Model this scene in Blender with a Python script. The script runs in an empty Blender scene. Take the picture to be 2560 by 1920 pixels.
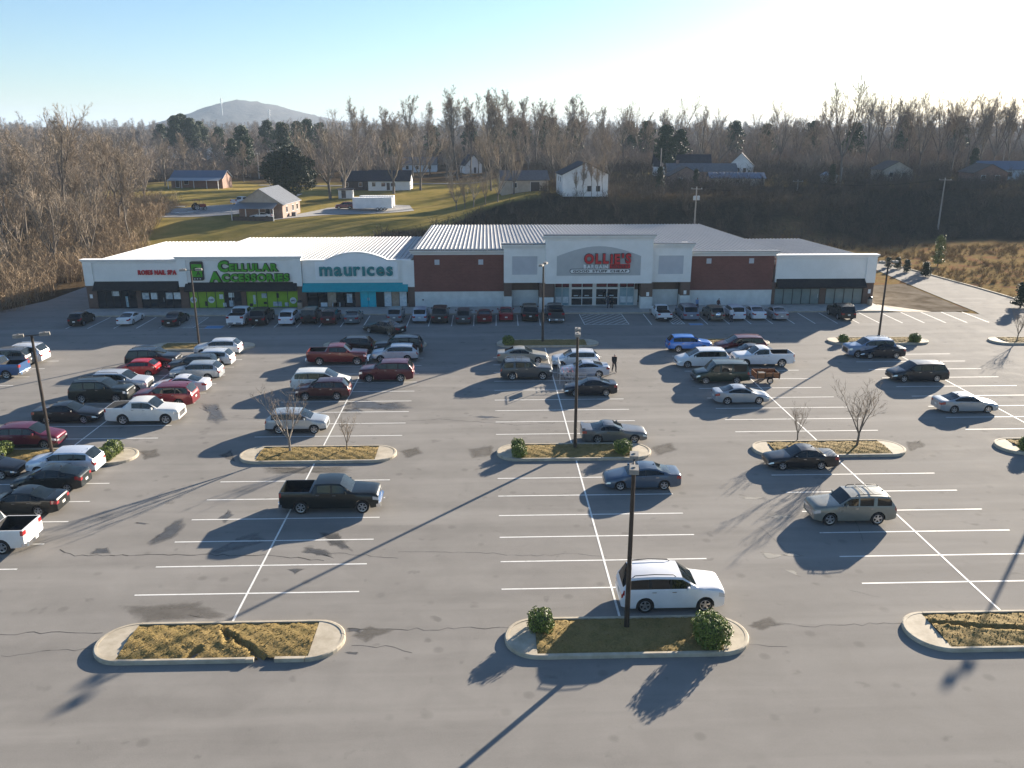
import bpy, bmesh, math, random
import numpy as np
from mathutils import Vector, Matrix, Euler
R_ = math.radians
rng = random.Random(7)

# ---------------------------------------------------------------- camera (solved from the stall grid: 9 ft stalls, 36 ft bays)
F, CX, CY, HZ, VX = 2060.0, 1280.0, 960.0, 332.0, 1213.5
TH = math.atan((CY - HZ) / F)
YAW = math.atan((CX - VX) / (F / math.cos(TH)))
CH = 22.75 * math.cos(TH)
scene = bpy.context.scene
col = scene.collection
cam_d = bpy.data.cameras.new('camera')
cam = bpy.data.objects.new('camera', cam_d)
col.objects.link(cam)
cam.location = (0, 0, CH)
cam.rotation_euler = (math.pi / 2 - TH, 0, -YAW)
cam_d.sensor_width = 36.0
cam_d.lens = 36.0 * F / 2560.0
cam_d.clip_start = 0.5
cam_d.clip_end = 20000
scene.camera = cam

# ---------------------------------------------------------------- sky, sun, exposure
SUN_EL, SUN_AZ = 14.1, 41.2            # azimuth from +Y towards +X
world = bpy.data.worlds.new('World')
scene.world = world
world.use_nodes = True
wn = world.node_tree
wn.nodes.clear()
wo = wn.nodes.new('ShaderNodeOutputWorld')
wb = wn.nodes.new('ShaderNodeBackground')
sky = wn.nodes.new('ShaderNodeTexSky')
sky.sky_type = 'NISHITA'
sky.sun_disc = False
sky.sun_elevation = R_(SUN_EL)
sky.sun_rotation = R_(SUN_AZ)
sky.air_density = 1.0
sky.dust_density = 0.5
sky.ozone_density = 4.0
sky.altitude = 200
wb.inputs['Strength'].default_value = 0.053
wn.links.new(sky.outputs[0], wb.inputs['Color'])
wn.links.new(wb.outputs[0], wo.inputs['Surface'])
sd = bpy.data.lights.new('sun', 'SUN')
sd.energy = 5.0
sd.angle = R_(0.55)
sd.color = (1.0, 0.88, 0.725)
sun = bpy.data.objects.new('sun', sd)
col.objects.link(sun)
sv = Vector((math.sin(R_(SUN_AZ)) * math.cos(R_(SUN_EL)), math.cos(R_(SUN_AZ)) * math.cos(R_(SUN_EL)), math.sin(R_(SUN_EL))))
sun.rotation_euler = sv.to_track_quat('Z', 'Y').to_euler()
sun.location = (60, 60, 60)
vs = scene.view_settings
vs.view_transform = 'Standard'
vs.look = 'None'
vs.gamma = 1.0
vs.use_curve_mapping = False
vs.exposure = 1.86
scene.render.engine = 'CYCLES'
scene.cycles.max_bounces = 6
scene.cycles.transparent_max_bounces = 8

# ---------------------------------------------------------------- pixel -> place (pixels of the 2560 x 1920 photograph)
def pray(x, y):
    a = x - CX; b = CY - y
    fw = F * math.cos(TH) + b * math.sin(TH); up = b * math.cos(TH) - F * math.sin(TH)
    return Vector((a * math.cos(YAW) + fw * math.sin(YAW), -a * math.sin(YAW) + fw * math.cos(YAW), up))
def G(x, y, z=0.0):
    r = pray(x, y); t = (z - CH) / r.z
    return Vector((r.x * t, r.y * t, z))
def AY(x, y, Y):
    r = pray(x, y); t = Y / r.y
    return Vector((r.x * t, Y, CH + r.z * t))
OVS = 2560 / 2212.0
def OV(x, y, z=0.0): return G(x * OVS, y * OVS, z)

# ---------------------------------------------------------------- helpers
def tag(o, label=None, cat=None, group=None, kind=None):
    if label: o['label'] = label
    if cat: o['category'] = cat
    if group: o['group'] = group
    if kind: o['kind'] = kind
    return o
def link(name, data, parent=None, mat=None):
    o = bpy.data.objects.new(name, data)
    col.objects.link(o)
    if parent is not None: o.parent = parent
    if mat is not None and data is not None and hasattr(data, 'materials') and not data.materials: data.materials.append(mat)
    return o
def empty(name, loc=(0, 0, 0), rz=0.0, label=None, cat=None, group=None):
    o = bpy.data.objects.new(name, None)
    col.objects.link(o)
    o.location = loc; o.rotation_euler = (0, 0, rz); o.empty_display_size = 0.3
    return tag(o, label, cat, group)
class MB:
    def __init__(s): s.v = []; s.f = []; s.m = []
    def quad(s, a, b, c, d, m=0):
        n = len(s.v); s.v += [tuple(a), tuple(b), tuple(c), tuple(d)]; s.f.append((n, n+1, n+2, n+3)); s.m.append(m); return s
    def poly(s, pts, m=0):
        n = len(s.v); s.v += [tuple(p) for p in pts]; s.f.append(tuple(range(n, n+len(pts)))); s.m.append(m); return s
    def box(s, c, d, rz=0.0, m=0, top=1.0):
        n = len(s.v); ca, sa = math.cos(rz), math.sin(rz)
        for z in (-1, 1):
            k = top if z > 0 else 1.0
            for x, y in ((-1, -1), (1, -1), (1, 1), (-1, 1)):
                px, py = x*d[0]/2*k, y*d[1]/2*k
                s.v.append((c[0]+px*ca-py*sa, c[1]+px*sa+py*ca, c[2]+z*d[2]/2))
        for f in ((0, 3, 2, 1), (4, 5, 6, 7), (0, 1, 5, 4), (1, 2, 6, 5), (2, 3, 7, 6), (3, 0, 4, 7)):
            s.f.append(tuple(n+i for i in f)); s.m.append(m)
        return s
    def bb(s, x0, x1, y0, y1, z0, z1, m=0): return s.box(((x0+x1)/2, (y0+y1)/2, (z0+z1)/2), (x1-x0, y1-y0, z1-z0), 0, m)
    def tube(s, pts, rad, n=6, m=0, cap=True):
        pts = [Vector(p) for p in pts]; base = len(s.v); ref = None
        for i, p in enumerate(pts):
            d = (pts[min(i+1, len(pts)-1)] - pts[max(i-1, 0)])
            if d.length < 1e-9: d = Vector((0, 0, 1))
            d.normalize()
            if ref is None or abs(ref.dot(d)) > 0.95: ref = Vector((0, 0, 1)) if abs(d.z) < 0.9 else Vector((1, 0, 0))
            u = d.cross(ref).normalized(); w = d.cross(u); ref = u.cross(d)
            r = rad[i] if hasattr(rad, '__len__') else rad
            for k in range(n):
                a = 2*math.pi*k/n
                s.v.append(tuple(p + u*(math.cos(a)*r) + w*(math.sin(a)*r)))
        for i in range(len(pts)-1):
            for k in range(n):
                a = base+i*n+k; b = base+i*n+(k+1) % n
                s.f.append((a, b, b+n, a+n)); s.m.append(m)
        if cap:
            s.f.append(tuple(base+k for k in reversed(range(n)))); s.m.append(m)
            e = base+(len(pts)-1)*n; s.f.append(tuple(e+k for k in range(n))); s.m.append(m)
        return s
    def lathe(s, prof, n=16, axis='z', c=(0, 0, 0), m=0, closed=False):
        base = len(s.v)
        for r, h in prof:
            for k in range(n):
                a = 2*math.pi*k/n
                x, y = r*math.cos(a), r*math.sin(a)
                s.v.append((c[0]+x, c[1]+y, c[2]+h) if axis == 'z' else (c[0]+x, c[1]+h, c[2]+y))
        P = len(prof)
        for i in range(P-1 if not closed else P):
            j = (i+1) % P
            for k in range(n):
                q = (base+i*n+k, base+i*n+(k+1) % n, base+j*n+(k+1) % n, base+j*n+k)
                s.f.append(q if axis == 'z' else q[::-1]); s.m.append(m)
        return s
    def mesh(s, name, mats=(), smooth=False):
        me = bpy.data.meshes.new(name)
        me.from_pydata(s.v, [], s.f)
        for x in mats: me.materials.append(x)
        if len(mats) > 1: me.polygons.foreach_set('material_index', s.m)
        if smooth: me.polygons.foreach_set('use_smooth', [True]*len(s.f))
        me.update()
        return me
    def build(s, name, mat, parent=None, smooth=False):
        mats = mat if isinstance(mat, (list, tuple)) else (mat,)
        return link(name, s.mesh(name, mats, smooth), parent)
def fast_mesh(name, verts, tris, mat=None, smooth=False):
    me = bpy.data.meshes.new(name)
    verts = np.asarray(verts, dtype=np.float32); tris = np.asarray(tris, dtype=np.int32)
    k = tris.shape[1]
    me.vertices.add(len(verts)); me.vertices.foreach_set('co', verts.ravel())
    me.loops.add(tris.size); me.loops.foreach_set('vertex_index', tris.ravel())
    me.polygons.add(len(tris)); me.polygons.foreach_set('loop_start', np.arange(0, tris.size, k, dtype=np.int32))
    if smooth: me.polygons.foreach_set('use_smooth', np.ones(len(tris), dtype=bool))
    if mat: me.materials.append(mat)
    me.update(calc_edges=True)
    return me

# ---------------------------------------------------------------- materials
def nmat(name, rgb, rough=0.6, metal=0.0, spec=0.5, coat=0.0):
    m = bpy.data.materials.new(name); m.use_nodes = True
    b = m.node_tree.nodes['Principled BSDF']
    b.inputs['Base Color'].default_value = (*rgb, 1)
    b.inputs['Roughness'].default_value = rough
    b.inputs['Metallic'].default_value = metal
    b.inputs['Specular IOR Level'].default_value = spec
    b.inputs['Coat Weight'].default_value = coat
    b.inputs['Coat Roughness'].default_value = 0.04
    return m
def nd(m, t): return m.node_tree.nodes.new(t)
def lk(m, a, b): m.node_tree.links.new(a, b)
def bs(m): return m.node_tree.nodes['Principled BSDF']
def coords(m, kind='Object', scale=(1, 1, 1)):
    tc = nd(m, 'ShaderNodeTexCoord'); mp = nd(m, 'ShaderNodeMapping')
    mp.inputs['Scale'].default_value = scale
    lk(m, tc.outputs[kind], mp.inputs['Vector']); return mp.outputs[0]
def geo_pos(m, scale=(1, 1, 1)):
    g = nd(m, 'ShaderNodeNewGeometry'); mp = nd(m, 'ShaderNodeMapping'); mp.inputs['Scale'].default_value = scale
    lk(m, g.outputs['Position'], mp.inputs['Vector']); return mp.outputs[0]
def noise(m, vec, scale, detail=4, rough=0.6, dist=0.0):
    n = nd(m, 'ShaderNodeTexNoise'); n.inputs['Scale'].default_value = scale; n.inputs['Detail'].default_value = detail
    n.inputs['Roughness'].default_value = rough; n.inputs['Distortion'].default_value = dist
    lk(m, vec, n.inputs['Vector']); return n.outputs['Fac']
def ramp(m, fac, stops):
    r = nd(m, 'ShaderNodeValToRGB'); e = r.color_ramp.elements
    while len(e) < len(stops): e.new(0.5)
    for k, (p, c) in enumerate(stops):
        e[k].position = p; e[k].color = (*c, 1) if len(c) == 3 else c
    lk(m, fac, r.inputs[0]); return r.outputs[0]
def mixc(m, fac, a, b, mode='MIX'):
    x = nd(m, 'ShaderNodeMix'); x.data_type = 'RGBA'; x.blend_type = mode
    for sock, val in ((x.inputs[0], fac), (x.inputs[6], a), (x.inputs[7], b)):
        if hasattr(val, 'default_value') or hasattr(val, 'is_linked'): lk(m, val, sock)
        elif isinstance(val, (int, float)): sock.default_value = val
        else: sock.default_value = (*val, 1)
    return x.outputs[2]
def bump(m, h, strength=0.3, dist=0.02):
    b = nd(m, 'ShaderNodeBump'); b.inputs['Strength'].default_value = strength; b.inputs['Distance'].default_value = dist
    lk(m, h, b.inputs['Height']); lk(m, b.outputs[0], bs(m).inputs['Normal'])
def vmat(name, a, b, scale=3.0, rough=0.7, pos=True, detail=4, bstr=0.0, bdist=0.02, metal=0.0, stretch=(1, 1, 1), spec=0.4, lo=0.35, hi=0.65):
    m = nmat(name, a, rough, metal, spec)
    v = geo_pos(m, stretch) if pos else coords(m, 'Object', stretch)
    n = noise(m, v, scale, detail)
    lk(m, ramp(m, n, [(lo, a), (hi, b)]), bs(m).inputs['Base Color'])
    if bstr: bump(m, n, bstr, bdist)
    return m
def paint(name, rgb, metal=0.0, rough=0.32):
    m = nmat(name, rgb, rough, metal, 0.35, 0.45)
    v = coords(m, 'Object')
    n = noise(m, v, 1.7, 3)
    lk(m, mixc(m, ramp(m, n, [(0.35, (0, 0, 0)), (0.75, (1, 1, 1))]), rgb, tuple(min(1, c*0.9+0.0015) for c in rgb)), bs(m).inputs['Base Color'])
    lk(m, ramp(m, n, [(0.3, (rough*0.85,)*3), (0.8, (min(1, rough*1.35),)*3)]), bs(m).inputs['Roughness'])
    return m
# ================================================================ SETTING: terrain, parking lot, road, islands
def ss(a, b, t):
    t = max(0.0, min(1.0, (t-a)/(b-a))); return t*t*(3-2*t)
def wob(x, y):
    return math.sin(x*0.031+1.3)*math.sin(y*0.027+0.4)+0.5*math.sin(x*0.083+y*0.061)+0.3*math.sin(x*0.19-y*0.14)
def terrain(x, y):
    zl = 4.2*ss(139, 180, y)+1.9*ss(192, 245, y)+3.0*ss(250, 420, y)
    sh = 14*ss(55, 95, x)
    zr = 8.2*ss(159+sh, 187+sh, y)+1.6*ss(195, 320, y)
    a = ss(-16, 13, x-(y-190)*0.10)
    z = zl*(1-a)+zr*a
    z += 15*ss(420, 1100, y)+22*ss(1100, 4500, y)
    if y > 140: z += 0.25*wob(x, y)*ss(142, 175, y)
    if x < -58: z += 0.9*ss(-58, -85, x)*ss(95, 130, y)
    if y > 330: z += 2.2*wob(x*0.3, y*0.3)*ss(330, 700, y)
    return z-0.05
def srange(segs):
    out = []
    for a, b, st in segs:
        n = max(1, int(round((b-a)/st))); out += [a+(b-a)*k/n for k in range(n)]
    return out+[segs[-1][1]]
xs = srange([(-6000, -1000, 500), (-1000, -260, 60), (-260, -110, 6), (-110, 130, 2), (130, 260, 6), (260, 1000, 60), (1000, 6000, 500)])
ys = srange([(-400, -60, 60), (-60, 84, 12), (84, 260, 2), (260, 420, 5), (420, 1200, 40), (1200, 9000, 400)])
def scrub_top(x):
    P = [(-34, 143), (-30, 147), (-20, 164), (0, 181), (12, 188), (14, 200)]
    for (a, za), (b, zb) in zip(P, P[1:]):
        if x <= b: return za+(zb-za)*max(0, (x-a))/(b-a)
    return 400
gv = np.array([(x, y, terrain(x, y)) for y in ys for x in xs], dtype=np.float32)
nx = len(xs)
ii = np.arange(nx-1); jj = np.arange(len(ys)-1)
a_ = (jj[:, None]*nx+ii[None, :]).ravel()
gq = np.stack([a_, a_+1, a_+nx+1, a_+nx], 1)
m_ground = nmat('ground_cover', (0.1, 0.08, 0.04), 1.0, 0, 0.0)
gp = geo_pos(m_ground)
att = nd(m_ground, 'ShaderNodeVertexColor'); att.layer_name = 'zone'
sep = nd(m_ground, 'ShaderNodeSeparateColor'); lk(m_ground, att.outputs[0], sep.inputs[0])
n1 = noise(m_ground, gp, 0.12, 6, 0.65, 0.6); n2 = noise(m_ground, gp, 1.3, 5, 0.7); n3 = noise(m_ground, gp, 0.35, 5, 0.6, 0.4)
grass = mixc(m_ground, n2, ramp(m_ground, n1, [(0.36, (0.15, 0.135, 0.04)), (0.5, (0.29, 0.22, 0.07)), (0.64, (0.40, 0.29, 0.11))]), (0.21, 0.17, 0.055))
litter = ramp(m_ground, n2, [(0.3, (0.04, 0.028, 0.017)), (0.5, (0.07, 0.05, 0.03)), (0.7, (0.10, 0.073, 0.045))])
scrub = ramp(m_ground, n2, [(0.3, (0.03, 0.027, 0.018)), (0.6, (0.06, 0.048, 0.032)), (0.8, (0.085, 0.07, 0.05))])
field = mixc(m_ground, ramp(m_ground, n3, [(0.52, (0, 0, 0)), (0.6, (1, 1, 1))]), ramp(m_ground, n2, [(0.3, (0.16, 0.112, 0.05)), (0.7, (0.29, 0.21, 0.10))]), (0.23, 0.135, 0.075))
c = mixc(m_ground, sep.outputs[0], litter, grass)
c = mixc(m_ground, sep.outputs[1], c, scrub)
c = mixc(m_ground, sep.outputs[2], c, field)
lk(m_ground, c, bs(m_ground).inputs['Base Color'])
bump(m_ground, n2, 0.35, 0.15)
gme = fast_mesh('ground', gv, gq, m_ground, True)
zone = np.zeros((len(gv), 4), dtype=np.float32); zone[:, 3] = 1
for k, (x, y, z) in enumerate(gv):
    w = 2.2*math.sin(x*0.21+y*0.13)+1.6*math.sin(x*0.47-y*0.33)
    g = ss(-72, -66, x+w-(y-150)*-0.10)*(1-ss(12, 22, x+w))*ss(128, 136, y)*(1-ss(262, 285, y+w*2))
    g = max(g, ss(-105, -98, x+w)*ss(205, 212, y)*(1-ss(262, 285, y+w*2))*(1-ss(10, 20, x)))
    g = max(g, 0.55*ss(28, 34, x)*(1-ss(150, 165, x+w*3))*ss(215, 222, y+w)*(1-ss(275, 300, y+w*3)))
    if y < 100 and abs(x) > 60: g = 1
    s_ = ss(-33, -29, x)*ss(141, 145, y)*(1-ss(190, 197, y+w-14*ss(60, 95, x)))*(1-ss(-3, 2, y+.6*w-scrub_top(x)))
    g *= 1-s_
    f = ss(52, 54, x)*(1-ss(185, 205, y+w))*ss(60, 62, y)
    if x > 90: f = max(f, ss(90, 95, x)*(1-ss(170, 190, y+w)))
    zone[k, 0] = g; zone[k, 1] = max(0, s_-f*(1-ss(158, 172, y+w))); zone[k, 2] = f*(1-ss(160, 176, y+w))
ca = gme.color_attributes.new('zone', 'FLOAT_COLOR', 'POINT'); ca.data.foreach_set('color', zone.ravel())
ground = tag(link('ground', gme), kind='structure')

# ---- asphalt
def asphalt(name, base, spread):
    m = nmat(name, base, 0.9, 0, 0.06)
    p = geo_pos(m); pst = geo_pos(m, (0.10, 1.0, 1.0))
    big = noise(m, p, 0.07, 6, 0.62, 0.8); mid = noise(m, p, 0.55, 6, 0.65, 0.5); streak = noise(m, pst, 0.55, 5, 0.6); fine = noise(m, p, 22, 3, 0.7)
    spot = noise(m, p, 0.9, 3, 0.5, 0.3)
    lo = tuple(c*(1-spread) for c in base); hi = tuple(c*(1+spread) for c in base)
    c1 = ramp(m, big, [(0.36, lo), (0.5, base), (0.64, hi)])
    c1 = mixc(m, 0.6, c1, ramp(m, streak, [(0.32, tuple(x*0.8 for x in lo)), (0.5, base), (0.68, hi)]))
    c1 = mixc(m, 0.35, c1, ramp(m, mid, [(0.33, lo), (0.67, hi)]))
    c1 = mixc(m, 0.32, c1, ramp(m, fine, [(0.25, tuple(x*0.55 for x in base)), (0.75, tuple(x*1.5 for x in base))]))
    c1 = mixc(m, ramp(m, spot, [(0.66, (0, 0, 0)), (0.74, (0.55, 0.55, 0.55))]), c1, tuple(x*0.55 for x in base))
    vo = nd(m, 'ShaderNodeTexVoronoi'); vo.inputs['Scale'].default_value = .55; lk(m, p, vo.inputs['Vector'])
    c1 = mixc(m, ramp(m, vo.outputs['Distance'], [(.0, (.45, .45, .45)), (.10, (.3, .3, .3)), (.16, (0, 0, 0))]), c1, tuple(x*.5 for x in base))
    lane_ = noise(m, geo_pos(m, (0.035, .35, 1)), 1.0, 4, .55, .3)
    c1 = mixc(m, ramp(m, lane_, [(.54, (0, 0, 0)), (.68, (.5, .5, .5))]), c1, tuple(min(1, x*1.32) for x in base))
    lk(m, c1, bs(m).inputs['Base Color'])
    lk(m, ramp(m, mid, [(0.3, (0.86,)*3), (0.7, (0.98,)*3)]), bs(m).inputs['Roughness'])
    bump(m, fine, 0.35, 0.006)
    return m
m_asph = asphalt('weathered_asphalt', (0.236, 0.222, 0.202), 0.26)
m_road = asphalt('road_asphalt', (0.215, 0.203, 0.186), 0.16)
m_conc = vmat('kerb_concrete', (0.38, 0.325, 0.24), (0.52, 0.455, 0.35), 1.6, 0.85, True, 6, 0.3, 0.01)
m_walk = vmat('sidewalk_concrete', (0.33, 0.32, 0.30), (0.42, 0.41, 0.385), 0.9, 0.85, True, 6, 0.2, 0.01)
lot = MB().poly([(-66, -80, 0), (78, -80, 0), (78, 92, 0), (64.5, 97.5, 0), (59.5, 101.15, 0), (51.4, 101.15, 0), (51.4, 106, 0), (-51.6, 106, 0), (-51.6, 146, 0), (-58.5, 146, 0), (-59.5, 112, 0), (-64, 100, 0)]).build('parking_lot', m_asph)
tag(lot, kind='structure')
# access road running round the right end of the building to the back
edgeL = [OV(2212, 735), OV(2105, 672), OV(2040, 646), OV(1960, 613), OV(1893, 583), (53.2, 134, 0), (53.0, 150, 0)]
edgeR = [OV(2330, 690), OV(2212, 652), OV(2110, 622), OV(2000, 592), OV(1925, 572), (62, 150, 0), (61, 165, 0)]
edgeL = [Vector(p) for p in edgeL]; edgeR = [Vector(p) for p in edgeR]
rd = MB()
for k in range(len(edgeL)-1):
    a, b, c2, d = edgeL[k], edgeR[k], edgeR[k+1], edgeL[k+1]
    rd.quad(*[(p[0], p[1], 0.004) for p in (a, b, c2, d)])
road = tag(rd.build('road', m_road), kind='structure')
m_patch = vmat('bare_gravelly_dirt', (.13, .105, .075), (.24, .205, .16), .45, 1.0, True, 7, .3, .05, spec=0)
tag(MB().poly([(51.6, 101.4, .006), (59.0, 101.4, .006)]+[(p.x-.5, p.y, .006) for p in edgeL[1:4]]+[(51.6, 119, .006)]).build('bare_ground', m_patch), kind='structure')
ck = MB()
for k in range(len(edgeR)-1):
    a, b = edgeR[k], edgeR[k+1]; d = (b-a); L_ = d.length; mid = (a+b)/2
    ck.box((mid.x+0.1, mid.y+0.1, 0.06), (L_+0.03, 0.18, 0.16), math.atan2(d.y, d.x))
tag(ck.build('kerb', m_conc), kind='structure')
rear = MB().poly([(-51.3, 131, 0.002), (53.2, 131, 0.002), (53, 152.5, 0.002), (-51.3, 140, 0.002)]).build('service_lane', m_road); tag(rear, kind='structure')

# ---- painted lines (each a thin sheet on the lot)
m_line = nmat('white_line_paint', (0.78, 0.77, 0.72), 0.7)
_p = geo_pos(m_line); _n = noise(m_line, _p, 3.5, 6, 0.75)
lk(m_line, ramp(m_line, _n, [(0.30, (0.36, 0.35, 0.33)), (0.42, (0.72, 0.71, 0.66)), (0.7, (0.82, 0.81, 0.77))]), bs(m_line).inputs['Base Color'])
m_blue = vmat('blue_marking_paint', (0.05, 0.2, 0.45), (0.16, 0.3, 0.45), 5, 0.7)
unit_line = MB().quad((-.5, -.5, 0), (.5, -.5, 0), (.5, .5, 0), (-.5, .5, 0)).mesh('parking_line', (m_line,))
def line(x0, y0, x1, y1, w=0.105, mat=None, z=0.005):
    d = math.hypot(x1-x0, y1-y0)
    o = link('parking_line', unit_line, lot)
    o.location = ((x0+x1)/2, (y0+y1)/2, z); o.scale = (d, w, 1); o.rotation_euler = (0, 0, math.atan2(y1-y0, x1-x0))
    if mat: o.material_slots[0].link = 'OBJECT'; o.material_slots[0].material = mat
    return o
BAYS = [-48.2, -30.1, -11.96, 6.1, 24.3, 42.1, 60.1]
Z1 = [36.3+2.752*k for k in range(6)]
Z2 = [58.35+2.78*k for k in range(9)]
for bx in BAYS:
    for y in Z1+Z2:
        if bx > 50 and y > 75: continue
        line(bx-5.5, y, bx+5.5, y)
    line(bx, 33.6, bx, 53.05, z=0.009); line(bx, 56.1, bx, 84.3, z=0.009)
for x in [-48.9, -46.4, -43.4, -40.8, -38.2, -30.2, -27.45, -24.9, -22.3, -19.7, -17.2, -14.55, -12.0, -9.45, -6.9, -4.2, -1.6, 1.05, 3.65, 6.3, 19.5, 26.2, 28.8, 31.4, 34.0, 36.6, 39.1, 41.8, 44.4, 46.9, 49.65, 52.3, 54.9, 57.5, 60.2]:
    line(x, 94.9, x+(0.1 if x > 0 else 0), 101.0)
def hatch(x0, x1, y0, y1, n, sl):
    for a in ((x0, y0, x1, y0), (x0, y1, x1, y1), (x0, y0, x0, y1), (x1, y0, x1, y1)): line(*a, w=0.09)
    for k in range(-n, n+1):
        # segment of slope sl clipped to the rectangle
        c0 = k*(x1-x0)/n*1.0
        pts = []
        for t in np.linspace(0, 1, 60):
            yy = y0+(y1-y0)*t; xx = x0+c0+(yy-y0)*sl
            if x0+0.05 < xx < x1-0.05: pts.append((xx, yy))
        if len(pts) > 4: line(*pts[0], *pts[-1], w=0.08, z=0.008)
hatch(11.56, 16.85, 95.2, 101.0, 6, 0.75)
hatch(-38.2, -34.3, 94.9, 100.6, 6, 1.2)
hatch(22.1, 23.5, 95.2, 100.8, 3, 0.6)
line(-32.9, 95.2, -30.9, 95.2, 1.3, m_blue, 0.006); line(24.0, 95.0, 25.6, 95.0, 0.8, m_blue, 0.006)
for a in ((-33.9, 94.5, -30.9, 94.5), (-33.9, 95.9, -30.9, 95.9), (24.0, 94.55, 25.7, 94.55), (24.0, 95.5, 25.7, 95.5)): line(*a, w=0.08, z=0.009)

# ---- cracks, patches and puddle stains in the asphalt, each with its own outline
m_crack = nmat('crack_dirt', (0.035, 0.032, 0.028), 0.95)  # even dark colour of the crack strips
m_wet = vmat('damp_stain', (0.075, 0.07, 0.062), (0.11, 0.104, 0.094), 2.0, 0.35, spec=0.5)
m_pale = vmat('pale_patch', (0.26, 0.25, 0.22), (0.34, 0.32, 0.28), 2.0, 0.9)
m_dirt = vmat('dark_dirt_film', (.13, .12, .105), (.165, .152, .135), 1.0, .95, spec=.1)
def crack(pts, w=0.05, jag=0.12):
    P = [OV(*p) for p in pts]; r = random.Random(int(pts[0][0]*7+pts[0][1])); Q = []
    for a, b in zip(P, P[1:]):
        n = max(2, int((b-a).length/0.35))
        for k in range(n):
            t = k/n; q = a.lerp(b, t); Q.append(Vector((q.x+r.uniform(-jag, jag)*.4, q.y+r.uniform(-jag, jag), 0)))
    Q.append(P[-1])
    m = MB()
    for a, b in zip(Q, Q[1:]):
        d = (b-a).normalized(); n = Vector((-d.y, d.x, 0)); u = w*r.uniform(.2, .7)
        m.quad(*[(p.x, p.y, 0.0035) for p in (a-n*u, b-n*u, b+n*u*.6, a+n*u*.6)])
    return m.build('crack', m_crack, lot)
for pts, w in [([(0, 1369), (110, 1366), (222, 1367)], .05), ([(750, 1357), (900, 1359), (1098, 1356)], .045), ([(1640, 1345), (1760, 1352), (1946, 1346)], .03),
               ([(0, 1419), (90, 1408), (200, 1400)], .025), ([(1618, 1394), (1700, 1397)], .03), ([(130, 1188), (165, 1199), (350, 1198), (600, 1200), (700, 1211)], .07),
               ([(700, 1194), (790, 1199), (860, 1206)], .04), ([(860, 1192), (1080, 1196), (1130, 1202), (1250, 1195), (1310, 1203)], .025),
               ([(1645, 1140), (1700, 1190)], .02), ([(1060, 912), (1110, 918), (1200, 914), (1040, 906)], .05), ([(430, 880), (470, 903)], .05), ([(500, 902), (560, 905)], .035),
               ([(745, 835), (870, 842), (905, 832)], .04), ([(870, 910), (950, 905), (1060, 913)], .05), ([(1830, 1070), (1850, 1130), (1865, 1170)], .02),
               ([(1835, 1275), (1900, 1290)], .02), ([(760, 1395), (830, 1396), (890, 1410)], .03)]:
    crack(pts, w)
for m_, lo_, hi_ in ((m_wet, .08, .95), (m_pale, .08, .7), (m_dirt, .15, 1.6)):
    vc = nd(m_, 'ShaderNodeVertexColor'); vc.layer_name = 'edge'
    nn = noise(m_, geo_pos(m_), 1.6, 6, .65, .4)
    ad = nd(m_, 'ShaderNodeMath'); ad.operation = 'MULTIPLY_ADD'; ad.inputs[1].default_value = .9; lk(m_, nn, ad.inputs[0]); lk(m_, vc.outputs[0], ad.inputs[2])
    sb_ = nd(m_, 'ShaderNodeMath'); sb_.operation = 'SUBTRACT'; sb_.inputs[1].default_value = .42; lk(m_, ad.outputs[0], sb_.inputs[0])
    lk(m_, ramp(m_, sb_.outputs[0], [(lo_, (0, 0, 0)), (hi_, (.9, .9, .9))]), bs(m_).inputs['Alpha'])
def blob(pts, mat, name='stain', z=0.003, seed=0):
    P = [OV(*p) for p in pts]; r = random.Random(seed+int(pts[0][0])); Q = []
    for a, b in zip(P, P[1:]+P[:1]):
        n = max(3, int((b-a).length/0.25))
        for k in range(n):
            q = a.lerp(b, k/n); Q.append(Vector((q.x+r.uniform(-.08, .08), q.y+r.uniform(-.08, .08), z)))
    c = sum(Q, Vector())/len(Q); n = len(Q)
    V = [tuple(c)]+[tuple(c.lerp(p, .6)) for p in Q]+[tuple(c.lerp(p, 1.12)) for p in Q]; Fc = []; z_ = []
    for k in range(n):
        k2 = (k+1) % n; Fc += [(0, 1+k, 1+k2), (1+k, 1+n+k, 1+n+k2), (1+k, 1+n+k2, 1+k2)]
    me = fast_mesh(name, V, Fc, mat)
    at = me.color_attributes.new('edge', 'FLOAT_COLOR', 'POINT'); at.data.foreach_set('color', np.repeat(np.array([1.0]+[.75]*n+[0.0]*n, dtype=np.float32), 4))
    return link(name, me, lot)
for pts in [[(345, 1152), (375, 1125), (395, 1120), (398, 1140), (372, 1165), (325, 1178), (318, 1172)], [(195, 1197), (205, 1185), (232, 1183), (240, 1197)], [(285, 1130), (300, 1128), (325, 1131), (310, 1134)],
            [(650, 1192), (655, 1182), (690, 1185), (712, 1190), (720, 1205), (705, 1202), (668, 1196)], [(530, 1155), (560, 1150), (575, 1170), (520, 1185), (470, 1196), (440, 1197), (478, 1182)],
            [(690, 1150), (730, 1150), (760, 1190), (715, 1180)], [(437, 872), (470, 872), (478, 885), (490, 905), (468, 915), (448, 910), (452, 890), (438, 885)],
            [(745, 868), (790, 862), (830, 872), (860, 868), (890, 882), (850, 887), (790, 884), (750, 884)], [(735, 885), (775, 881), (790, 890), (745, 892)],
            [(1020, 900), (1040, 898), (1085, 901), (1050, 904)], [(620, 1230), (660, 1228), (640, 1240)], [(750, 1356), (790, 1357), (775, 1366), (752, 1366)], [(745, 1410), (775, 1408), (768, 1416)],
            [(640, 900), (690, 896), (700, 902), (650, 905)], [(470, 1122), (495, 1100), (505, 1112), (485, 1130)]]:
    blob(pts, m_wet)
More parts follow.
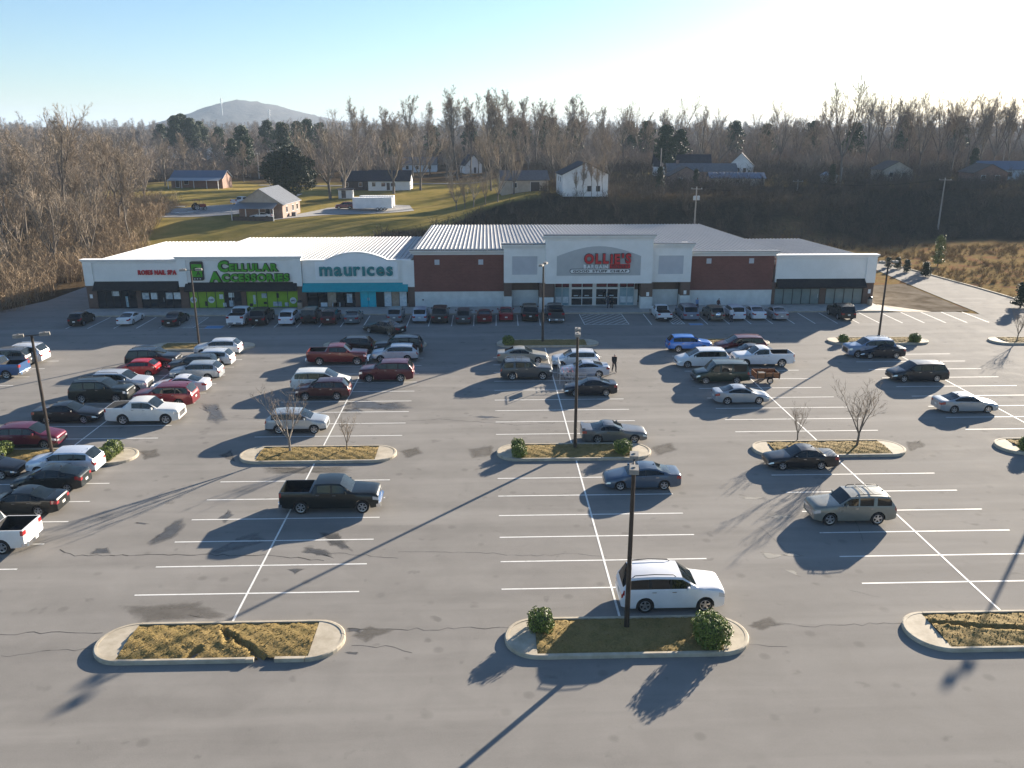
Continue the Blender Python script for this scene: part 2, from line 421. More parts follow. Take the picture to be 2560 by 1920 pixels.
for pts in [[(752, 1375), (800, 1352), (850, 1362), (790, 1385)], [(1612, 1352), (1660, 1330), (1690, 1350), (1640, 1362)], [(860, 975), (905, 965), (915, 980), (880, 990)], [(1405, 965), (1450, 955), (1465, 972), (1420, 985)], [(300, 975), (340, 968), (345, 985), (310, 995)], [(1955, 955), (1990, 950), (2000, 965), (1965, 975)], [(1010, 970), (1065, 960), (1068, 985), (1020, 990)], [(500, 970), (470, 985), (510, 1000)], [(260, 1310), (430, 1300), (500, 1335), (300, 1345)], [(560, 1010), (760, 1008), (760, 1022), (580, 1024)]]:
    blob(pts, m_wet, seed=3).data.materials[0] = m_dirt
for pts in [[(1655, 1114), (1690, 1111), (1715, 1116), (1680, 1121)], [(1600, 1074), (1650, 1075), (1652, 1077), (1604, 1079)], [(1690, 1196), (1710, 1193), (1735, 1200), (1700, 1203)], [(1640, 1192), (1700, 1200), (1660, 1208), (1650, 1203)], [(1690, 1228), (1715, 1232), (1730, 1246), (1712, 1240)]]:
    blob(pts, m_pale, 'pale_patch')

# ---- sidewalk in front of the stores: kerb stones and slabs
walk = MB().bb(-51.2, 51.2, 101.5, 108, -0.3, 0.125).build('sidewalk', m_walk); tag(walk, kind='structure')
slab = MB().box((0, 0, 0), (1.79, 2.08, 0.04), top=0.992).mesh('paving_slab', (m_walk,))
kst = MB().box((0, 0, 0), (2.98, 0.2, 0.30), top=0.99).mesh('kerb_stone', (m_conc,))
for k in range(56):
    for y in (102.68, 104.80):
        o = link('paving_slab', slab, walk); o.location = (-50.3+k*1.82, y, 0.112+rng.uniform(0, .006))
for k in range(34):
    o = link('kerb_stone', kst, walk); o.location = (-49.6+k*3.0, 101.38, -0.008)
MB().poly([(50.9, 101.25, .13), (53.4, 101.25, .01), (56.5, 101.2, .006), (52.5, 104.4, .13), (51.3, 105.5, .13)]).build('ramp', m_conc, walk)

# ---- planting islands
m_grass_dry = nmat('dormant_lawn', (0.2, 0.15, 0.06), 0.95, 0, 0.2)
_p = geo_pos(m_grass_dry); _a = noise(m_grass_dry, _p, 1.1, 5, .65, .5); _b = noise(m_grass_dry, _p, 12, 4, .7)
lk(m_grass_dry, mixc(m_grass_dry, 0.5, ramp(m_grass_dry, _a, [(.3, (.12, .10, .03)), (.5, (.25, .17, .06)), (.68, (.33, .225, .09))]), ramp(m_grass_dry, _b, [(.3, (.13, .095, .035)), (.5, (.24, .175, .065)), (.7, (.34, .25, .10))])), bs(m_grass_dry).inputs['Base Color'])
bump(m_grass_dry, _b, .7, .04)
IL, IW, IR = 11.0, 3.0, 1.5
def stadium(off, n=14):
    r = IR-off; h = IL/2-IR; P = []
    for sgn, cx, a0 in ((1, h, -math.pi/2), (-1, -h, math.pi/2)):
        for k in range(n+1):
            a = a0+math.pi*k/n; P.append((cx+r*math.cos(a), r*math.sin(a)))
    return P
def walkpath(P):
    P = P+[P[0]]; L = [0]
    for a, b in zip(P, P[1:]): L.append(L[-1]+math.hypot(b[0]-a[0], b[1]-a[1]))
    return P, L
def at_len(P, L, s):
    s %= L[-1]
    for k in range(len(L)-1):
        if s <= L[k+1]+1e-9:
            t = (s-L[k])/max(1e-9, L[k+1]-L[k]); return (P[k][0]+(P[k+1][0]-P[k][0])*t, P[k][1]+(P[k+1][1]-P[k][1])*t)
NSEG = 10
oP, oL = walkpath(stadium(0)); mP, mL = walkpath(stadium(0.05)); iP, iL = walkpath(stadium(0.17))
kerb_meshes = []
for sgi in range(NSEG):
    m = MB(); st = 10; ring = []
    for q in range(st+1):
        f = (sgi+(0.004 if q == 0 else 0.996 if q == st else q/st))/NSEG if q in (0, st) else (sgi+q/st)/NSEG
        o1 = at_len(oP, oL, f*oL[-1]); o2 = at_len(mP, mL, f*mL[-1]); i1 = at_len(iP, iL, f*iL[-1])
        ring.append([(o1[0], o1[1], -.05), (o1[0], o1[1], .13), (o2[0], o2[1], .155), (i1[0], i1[1], .155), (i1[0], i1[1], -.02)])
    for a, b in zip(ring, ring[1:]):
        for j in range(4): m.quad(a[j], b[j], b[j+1], a[j+1])
    m.poly(ring[0]); m.poly(ring[-1][::-1])
    kerb_meshes.append(m.mesh('kerb_stone', (m_conc,)))
pad_meshes = []
for sgn in (1, -1):
    pts = [(x, y) for x, y in stadium(0.175) if x*sgn > 4.0]
    pts = sorted(set(pts), key=lambda p: p[1]*sgn)
    e = math.sqrt(max(0, (IR-.175)**2-0))
    m = MB(); ring = [(4.1*sgn, -1.325*sgn, .14)]+[(x, y, .14) for x, y in pts]+[(4.1*sgn, 1.325*sgn, .14)]
    m.poly(ring); pad_meshes.append(m.mesh('end_pad', (m_walk if 0 else m_conc,)))
def grass_mesh(seed, gullies=(), blades=1800):
    r = random.Random(seed); NX, NY = 70, 22; V = []; Fc = []
    def hgt(x, y):
        h = 0.105+0.09*(1-(y/1.33)**2)+0.022*math.sin(x*5+seed)*math.sin(y*7)+0.012*math.sin(x*17+y*13)
        for path, w, dp in gullies:
            best = 9
            for a, b in zip(path, path[1:]):
                ax, ay = a; bx, by = b; t = max(0, min(1, ((x-ax)*(bx-ax)+(y-ay)*(by-ay))/((bx-ax)**2+(by-ay)**2)))
                best = min(best, math.hypot(x-ax-(bx-ax)*t, y-ay-(by-ay)*t))
            h -= dp*max(0, 1-(best/w)**2)
            h += 0.05*math.exp(-((best-w*1.25)/(w*.35))**2)
        return h
    for j in range(NY+1):
        for i in range(NX+1):
            x = -4.1+8.2*i/NX; y = -1.325+2.65*j/NY; V.append((x, y, hgt(x, y)+r.uniform(-.012, .012)))
    for j in range(NY):
        for i in range(NX):
            a = j*(NX+1)+i; Fc.append((a, a+1, a+NX+2)); Fc.append((a, a+NX+2, a+NX+1))
    for _ in range(blades):
        x = r.uniform(-4.05, 4.05); y = r.uniform(-1.3, 1.3); z = hgt(x, y)-.01; a = r.uniform(0, 6.28); h = r.uniform(.015, .05); w = r.uniform(.015, .05); ln = r.uniform(-.08, .08)
        n = len(V); V += [(x-w*math.cos(a), y-w*math.sin(a), z), (x+w*math.cos(a), y+w*math.sin(a), z), (x+ln, y+ln*.6, z+h)]; Fc.append((n, n+1, n+2))
    return fast_mesh('grass', V, Fc, m_grass_dry)
gm = [grass_mesh(3), grass_mesh(5)]
gully1 = grass_mesh(11, ((((-.15, .8), (.12, .35), (.55, .15), (.85, -.3), (1.45, -.62), (1.7, -1.0), (2.25, -1.45)), .13, .2), (((-1.05, -1.3), (-.75, -.75)), .22, .2), (((.35, -.2), (.2, .35)), .2, .1)), 2400)
gully3 = grass_mesh(12, ((((-4.0, .55), (-1.8, .05), (1.5, -.3)), .16, .14),), 2200)
ISL = [(-30.1, 32.1), (-11.96, 32.15), (6.15, 32.0), (24.35, 31.95), (-30.1, 54.6), (-11.96, 54.5), (6.08, 54.45), (24.4, 54.5), (42.2, 54.5), (-48.2, 54.6), (-30.2, 85.7), (-12.0, 85.9), (6.5, 86.0), (25.0, 85.8), (42.5, 86.0), (60.2, 85.6)]
for k, (x, y) in enumerate(ISL):
    e = empty('planting_island', (x, y, 0)); tag(e, kind='structure'); e.scale = (1, 1, 1.25)
    for q in range(NSEG):
        if k == 1 and q == 9:
            for xa, xb in ((1.475, 1.82), (2.7, 3.98)):
                MB().bb(xa, xb, -1.5, -1.33, -.05, .155).build('kerb_stone', m_conc, e)
            continue
        o = link('kerb_stone', kerb_meshes[q], e); o.location.z = rng.uniform(-.006, .004)
    for pm in pad_meshes: link('end_pad', pm, e)
    g = link('grass', gully1 if k == 1 else gully3 if k == 3 else gm[k % 2], e); g['kind'] = 'stuff'
# ================================================================ THE STORES
m_eifs = vmat('pale_stucco', (0.76, 0.74, 0.69), (0.83, 0.81, 0.765), 0.6, 0.9, True, 6, 0.08, 0.01)
m_eifs_w = vmat('white_stucco', (0.82, 0.81, 0.79), (0.87, 0.865, 0.845), 0.6, 0.9, True, 6)
m_panel_gray = vmat('grey_stucco', (0.44, 0.44, 0.425), (0.5, 0.5, 0.485), 0.7, 0.9, True, 6)
m_panel_lav = vmat('inset_stucco', (0.47, 0.47, 0.48), (0.53, 0.53, 0.54), 0.7, 0.9, True, 6)
m_wainscot = vmat('painted_block', (0.60, 0.59, 0.55), (0.70, 0.69, 0.65), 1.2, 0.85, True, 6)
m_cap = nmat('dark_metal_coping', (0.03, 0.028, 0.026), 0.4, 0.3)
def brick(name, a, b, mort):
    m = nmat(name, a, 0.85)
    g = nd(m, 'ShaderNodeNewGeometry'); sp = nd(m, 'ShaderNodeSeparateXYZ'); lk(m, g.outputs['Position'], sp.inputs[0])
    ad = nd(m, 'ShaderNodeMath'); ad.operation = 'ADD'; lk(m, sp.outputs[0], ad.inputs[0]); lk(m, sp.outputs[1], ad.inputs[1])
    cb = nd(m, 'ShaderNodeCombineXYZ'); lk(m, ad.outputs[0], cb.inputs[0]); lk(m, sp.outputs[2], cb.inputs[1])
    t = nd(m, 'ShaderNodeTexBrick'); lk(m, cb.outputs[0], t.inputs['Vector'])
    t.inputs['Scale'].default_value = 1; t.inputs['Brick Width'].default_value = 0.4; t.inputs['Row Height'].default_value = 0.2
    t.inputs['Mortar Size'].default_value = 0.012; t.inputs['Bias'].default_value = 0.0
    t.inputs['Color1'].default_value = (*a, 1); t.inputs['Color2'].default_value = (*b, 1); t.inputs['Mortar'].default_value = (*mort, 1)
    n = noise(m, geo_pos(m), 0.5, 5, .6)
    lk(m, mixc(m, .3, t.outputs[0], ramp(m, n, [(.3, tuple(x*.75 for x in a)), (.7, tuple(x*1.25 for x in b))])), bs(m).inputs['Base Color'])
    bump(m, t.outputs['Fac'], -.2, .01)
    return m
m_brick = brick('red_brown_block', (0.155, 0.055, 0.040), (0.19, 0.07, 0.052), (0.18, 0.095, 0.078))
m_brick2 = brick('tan_brown_brick', (0.12, 0.075, 0.055), (0.15, 0.09, 0.065), (0.14, 0.1, 0.08))
m_awn_blk = vmat('black_awning_canvas', (0.012, 0.012, 0.013), (0.022, 0.022, 0.022), 3, 0.75)
m_awn_teal = vmat('teal_awning_canvas', (0.0, 0.27, 0.32), (0.0, 0.31, 0.36), 2, 0.7)
m_frame = nmat('dark_window_frame', (0.015, 0.015, 0.016), 0.45, 0.2)
m_alu = nmat('pale_aluminium_frame', (0.62, 0.63, 0.62), 0.4, 0.4)
m_pane = nmat('shop_glass', (0.018, 0.022, 0.024), 0.05, 0, 0.8)
m_pane_l = vmat('frosted_shop_glass', (0.16, 0.20, 0.19), (0.24, 0.28, 0.26), 0.5, 0.12)
m_pane_b = vmat('bluish_shop_film', (0.22, 0.33, 0.37), (0.30, 0.42, 0.46), 1.5, 0.2)
m_white = vmat('white_plastic', (0.74, 0.74, 0.72), (0.8, 0.8, 0.78), 2, 0.45)
m_red = vmat('red_plastic', (0.50, 0.012, 0.02), (0.58, 0.02, 0.03), 2, 0.4)
m_green = vmat('green_plastic', (0.035, 0.27, 0.006), (0.05, 0.34, 0.01), 2, 0.4)
m_dkgreen = nmat('dark_green_edge', (0.008, 0.03, 0.008), 0.4)
m_lime = vmat('lime_poster', (0.20, 0.36, 0.015), (0.27, 0.44, 0.03), 1.2, 0.35)
m_teal_l = vmat('teal_letter', (0.0, 0.165, 0.175), (0.0, 0.20, 0.21), 2, 0.4)
m_turq = vmat('turquoise_door_paint', (0.0, 0.42, 0.52), (0.0, 0.48, 0.57), 2, 0.4)
m_blackp = nmat('black_plastic', (0.012, 0.012, 0.014), 0.4)
m_poster = vmat('printed_poster', (0.25, 0.33, 0.40), (0.6, 0.62, 0.6), 2.5, 0.35)
m_posterw = vmat('white_print', (0.5, 0.56, 0.58), (0.72, 0.75, 0.75), 3.5, 0.35)
m_maroon = vmat('maroon_banner', (0.13, 0.018, 0.022), (0.18, 0.03, 0.035), 2, 0.5)
m_roofmetal = nmat('pale_metal_roofing', (0.70, 0.70, 0.69), 0.5, 0.0, 0.3)
_n = noise(m_roofmetal, geo_pos(m_roofmetal, (1, .15, 1)), .9, 6, .65)
lk(m_roofmetal, ramp(m_roofmetal, _n, [(.3, (.30, .30, .305)), (.7, (.38, .38, .38))]), bs(m_roofmetal).inputs['Base Color'])
lk(m_roofmetal, ramp(m_roofmetal, _n, [(.3, (.45,)*3), (.7, (.6,)*3)]), bs(m_roofmetal).inputs['Roughness'])
m_tan = vmat('tan_display', (0.30, 0.22, 0.15), (0.42, 0.33, 0.25), 2, 0.6)

def part(parent, name, mat, *boxes, smooth=False):
    m = MB()
    for b in boxes: m.bb(*b)
    return m.build(name, mat, parent, smooth)
def cornice(parent, x0, x1, yf, z0, z1, cap=True, flare=.45, sides=True, mat=None, depth=.9):
    """moulded parapet cornice: stepped profile growing outwards to the top"""
    prof = [(0, z0), (.10*flare/.45, z0+.04), (.10*flare/.45, z0+.16*(z1-z0)/.7), (.22*flare/.45, z0+.30*(z1-z0)/.7), (.34*flare/.45, z0+.46*(z1-z0)/.7), (flare, z0+.58*(z1-z0)/.7), (flare, z1)]
    m = MB(); e = 1 if sides else 0
    for (a, za), (b, zb) in zip(prof, prof[1:]):
        m.quad((x0-a*e, yf-a, za), (x1+a*e, yf-a, za), (x1+b*e, yf-b, zb), (x0-b*e, yf-b, zb))
        m.quad((x0-a*e, yf+depth, za), (x0-a*e, yf-a, za), (x0-b*e, yf-b, zb), (x0-b*e, yf+depth, zb))
        m.quad((x1+a*e, yf-a, za), (x1+a*e, yf+depth, za), (x1+b*e, yf+depth, zb), (x1+b*e, yf-b, zb))
    f = flare
    m.quad((x0-f*e, yf-f, z1), (x1+f*e, yf-f, z1), (x1+f*e, yf+depth, z1), (x0-f*e, yf+depth, z1))
    m.quad((x1+f*e, yf+depth, z0), (x0-f*e, yf+depth, z0), (x0-f*e, yf+depth, z1), (x1+f*e, yf+depth, z1))
    o = m.build('cornice', mat or m_eifs, parent)
    if cap: part(parent, 'coping', m_cap, (x0-f*e-.03, x1+f*e+.03, yf-f-.03, yf+depth+.03, z1+.002, z1+.07))
    return o
def awning(parent, x0, x1, yf, z0, z1, out, mat):
    m = MB(); y0 = yf-out
    m.quad((x0, y0, z0), (x1, y0, z0), (x1, yf-.02, z1), (x0, yf-.02, z1))
    m.quad((x0, y0, z0-.16), (x1, y0, z0-.16), (x1, y0, z0), (x0, y0, z0))
    for x in (x0, x1): m.poly([(x, y0, z0-.16), (x, y0, z0), (x, yf-.02, z1), (x, yf-.02, z0-.16)])
    o = m.build('awning', mat, parent)
    for k in range(5):
        x = x0+.1+(x1-x0-.2)*k/4; MB().tube([(x, y0+.05, z0-.14), (x, yf-.03, z1-.08)], .02, 5).build('awning_bracket', m_frame, parent)
    return o
def storefront(parent, xa, xb, yf, z0, z1, n, panes, fm=None, mull=.06, transom=None, door=None):
    """glazed front: frame of head, sill and mullions, one object per pane; panes: list of materials"""
    fm = fm or m_frame; m = MB()
    m.bb(xa, xb, yf-.07, yf+.05, z1-mull, z1); m.bb(xa, xb, yf-.07, yf+.05, z0, z0+mull)
    w = (xb-xa)/n
    for k in range(n+1):
        x = xa+k*w; m.bb(x-mull/2, x+mull/2, yf-.08, yf+.05, z0, z1)
    if transom: m.bb(xa, xb, yf-.075, yf+.04, transom-mull/2, transom+mull/2)
    m.build('window_frame', fm, parent)
    for k in range(n):
        a, b = xa+k*w+mull/2, xa+(k+1)*w-mull/2
        rows = [(z0+mull, (transom-mull/2) if transom else z1-mull)]+([(transom+mull/2, z1-mull)] if transom else [])
        for (u, v) in rows: part(parent, 'door' if door == k and u < .6 else 'pane', panes[k % len(panes)] if u < 1.5 else m_pane, (a, b, yf-.02, yf+.0, u, v))
    if door is not None:
        x = xa+(door+.5)*w; part(parent, 'door_handle', m_alu, (x+w*.3, x+w*.3+.04, yf-.16, yf-.09, 1.0, 1.5))
def poster(parent, x0, x1, yf, z0, z1, mat, name='poster'):
    return part(parent, name, mat, (x0, x1, yf-.045, yf-.025, z0, z1))
# ---- lettering: one mesh per letter from the built-in font
_txt = {}
def glyph(ch, offset=0.0, extrude=0.06, res=3):
    k = (ch, round(offset, 3), round(extrude, 3))
    if k in _txt: return _txt[k]
    cu = bpy.data.curves.new('letter', 'FONT'); cu.body = ch; cu.size = 1.0; cu.offset = offset; cu.extrude = extrude; cu.resolution_u = res
    o = bpy.data.objects.new('letter', cu); col.objects.link(o)
    dg = bpy.context.evaluated_depsgraph_get(); me = bpy.data.meshes.new_from_object(o.evaluated_get(dg)); me.name = 'letter'
    bpy.data.objects.remove(o); bpy.data.curves.remove(cu)
    co = np.zeros(len(me.vertices)*3); me.vertices.foreach_get('co', co); co = co.reshape(-1, 3)
    bbx = (co[:, 0].min(), co[:, 0].max(), co[:, 1].min(), co[:, 1].max()) if len(co) else (0, .3, 0, .7)
    _txt[k] = (me, bbx); return _txt[k]
def lettering(parent, text, x0, x1, zb, h, yf, mat, offset=0.02, depth=.12, cap_h=None, gap=.06, big=1.0, outline=None, space=.38, back=None, jitter=0):
    """fit text between x0..x1; h = height of the (small) letters; big = factor for initials"""
    ref = glyph('o' if text.islower() else 'O', offset)[1]; rh = ref[3]-max(0, ref[2]) if not text.islower() else ref[3]
    items = []; w = 0
    for i, ch in enumerate(text):
        if ch == ' ': w += space; continue
        me, bb_ = glyph(ch, offset); s = big if (big != 1 and (i == 0 or text[i-1] == ' ')) else 1.0
        items.append((ch, me, bb_, w, s)); w += (bb_[1]-bb_[0])*s+gap
    w -= gap; sx = (x1-x0)/w; sz = h/rh
    for ch, me, bb_, px, s in items:
        o = link('letter', me, parent); o.rotation_euler = (math.pi/2, 0, 0)
        o.scale = (sx*s, sz*s, depth/.06); o.location = (x0+(px-bb_[0]*s)*sx, yf-depth, zb+(jitter*math.sin(px*9) if jitter else 0))
        if not me.materials: me.materials.append(mat)
        o.material_slots[0].link = 'OBJECT'; o.material_slots[0].material = mat
        if outline:
            m2, b2 = glyph(ch, offset+outline[1]); q = link('letter_edge', m2, parent); q.rotation_euler = o.rotation_euler
            q.scale = (sx*s, sz*s, depth*.6/.06); q.location = (o.location.x, yf-depth*.55, o.location.z)
            if not m2.materials: m2.materials.append(outline[0])
            q.material_slots[0].link = 'OBJECT'; q.material_slots[0].material = outline[0]
def roof(parent, x0, x1, y0, y1, z0, z1, pitch=.56):
    """standing seam roof: one ribbed panel per seam spacing"""
    part(parent, 'roof_deck', m_roofmetal, (x0, x1, y0, y1, min(z0, z1)-.9, min(z0, z1)-.4))
    n = int(round((x1-x0)/pitch)); w = (x1-x0)/n; L = math.hypot(y1-y0, z1-z0)
    m = MB(); P = [(0, 0), (w*.36, 0), (w*.37, .012), (w*.42, .012), (w*.43, 0), (w-.16, 0), (w-.125, .095), (w-.04, .095), (w-.004, 0)]
    for (a, za), (b, zb) in zip(P, P[1:]): m.quad((a, 0, za), (b, 0, zb), (b, L, zb), (a, L, za))
    me = m.mesh('roof_panel', (m_roofmetal,)); an = math.atan2(z1-z0, y1-y0)
    for k in range(n):
        o = link('roof_panel', me, parent); o.location = (x0+k*w, y0, z0+rng.uniform(-.004, .004)); o.rotation_euler = (an, 0, 0)
    part(parent, 'gutter', m_roofmetal, (x0, x1, y1+.02, y1+.18, z1-.22, z1-.06))

YF = 105.9
FL = 0.125
# ---------- nail salon unit
b = empty('store_building', (0, 0, 0), 0, 'white store unit with red lettering and black awning at the wooded end', 'store')
X0, X1 = -51.0, -39.25
part(b, 'wall', m_eifs, (X0, X1, YF-.02, YF+.45, 3.05, 6.12), (X0, X0+.4, YF+.45, 132.8, 0, 5.15))
part(b, 'rear_wall', m_wainscot, (X0+.4, X1, 132.4, 132.8, 0, 4.9))
part(b, 'pilaster', m_eifs, (X0-.12, X0+1.0, YF-.22, YF-.024, 3.1, 6.1)); part(b, 'brick_pier', m_brick2, (X0-.05, X0+1.15, YF-.16, YF+.3, 0, 3.09))
part(b, 'brick_pier', m_brick2, (-44.95, -44.3, YF-.08, YF+.3, 0, 2.6)); part(b, 'brick_pier', m_brick2, (-39.3, -38.25, YF-.18, YF+.3, 0, 2.9))
part(b, 'bulkhead', m_brick2, (X0+1.15, -39.3, YF+.06, YF+.3, 2.45, 3.049))
cornice(b, X0-.1, X1, YF-.1, 6.0, 6.45, False, .28, mat=m_eifs_w)
awning(b, -50.0, -39.35, YF, 2.72, 3.62, 1.0, m_awn_blk)
storefront(b, -49.85, -44.95, YF, FL, 2.6, 5, [m_pane], door=3); storefront(b, -44.3, -39.3, YF, FL, 2.6, 5, [m_pane], door=2)
poster(b, -48.0, -47.1, YF, 1.75, 2.35, m_posterw, 'notice'); poster(b, -46.35, -46.05, YF, .3, 1.7, m_pane_b)
for x in (-44.2, -43.1, -41.2, -40.2): poster(b, x, x+.85, YF, 1.3, 2.15, m_poster if x in (-44.2, -41.2) else m_posterw)
poster(b, -50.75, -50.4, YF-.16, 1.5, 2.0, m_white, 'address_plate')
roof(b, X0, X1, YF+.45, 132.9, 5.95, 5.25)
sg = empty('store_sign', (0, 0, 0), 0, 'red block lettering on the white wall of the nail salon', 'sign')
lettering(sg, 'ROSES NAIL SPA', -44.3, -39.5, 4.5, .58, YF-.022, m_red, .03, .12)
# ---------- phone shop
b = empty('store_building', (0, 0, 0), 0, 'white store unit with big green lettering and lime window posters', 'store')
X0, X1 = -39.2, -23.65; yf = YF-.35
part(b, 'wall', m_eifs, (X0, X1, yf, YF+.45, 3.05, 6.5)); part(b, 'rear_wall', m_wainscot, (X0, X1, 137.4, 137.8, 0, 4.9))
part(b, 'pilaster', m_eifs, (X0-.02, X0+1.1, yf-.14, yf-.003, 2.95, 6.5)); part(b, 'pilaster', m_eifs, (X1-1.1, X1+.02, yf-.14, yf-.003, 2.95, 6.5))
part(b, 'brick_pier', m_brick2, (-31.55, -30.95, YF-.3, YF+.3, 0, 2.9)); part(b, 'brick_pier', m_brick2, (-24.3, -23.2, YF-.42, YF+.3, 0, 2.94))
part(b, 'bulkhead', m_brick2, (-38.25, -24.3, YF+.06, YF+.3, 2.42, 3.049))
cornice(b, X0, X1, yf-.12, 6.36, 6.82, False, .26, mat=m_eifs_w)
awning(b, -38.4, -24.3, yf, 2.6, 3.5, .9, m_awn_blk)
storefront(b, -38.2, -31.55, YF-.1, FL, 2.45, 6, [m_lime, m_lime, m_lime, m_lime, m_pane, m_pane], door=4); storefront(b, -30.95, -24.35, YF-.1, FL, 2.45, 5, [m_lime])
for x, z in ((-37.7, 1.2), (-35.45, 1.2), (-25.0, 1.05)):
    MB().lathe([(0, -.0), (.42, 0), (.42, .02), (0, .02)], 18, 'y', (x, YF-.165, z)).build('poster_badge', m_posterw, b)
    lettering(b, 'SALE' if x < -37 else 'CASES' if x < -30 else '$10', x-.28, x+.28, z-.1, .2, YF-.172, m_blackp, .02, .01)
for x0, x1, z0, z1, mt in ((-36.3, -36.0, .4, 1.0, m_blackp), (-34.4, -33.9, 1.3, 1.9, m_posterw), (-34.0, -33.6, .3, .8, m_posterw), (-33.2, -32.6, .3, 1.1, m_poster), (-33.2, -32.5, 1.5, 2.1, m_posterw), (-30.1, -29.8, .6, 1.8, m_poster), (-29.0, -28.3, 1.4, 2.0, m_poster), (-28.8, -28.4, .6, .9, m_blackp), (-27.1, -26.8, 1.4, 2.0, m_blackp), (-27.6, -26.5, .3, .9, m_poster), (-26.1, -25.6, .3, .8, m_poster), (-30.6, -30.2, .3, .7, m_blackp)):
    poster(b, x0, x1, YF-.1, z0, z1, mt, 'poster_print')
roof(b, X0, X1, YF+.45, 137.9, 5.98, 5.25)
sg = empty('store_sign', (0, 0, 0), 0, 'bright green two-line lettering with dark edges on the phone shop', 'sign')
lettering(sg, 'CELLULAR', -34.0, -26.55, 4.98, .92, yf-.003, m_green, .045, .2, gap=.10, big=1.38, outline=(m_dkgreen, .05))
lettering(sg, 'ACCESSORIES', -35.2, -25.2, 3.68, .92, yf-.003, m_green, .045, .2, gap=.09, big=1.30, outline=(m_dkgreen, .05))
sg = empty('store_sign', (0, 0, 0), 0, 'dark phone-shaped wall sign with green screen beside the green lettering', 'sign')
def rbox(x0, x1, z0, z1, r, y0, y1, name, mat, parent):
    P = []
    for cx, cz, a0 in ((x1-r, z1-r, 0), (x0+r, z1-r, 90), (x0+r, z0+r, 180), (x1-r, z0+r, 270)):
        for k in range(7): a = R_(a0+15*k); P.append((cx+r*math.cos(a), cz+r*math.sin(a)))
    m = MB(); m.poly([(x, y0, z) for x, z in P]); m.poly([(x, y1, z) for x, z in P][::-1])
    for (xa, za), (xb, zb) in zip(P, P[1:]+P[:1]): m.quad((xa, y0, za), (xa, y1, za), (xb, y1, zb), (xb, y0, zb))
    return m.build(name, mat, parent)
rbox(-37.55, -35.95, 3.78, 6.2, .22, yf-.25, yf-.004, 'case', m_blackp, sg); rbox(-37.38, -36.1, 4.25, 5.85, .02, yf-.27, yf-.252, 'screen', m_green, sg)
lettering(sg, 'C', -37.2, -36.6, 5.0, .5, yf-.271, m_dkgreen, .03, .02); lettering(sg, 'A', -36.85, -36.25, 4.45, .55, yf-.271, m_dkgreen, .03, .02)
for x in (-37.1, -36.75, -36.4): rbox(x-.07, x+.07, 3.93, 4.07, .06, yf-.27, yf-.252, 'button', m_posterw, sg)
# ---------- clothing store
b = empty('store_building', (0, 0, 0), 0, 'clothing store unit with arched parapet and teal awning', 'store')
X0, X1 = -23.6, -9.7; yf = YF-.1
m = MB(); arch = [(X0, 6.2)]
for k in range(17):
    t = k/16; x = -20.55+(20.55-12.65)*t; arch.append((x, 6.2+1.02*math.sin(math.pi*t)**.85 if 0 < t < 1 else 6.2))
arch.append((X1, 6.2))
m.poly([(X0, yf, 3.05), (X1, yf, 3.05)]+[(x, yf, z) for x, z in arch[::-1]]); m.poly(([(X0, yf+.5, 3.05), (X1, yf+.5, 3.05)]+[(x, yf+.5, z) for x, z in arch[::-1]])[::-1])
for (xa, za), (xb, zb) in zip(arch, arch[1:]): m.quad((xa, yf, za), (xb, yf, zb), (xb, yf+.5, zb), (xa, yf+.5, za))
m.quad((X0, yf, 3.05), (X0, yf+.5, 3.05), (X1, yf+.5, 3.05), (X1, yf, 3.05)); m.build('wall', m_eifs, b)
m = MB()
for (xa, za), (xb, zb) in zip(arch, arch[1:]):
    m.quad((xa, yf-.14, za-.02), (xb, yf-.14, zb-.02), (xb, yf-.14, zb+.07), (xa, yf-.14, za+.07)); m.quad((xa, yf-.14, za+.07), (xb, yf-.14, zb+.07), (xb, yf+.55, zb+.07), (xa, yf+.55, za+.07)); m.quad((xa, yf-.003, za-.02), (xb, yf-.003, zb-.02), (xb, yf-.14, zb-.02), (xa, yf-.14, za-.02))
m.build('coping', m_eifs_w, b)
part(b, 'rear_wall', m_wainscot, (X0, X1, 138, 138.4, 0, 4.9)); part(b, 'pilaster', m_eifs, (X1-1.1, X1+.4, yf-.2, yf-.004, 2.75, 6.18)); part(b, 'brick_pier', m_brick2, (-10.2, -9.32, YF-.3, YF+.3, 0, 2.74))
part(b, 'bulkhead', m_brick2, (-23.2, -10.2, YF+.06, YF+.3, 2.45, 3.049))
m = MB(); pan = [(-21.9, 3.75)]+[(-11.4, 3.75), (-11.4, 6.02)]+[(x, z-.14) for x, z in arch[::-1] if -21 < x < -12]+[(-21.9, 6.02)]
m.poly([(x, yf-.16, z) for x, z in pan]); 
for (xa, za), (xb, zb) in zip(pan, pan[1:]+pan[:1]): m.quad((xa, yf-.004, za), (xb, yf-.004, zb), (xb, yf-.16, zb), (xa, yf-.16, za))
m.build('sign_panel', m_eifs_w, b)
for a in ((-22.15, -11.15, yf-.09, yf-.004, 3.5, 3.745), (-22.15, -21.905, yf-.09, yf-.004, 3.75, 6.0), (-11.395, -11.15, yf-.09, yf-.004, 3.75, 6.0)): part(b, 'moulding', m_eifs, a)
awning(b, -23.6, -10.15, yf, 2.42, 3.3, .9, m_awn_teal)
storefront(b, -23.15, -21.75, YF-.1, FL, 2.5, 1, [m_pane]); storefront(b, -21.75, -18.3, YF-.1, FL, 2.5, 3, [m_pane, m_tan, m_pane], transom=2.25); storefront(b, -18.3, -17.0, YF-.1, FL, 2.5, 1, [m_pane])
part(b, 'brick_pier', m_brick2, (-17.0, -16.4, YF-.2, YF+.2, 0, 2.449)); part(b, 'wall_panel', m_frame, (-14.3, -13.35, YF-.12, YF+.1, FL, 2.5))
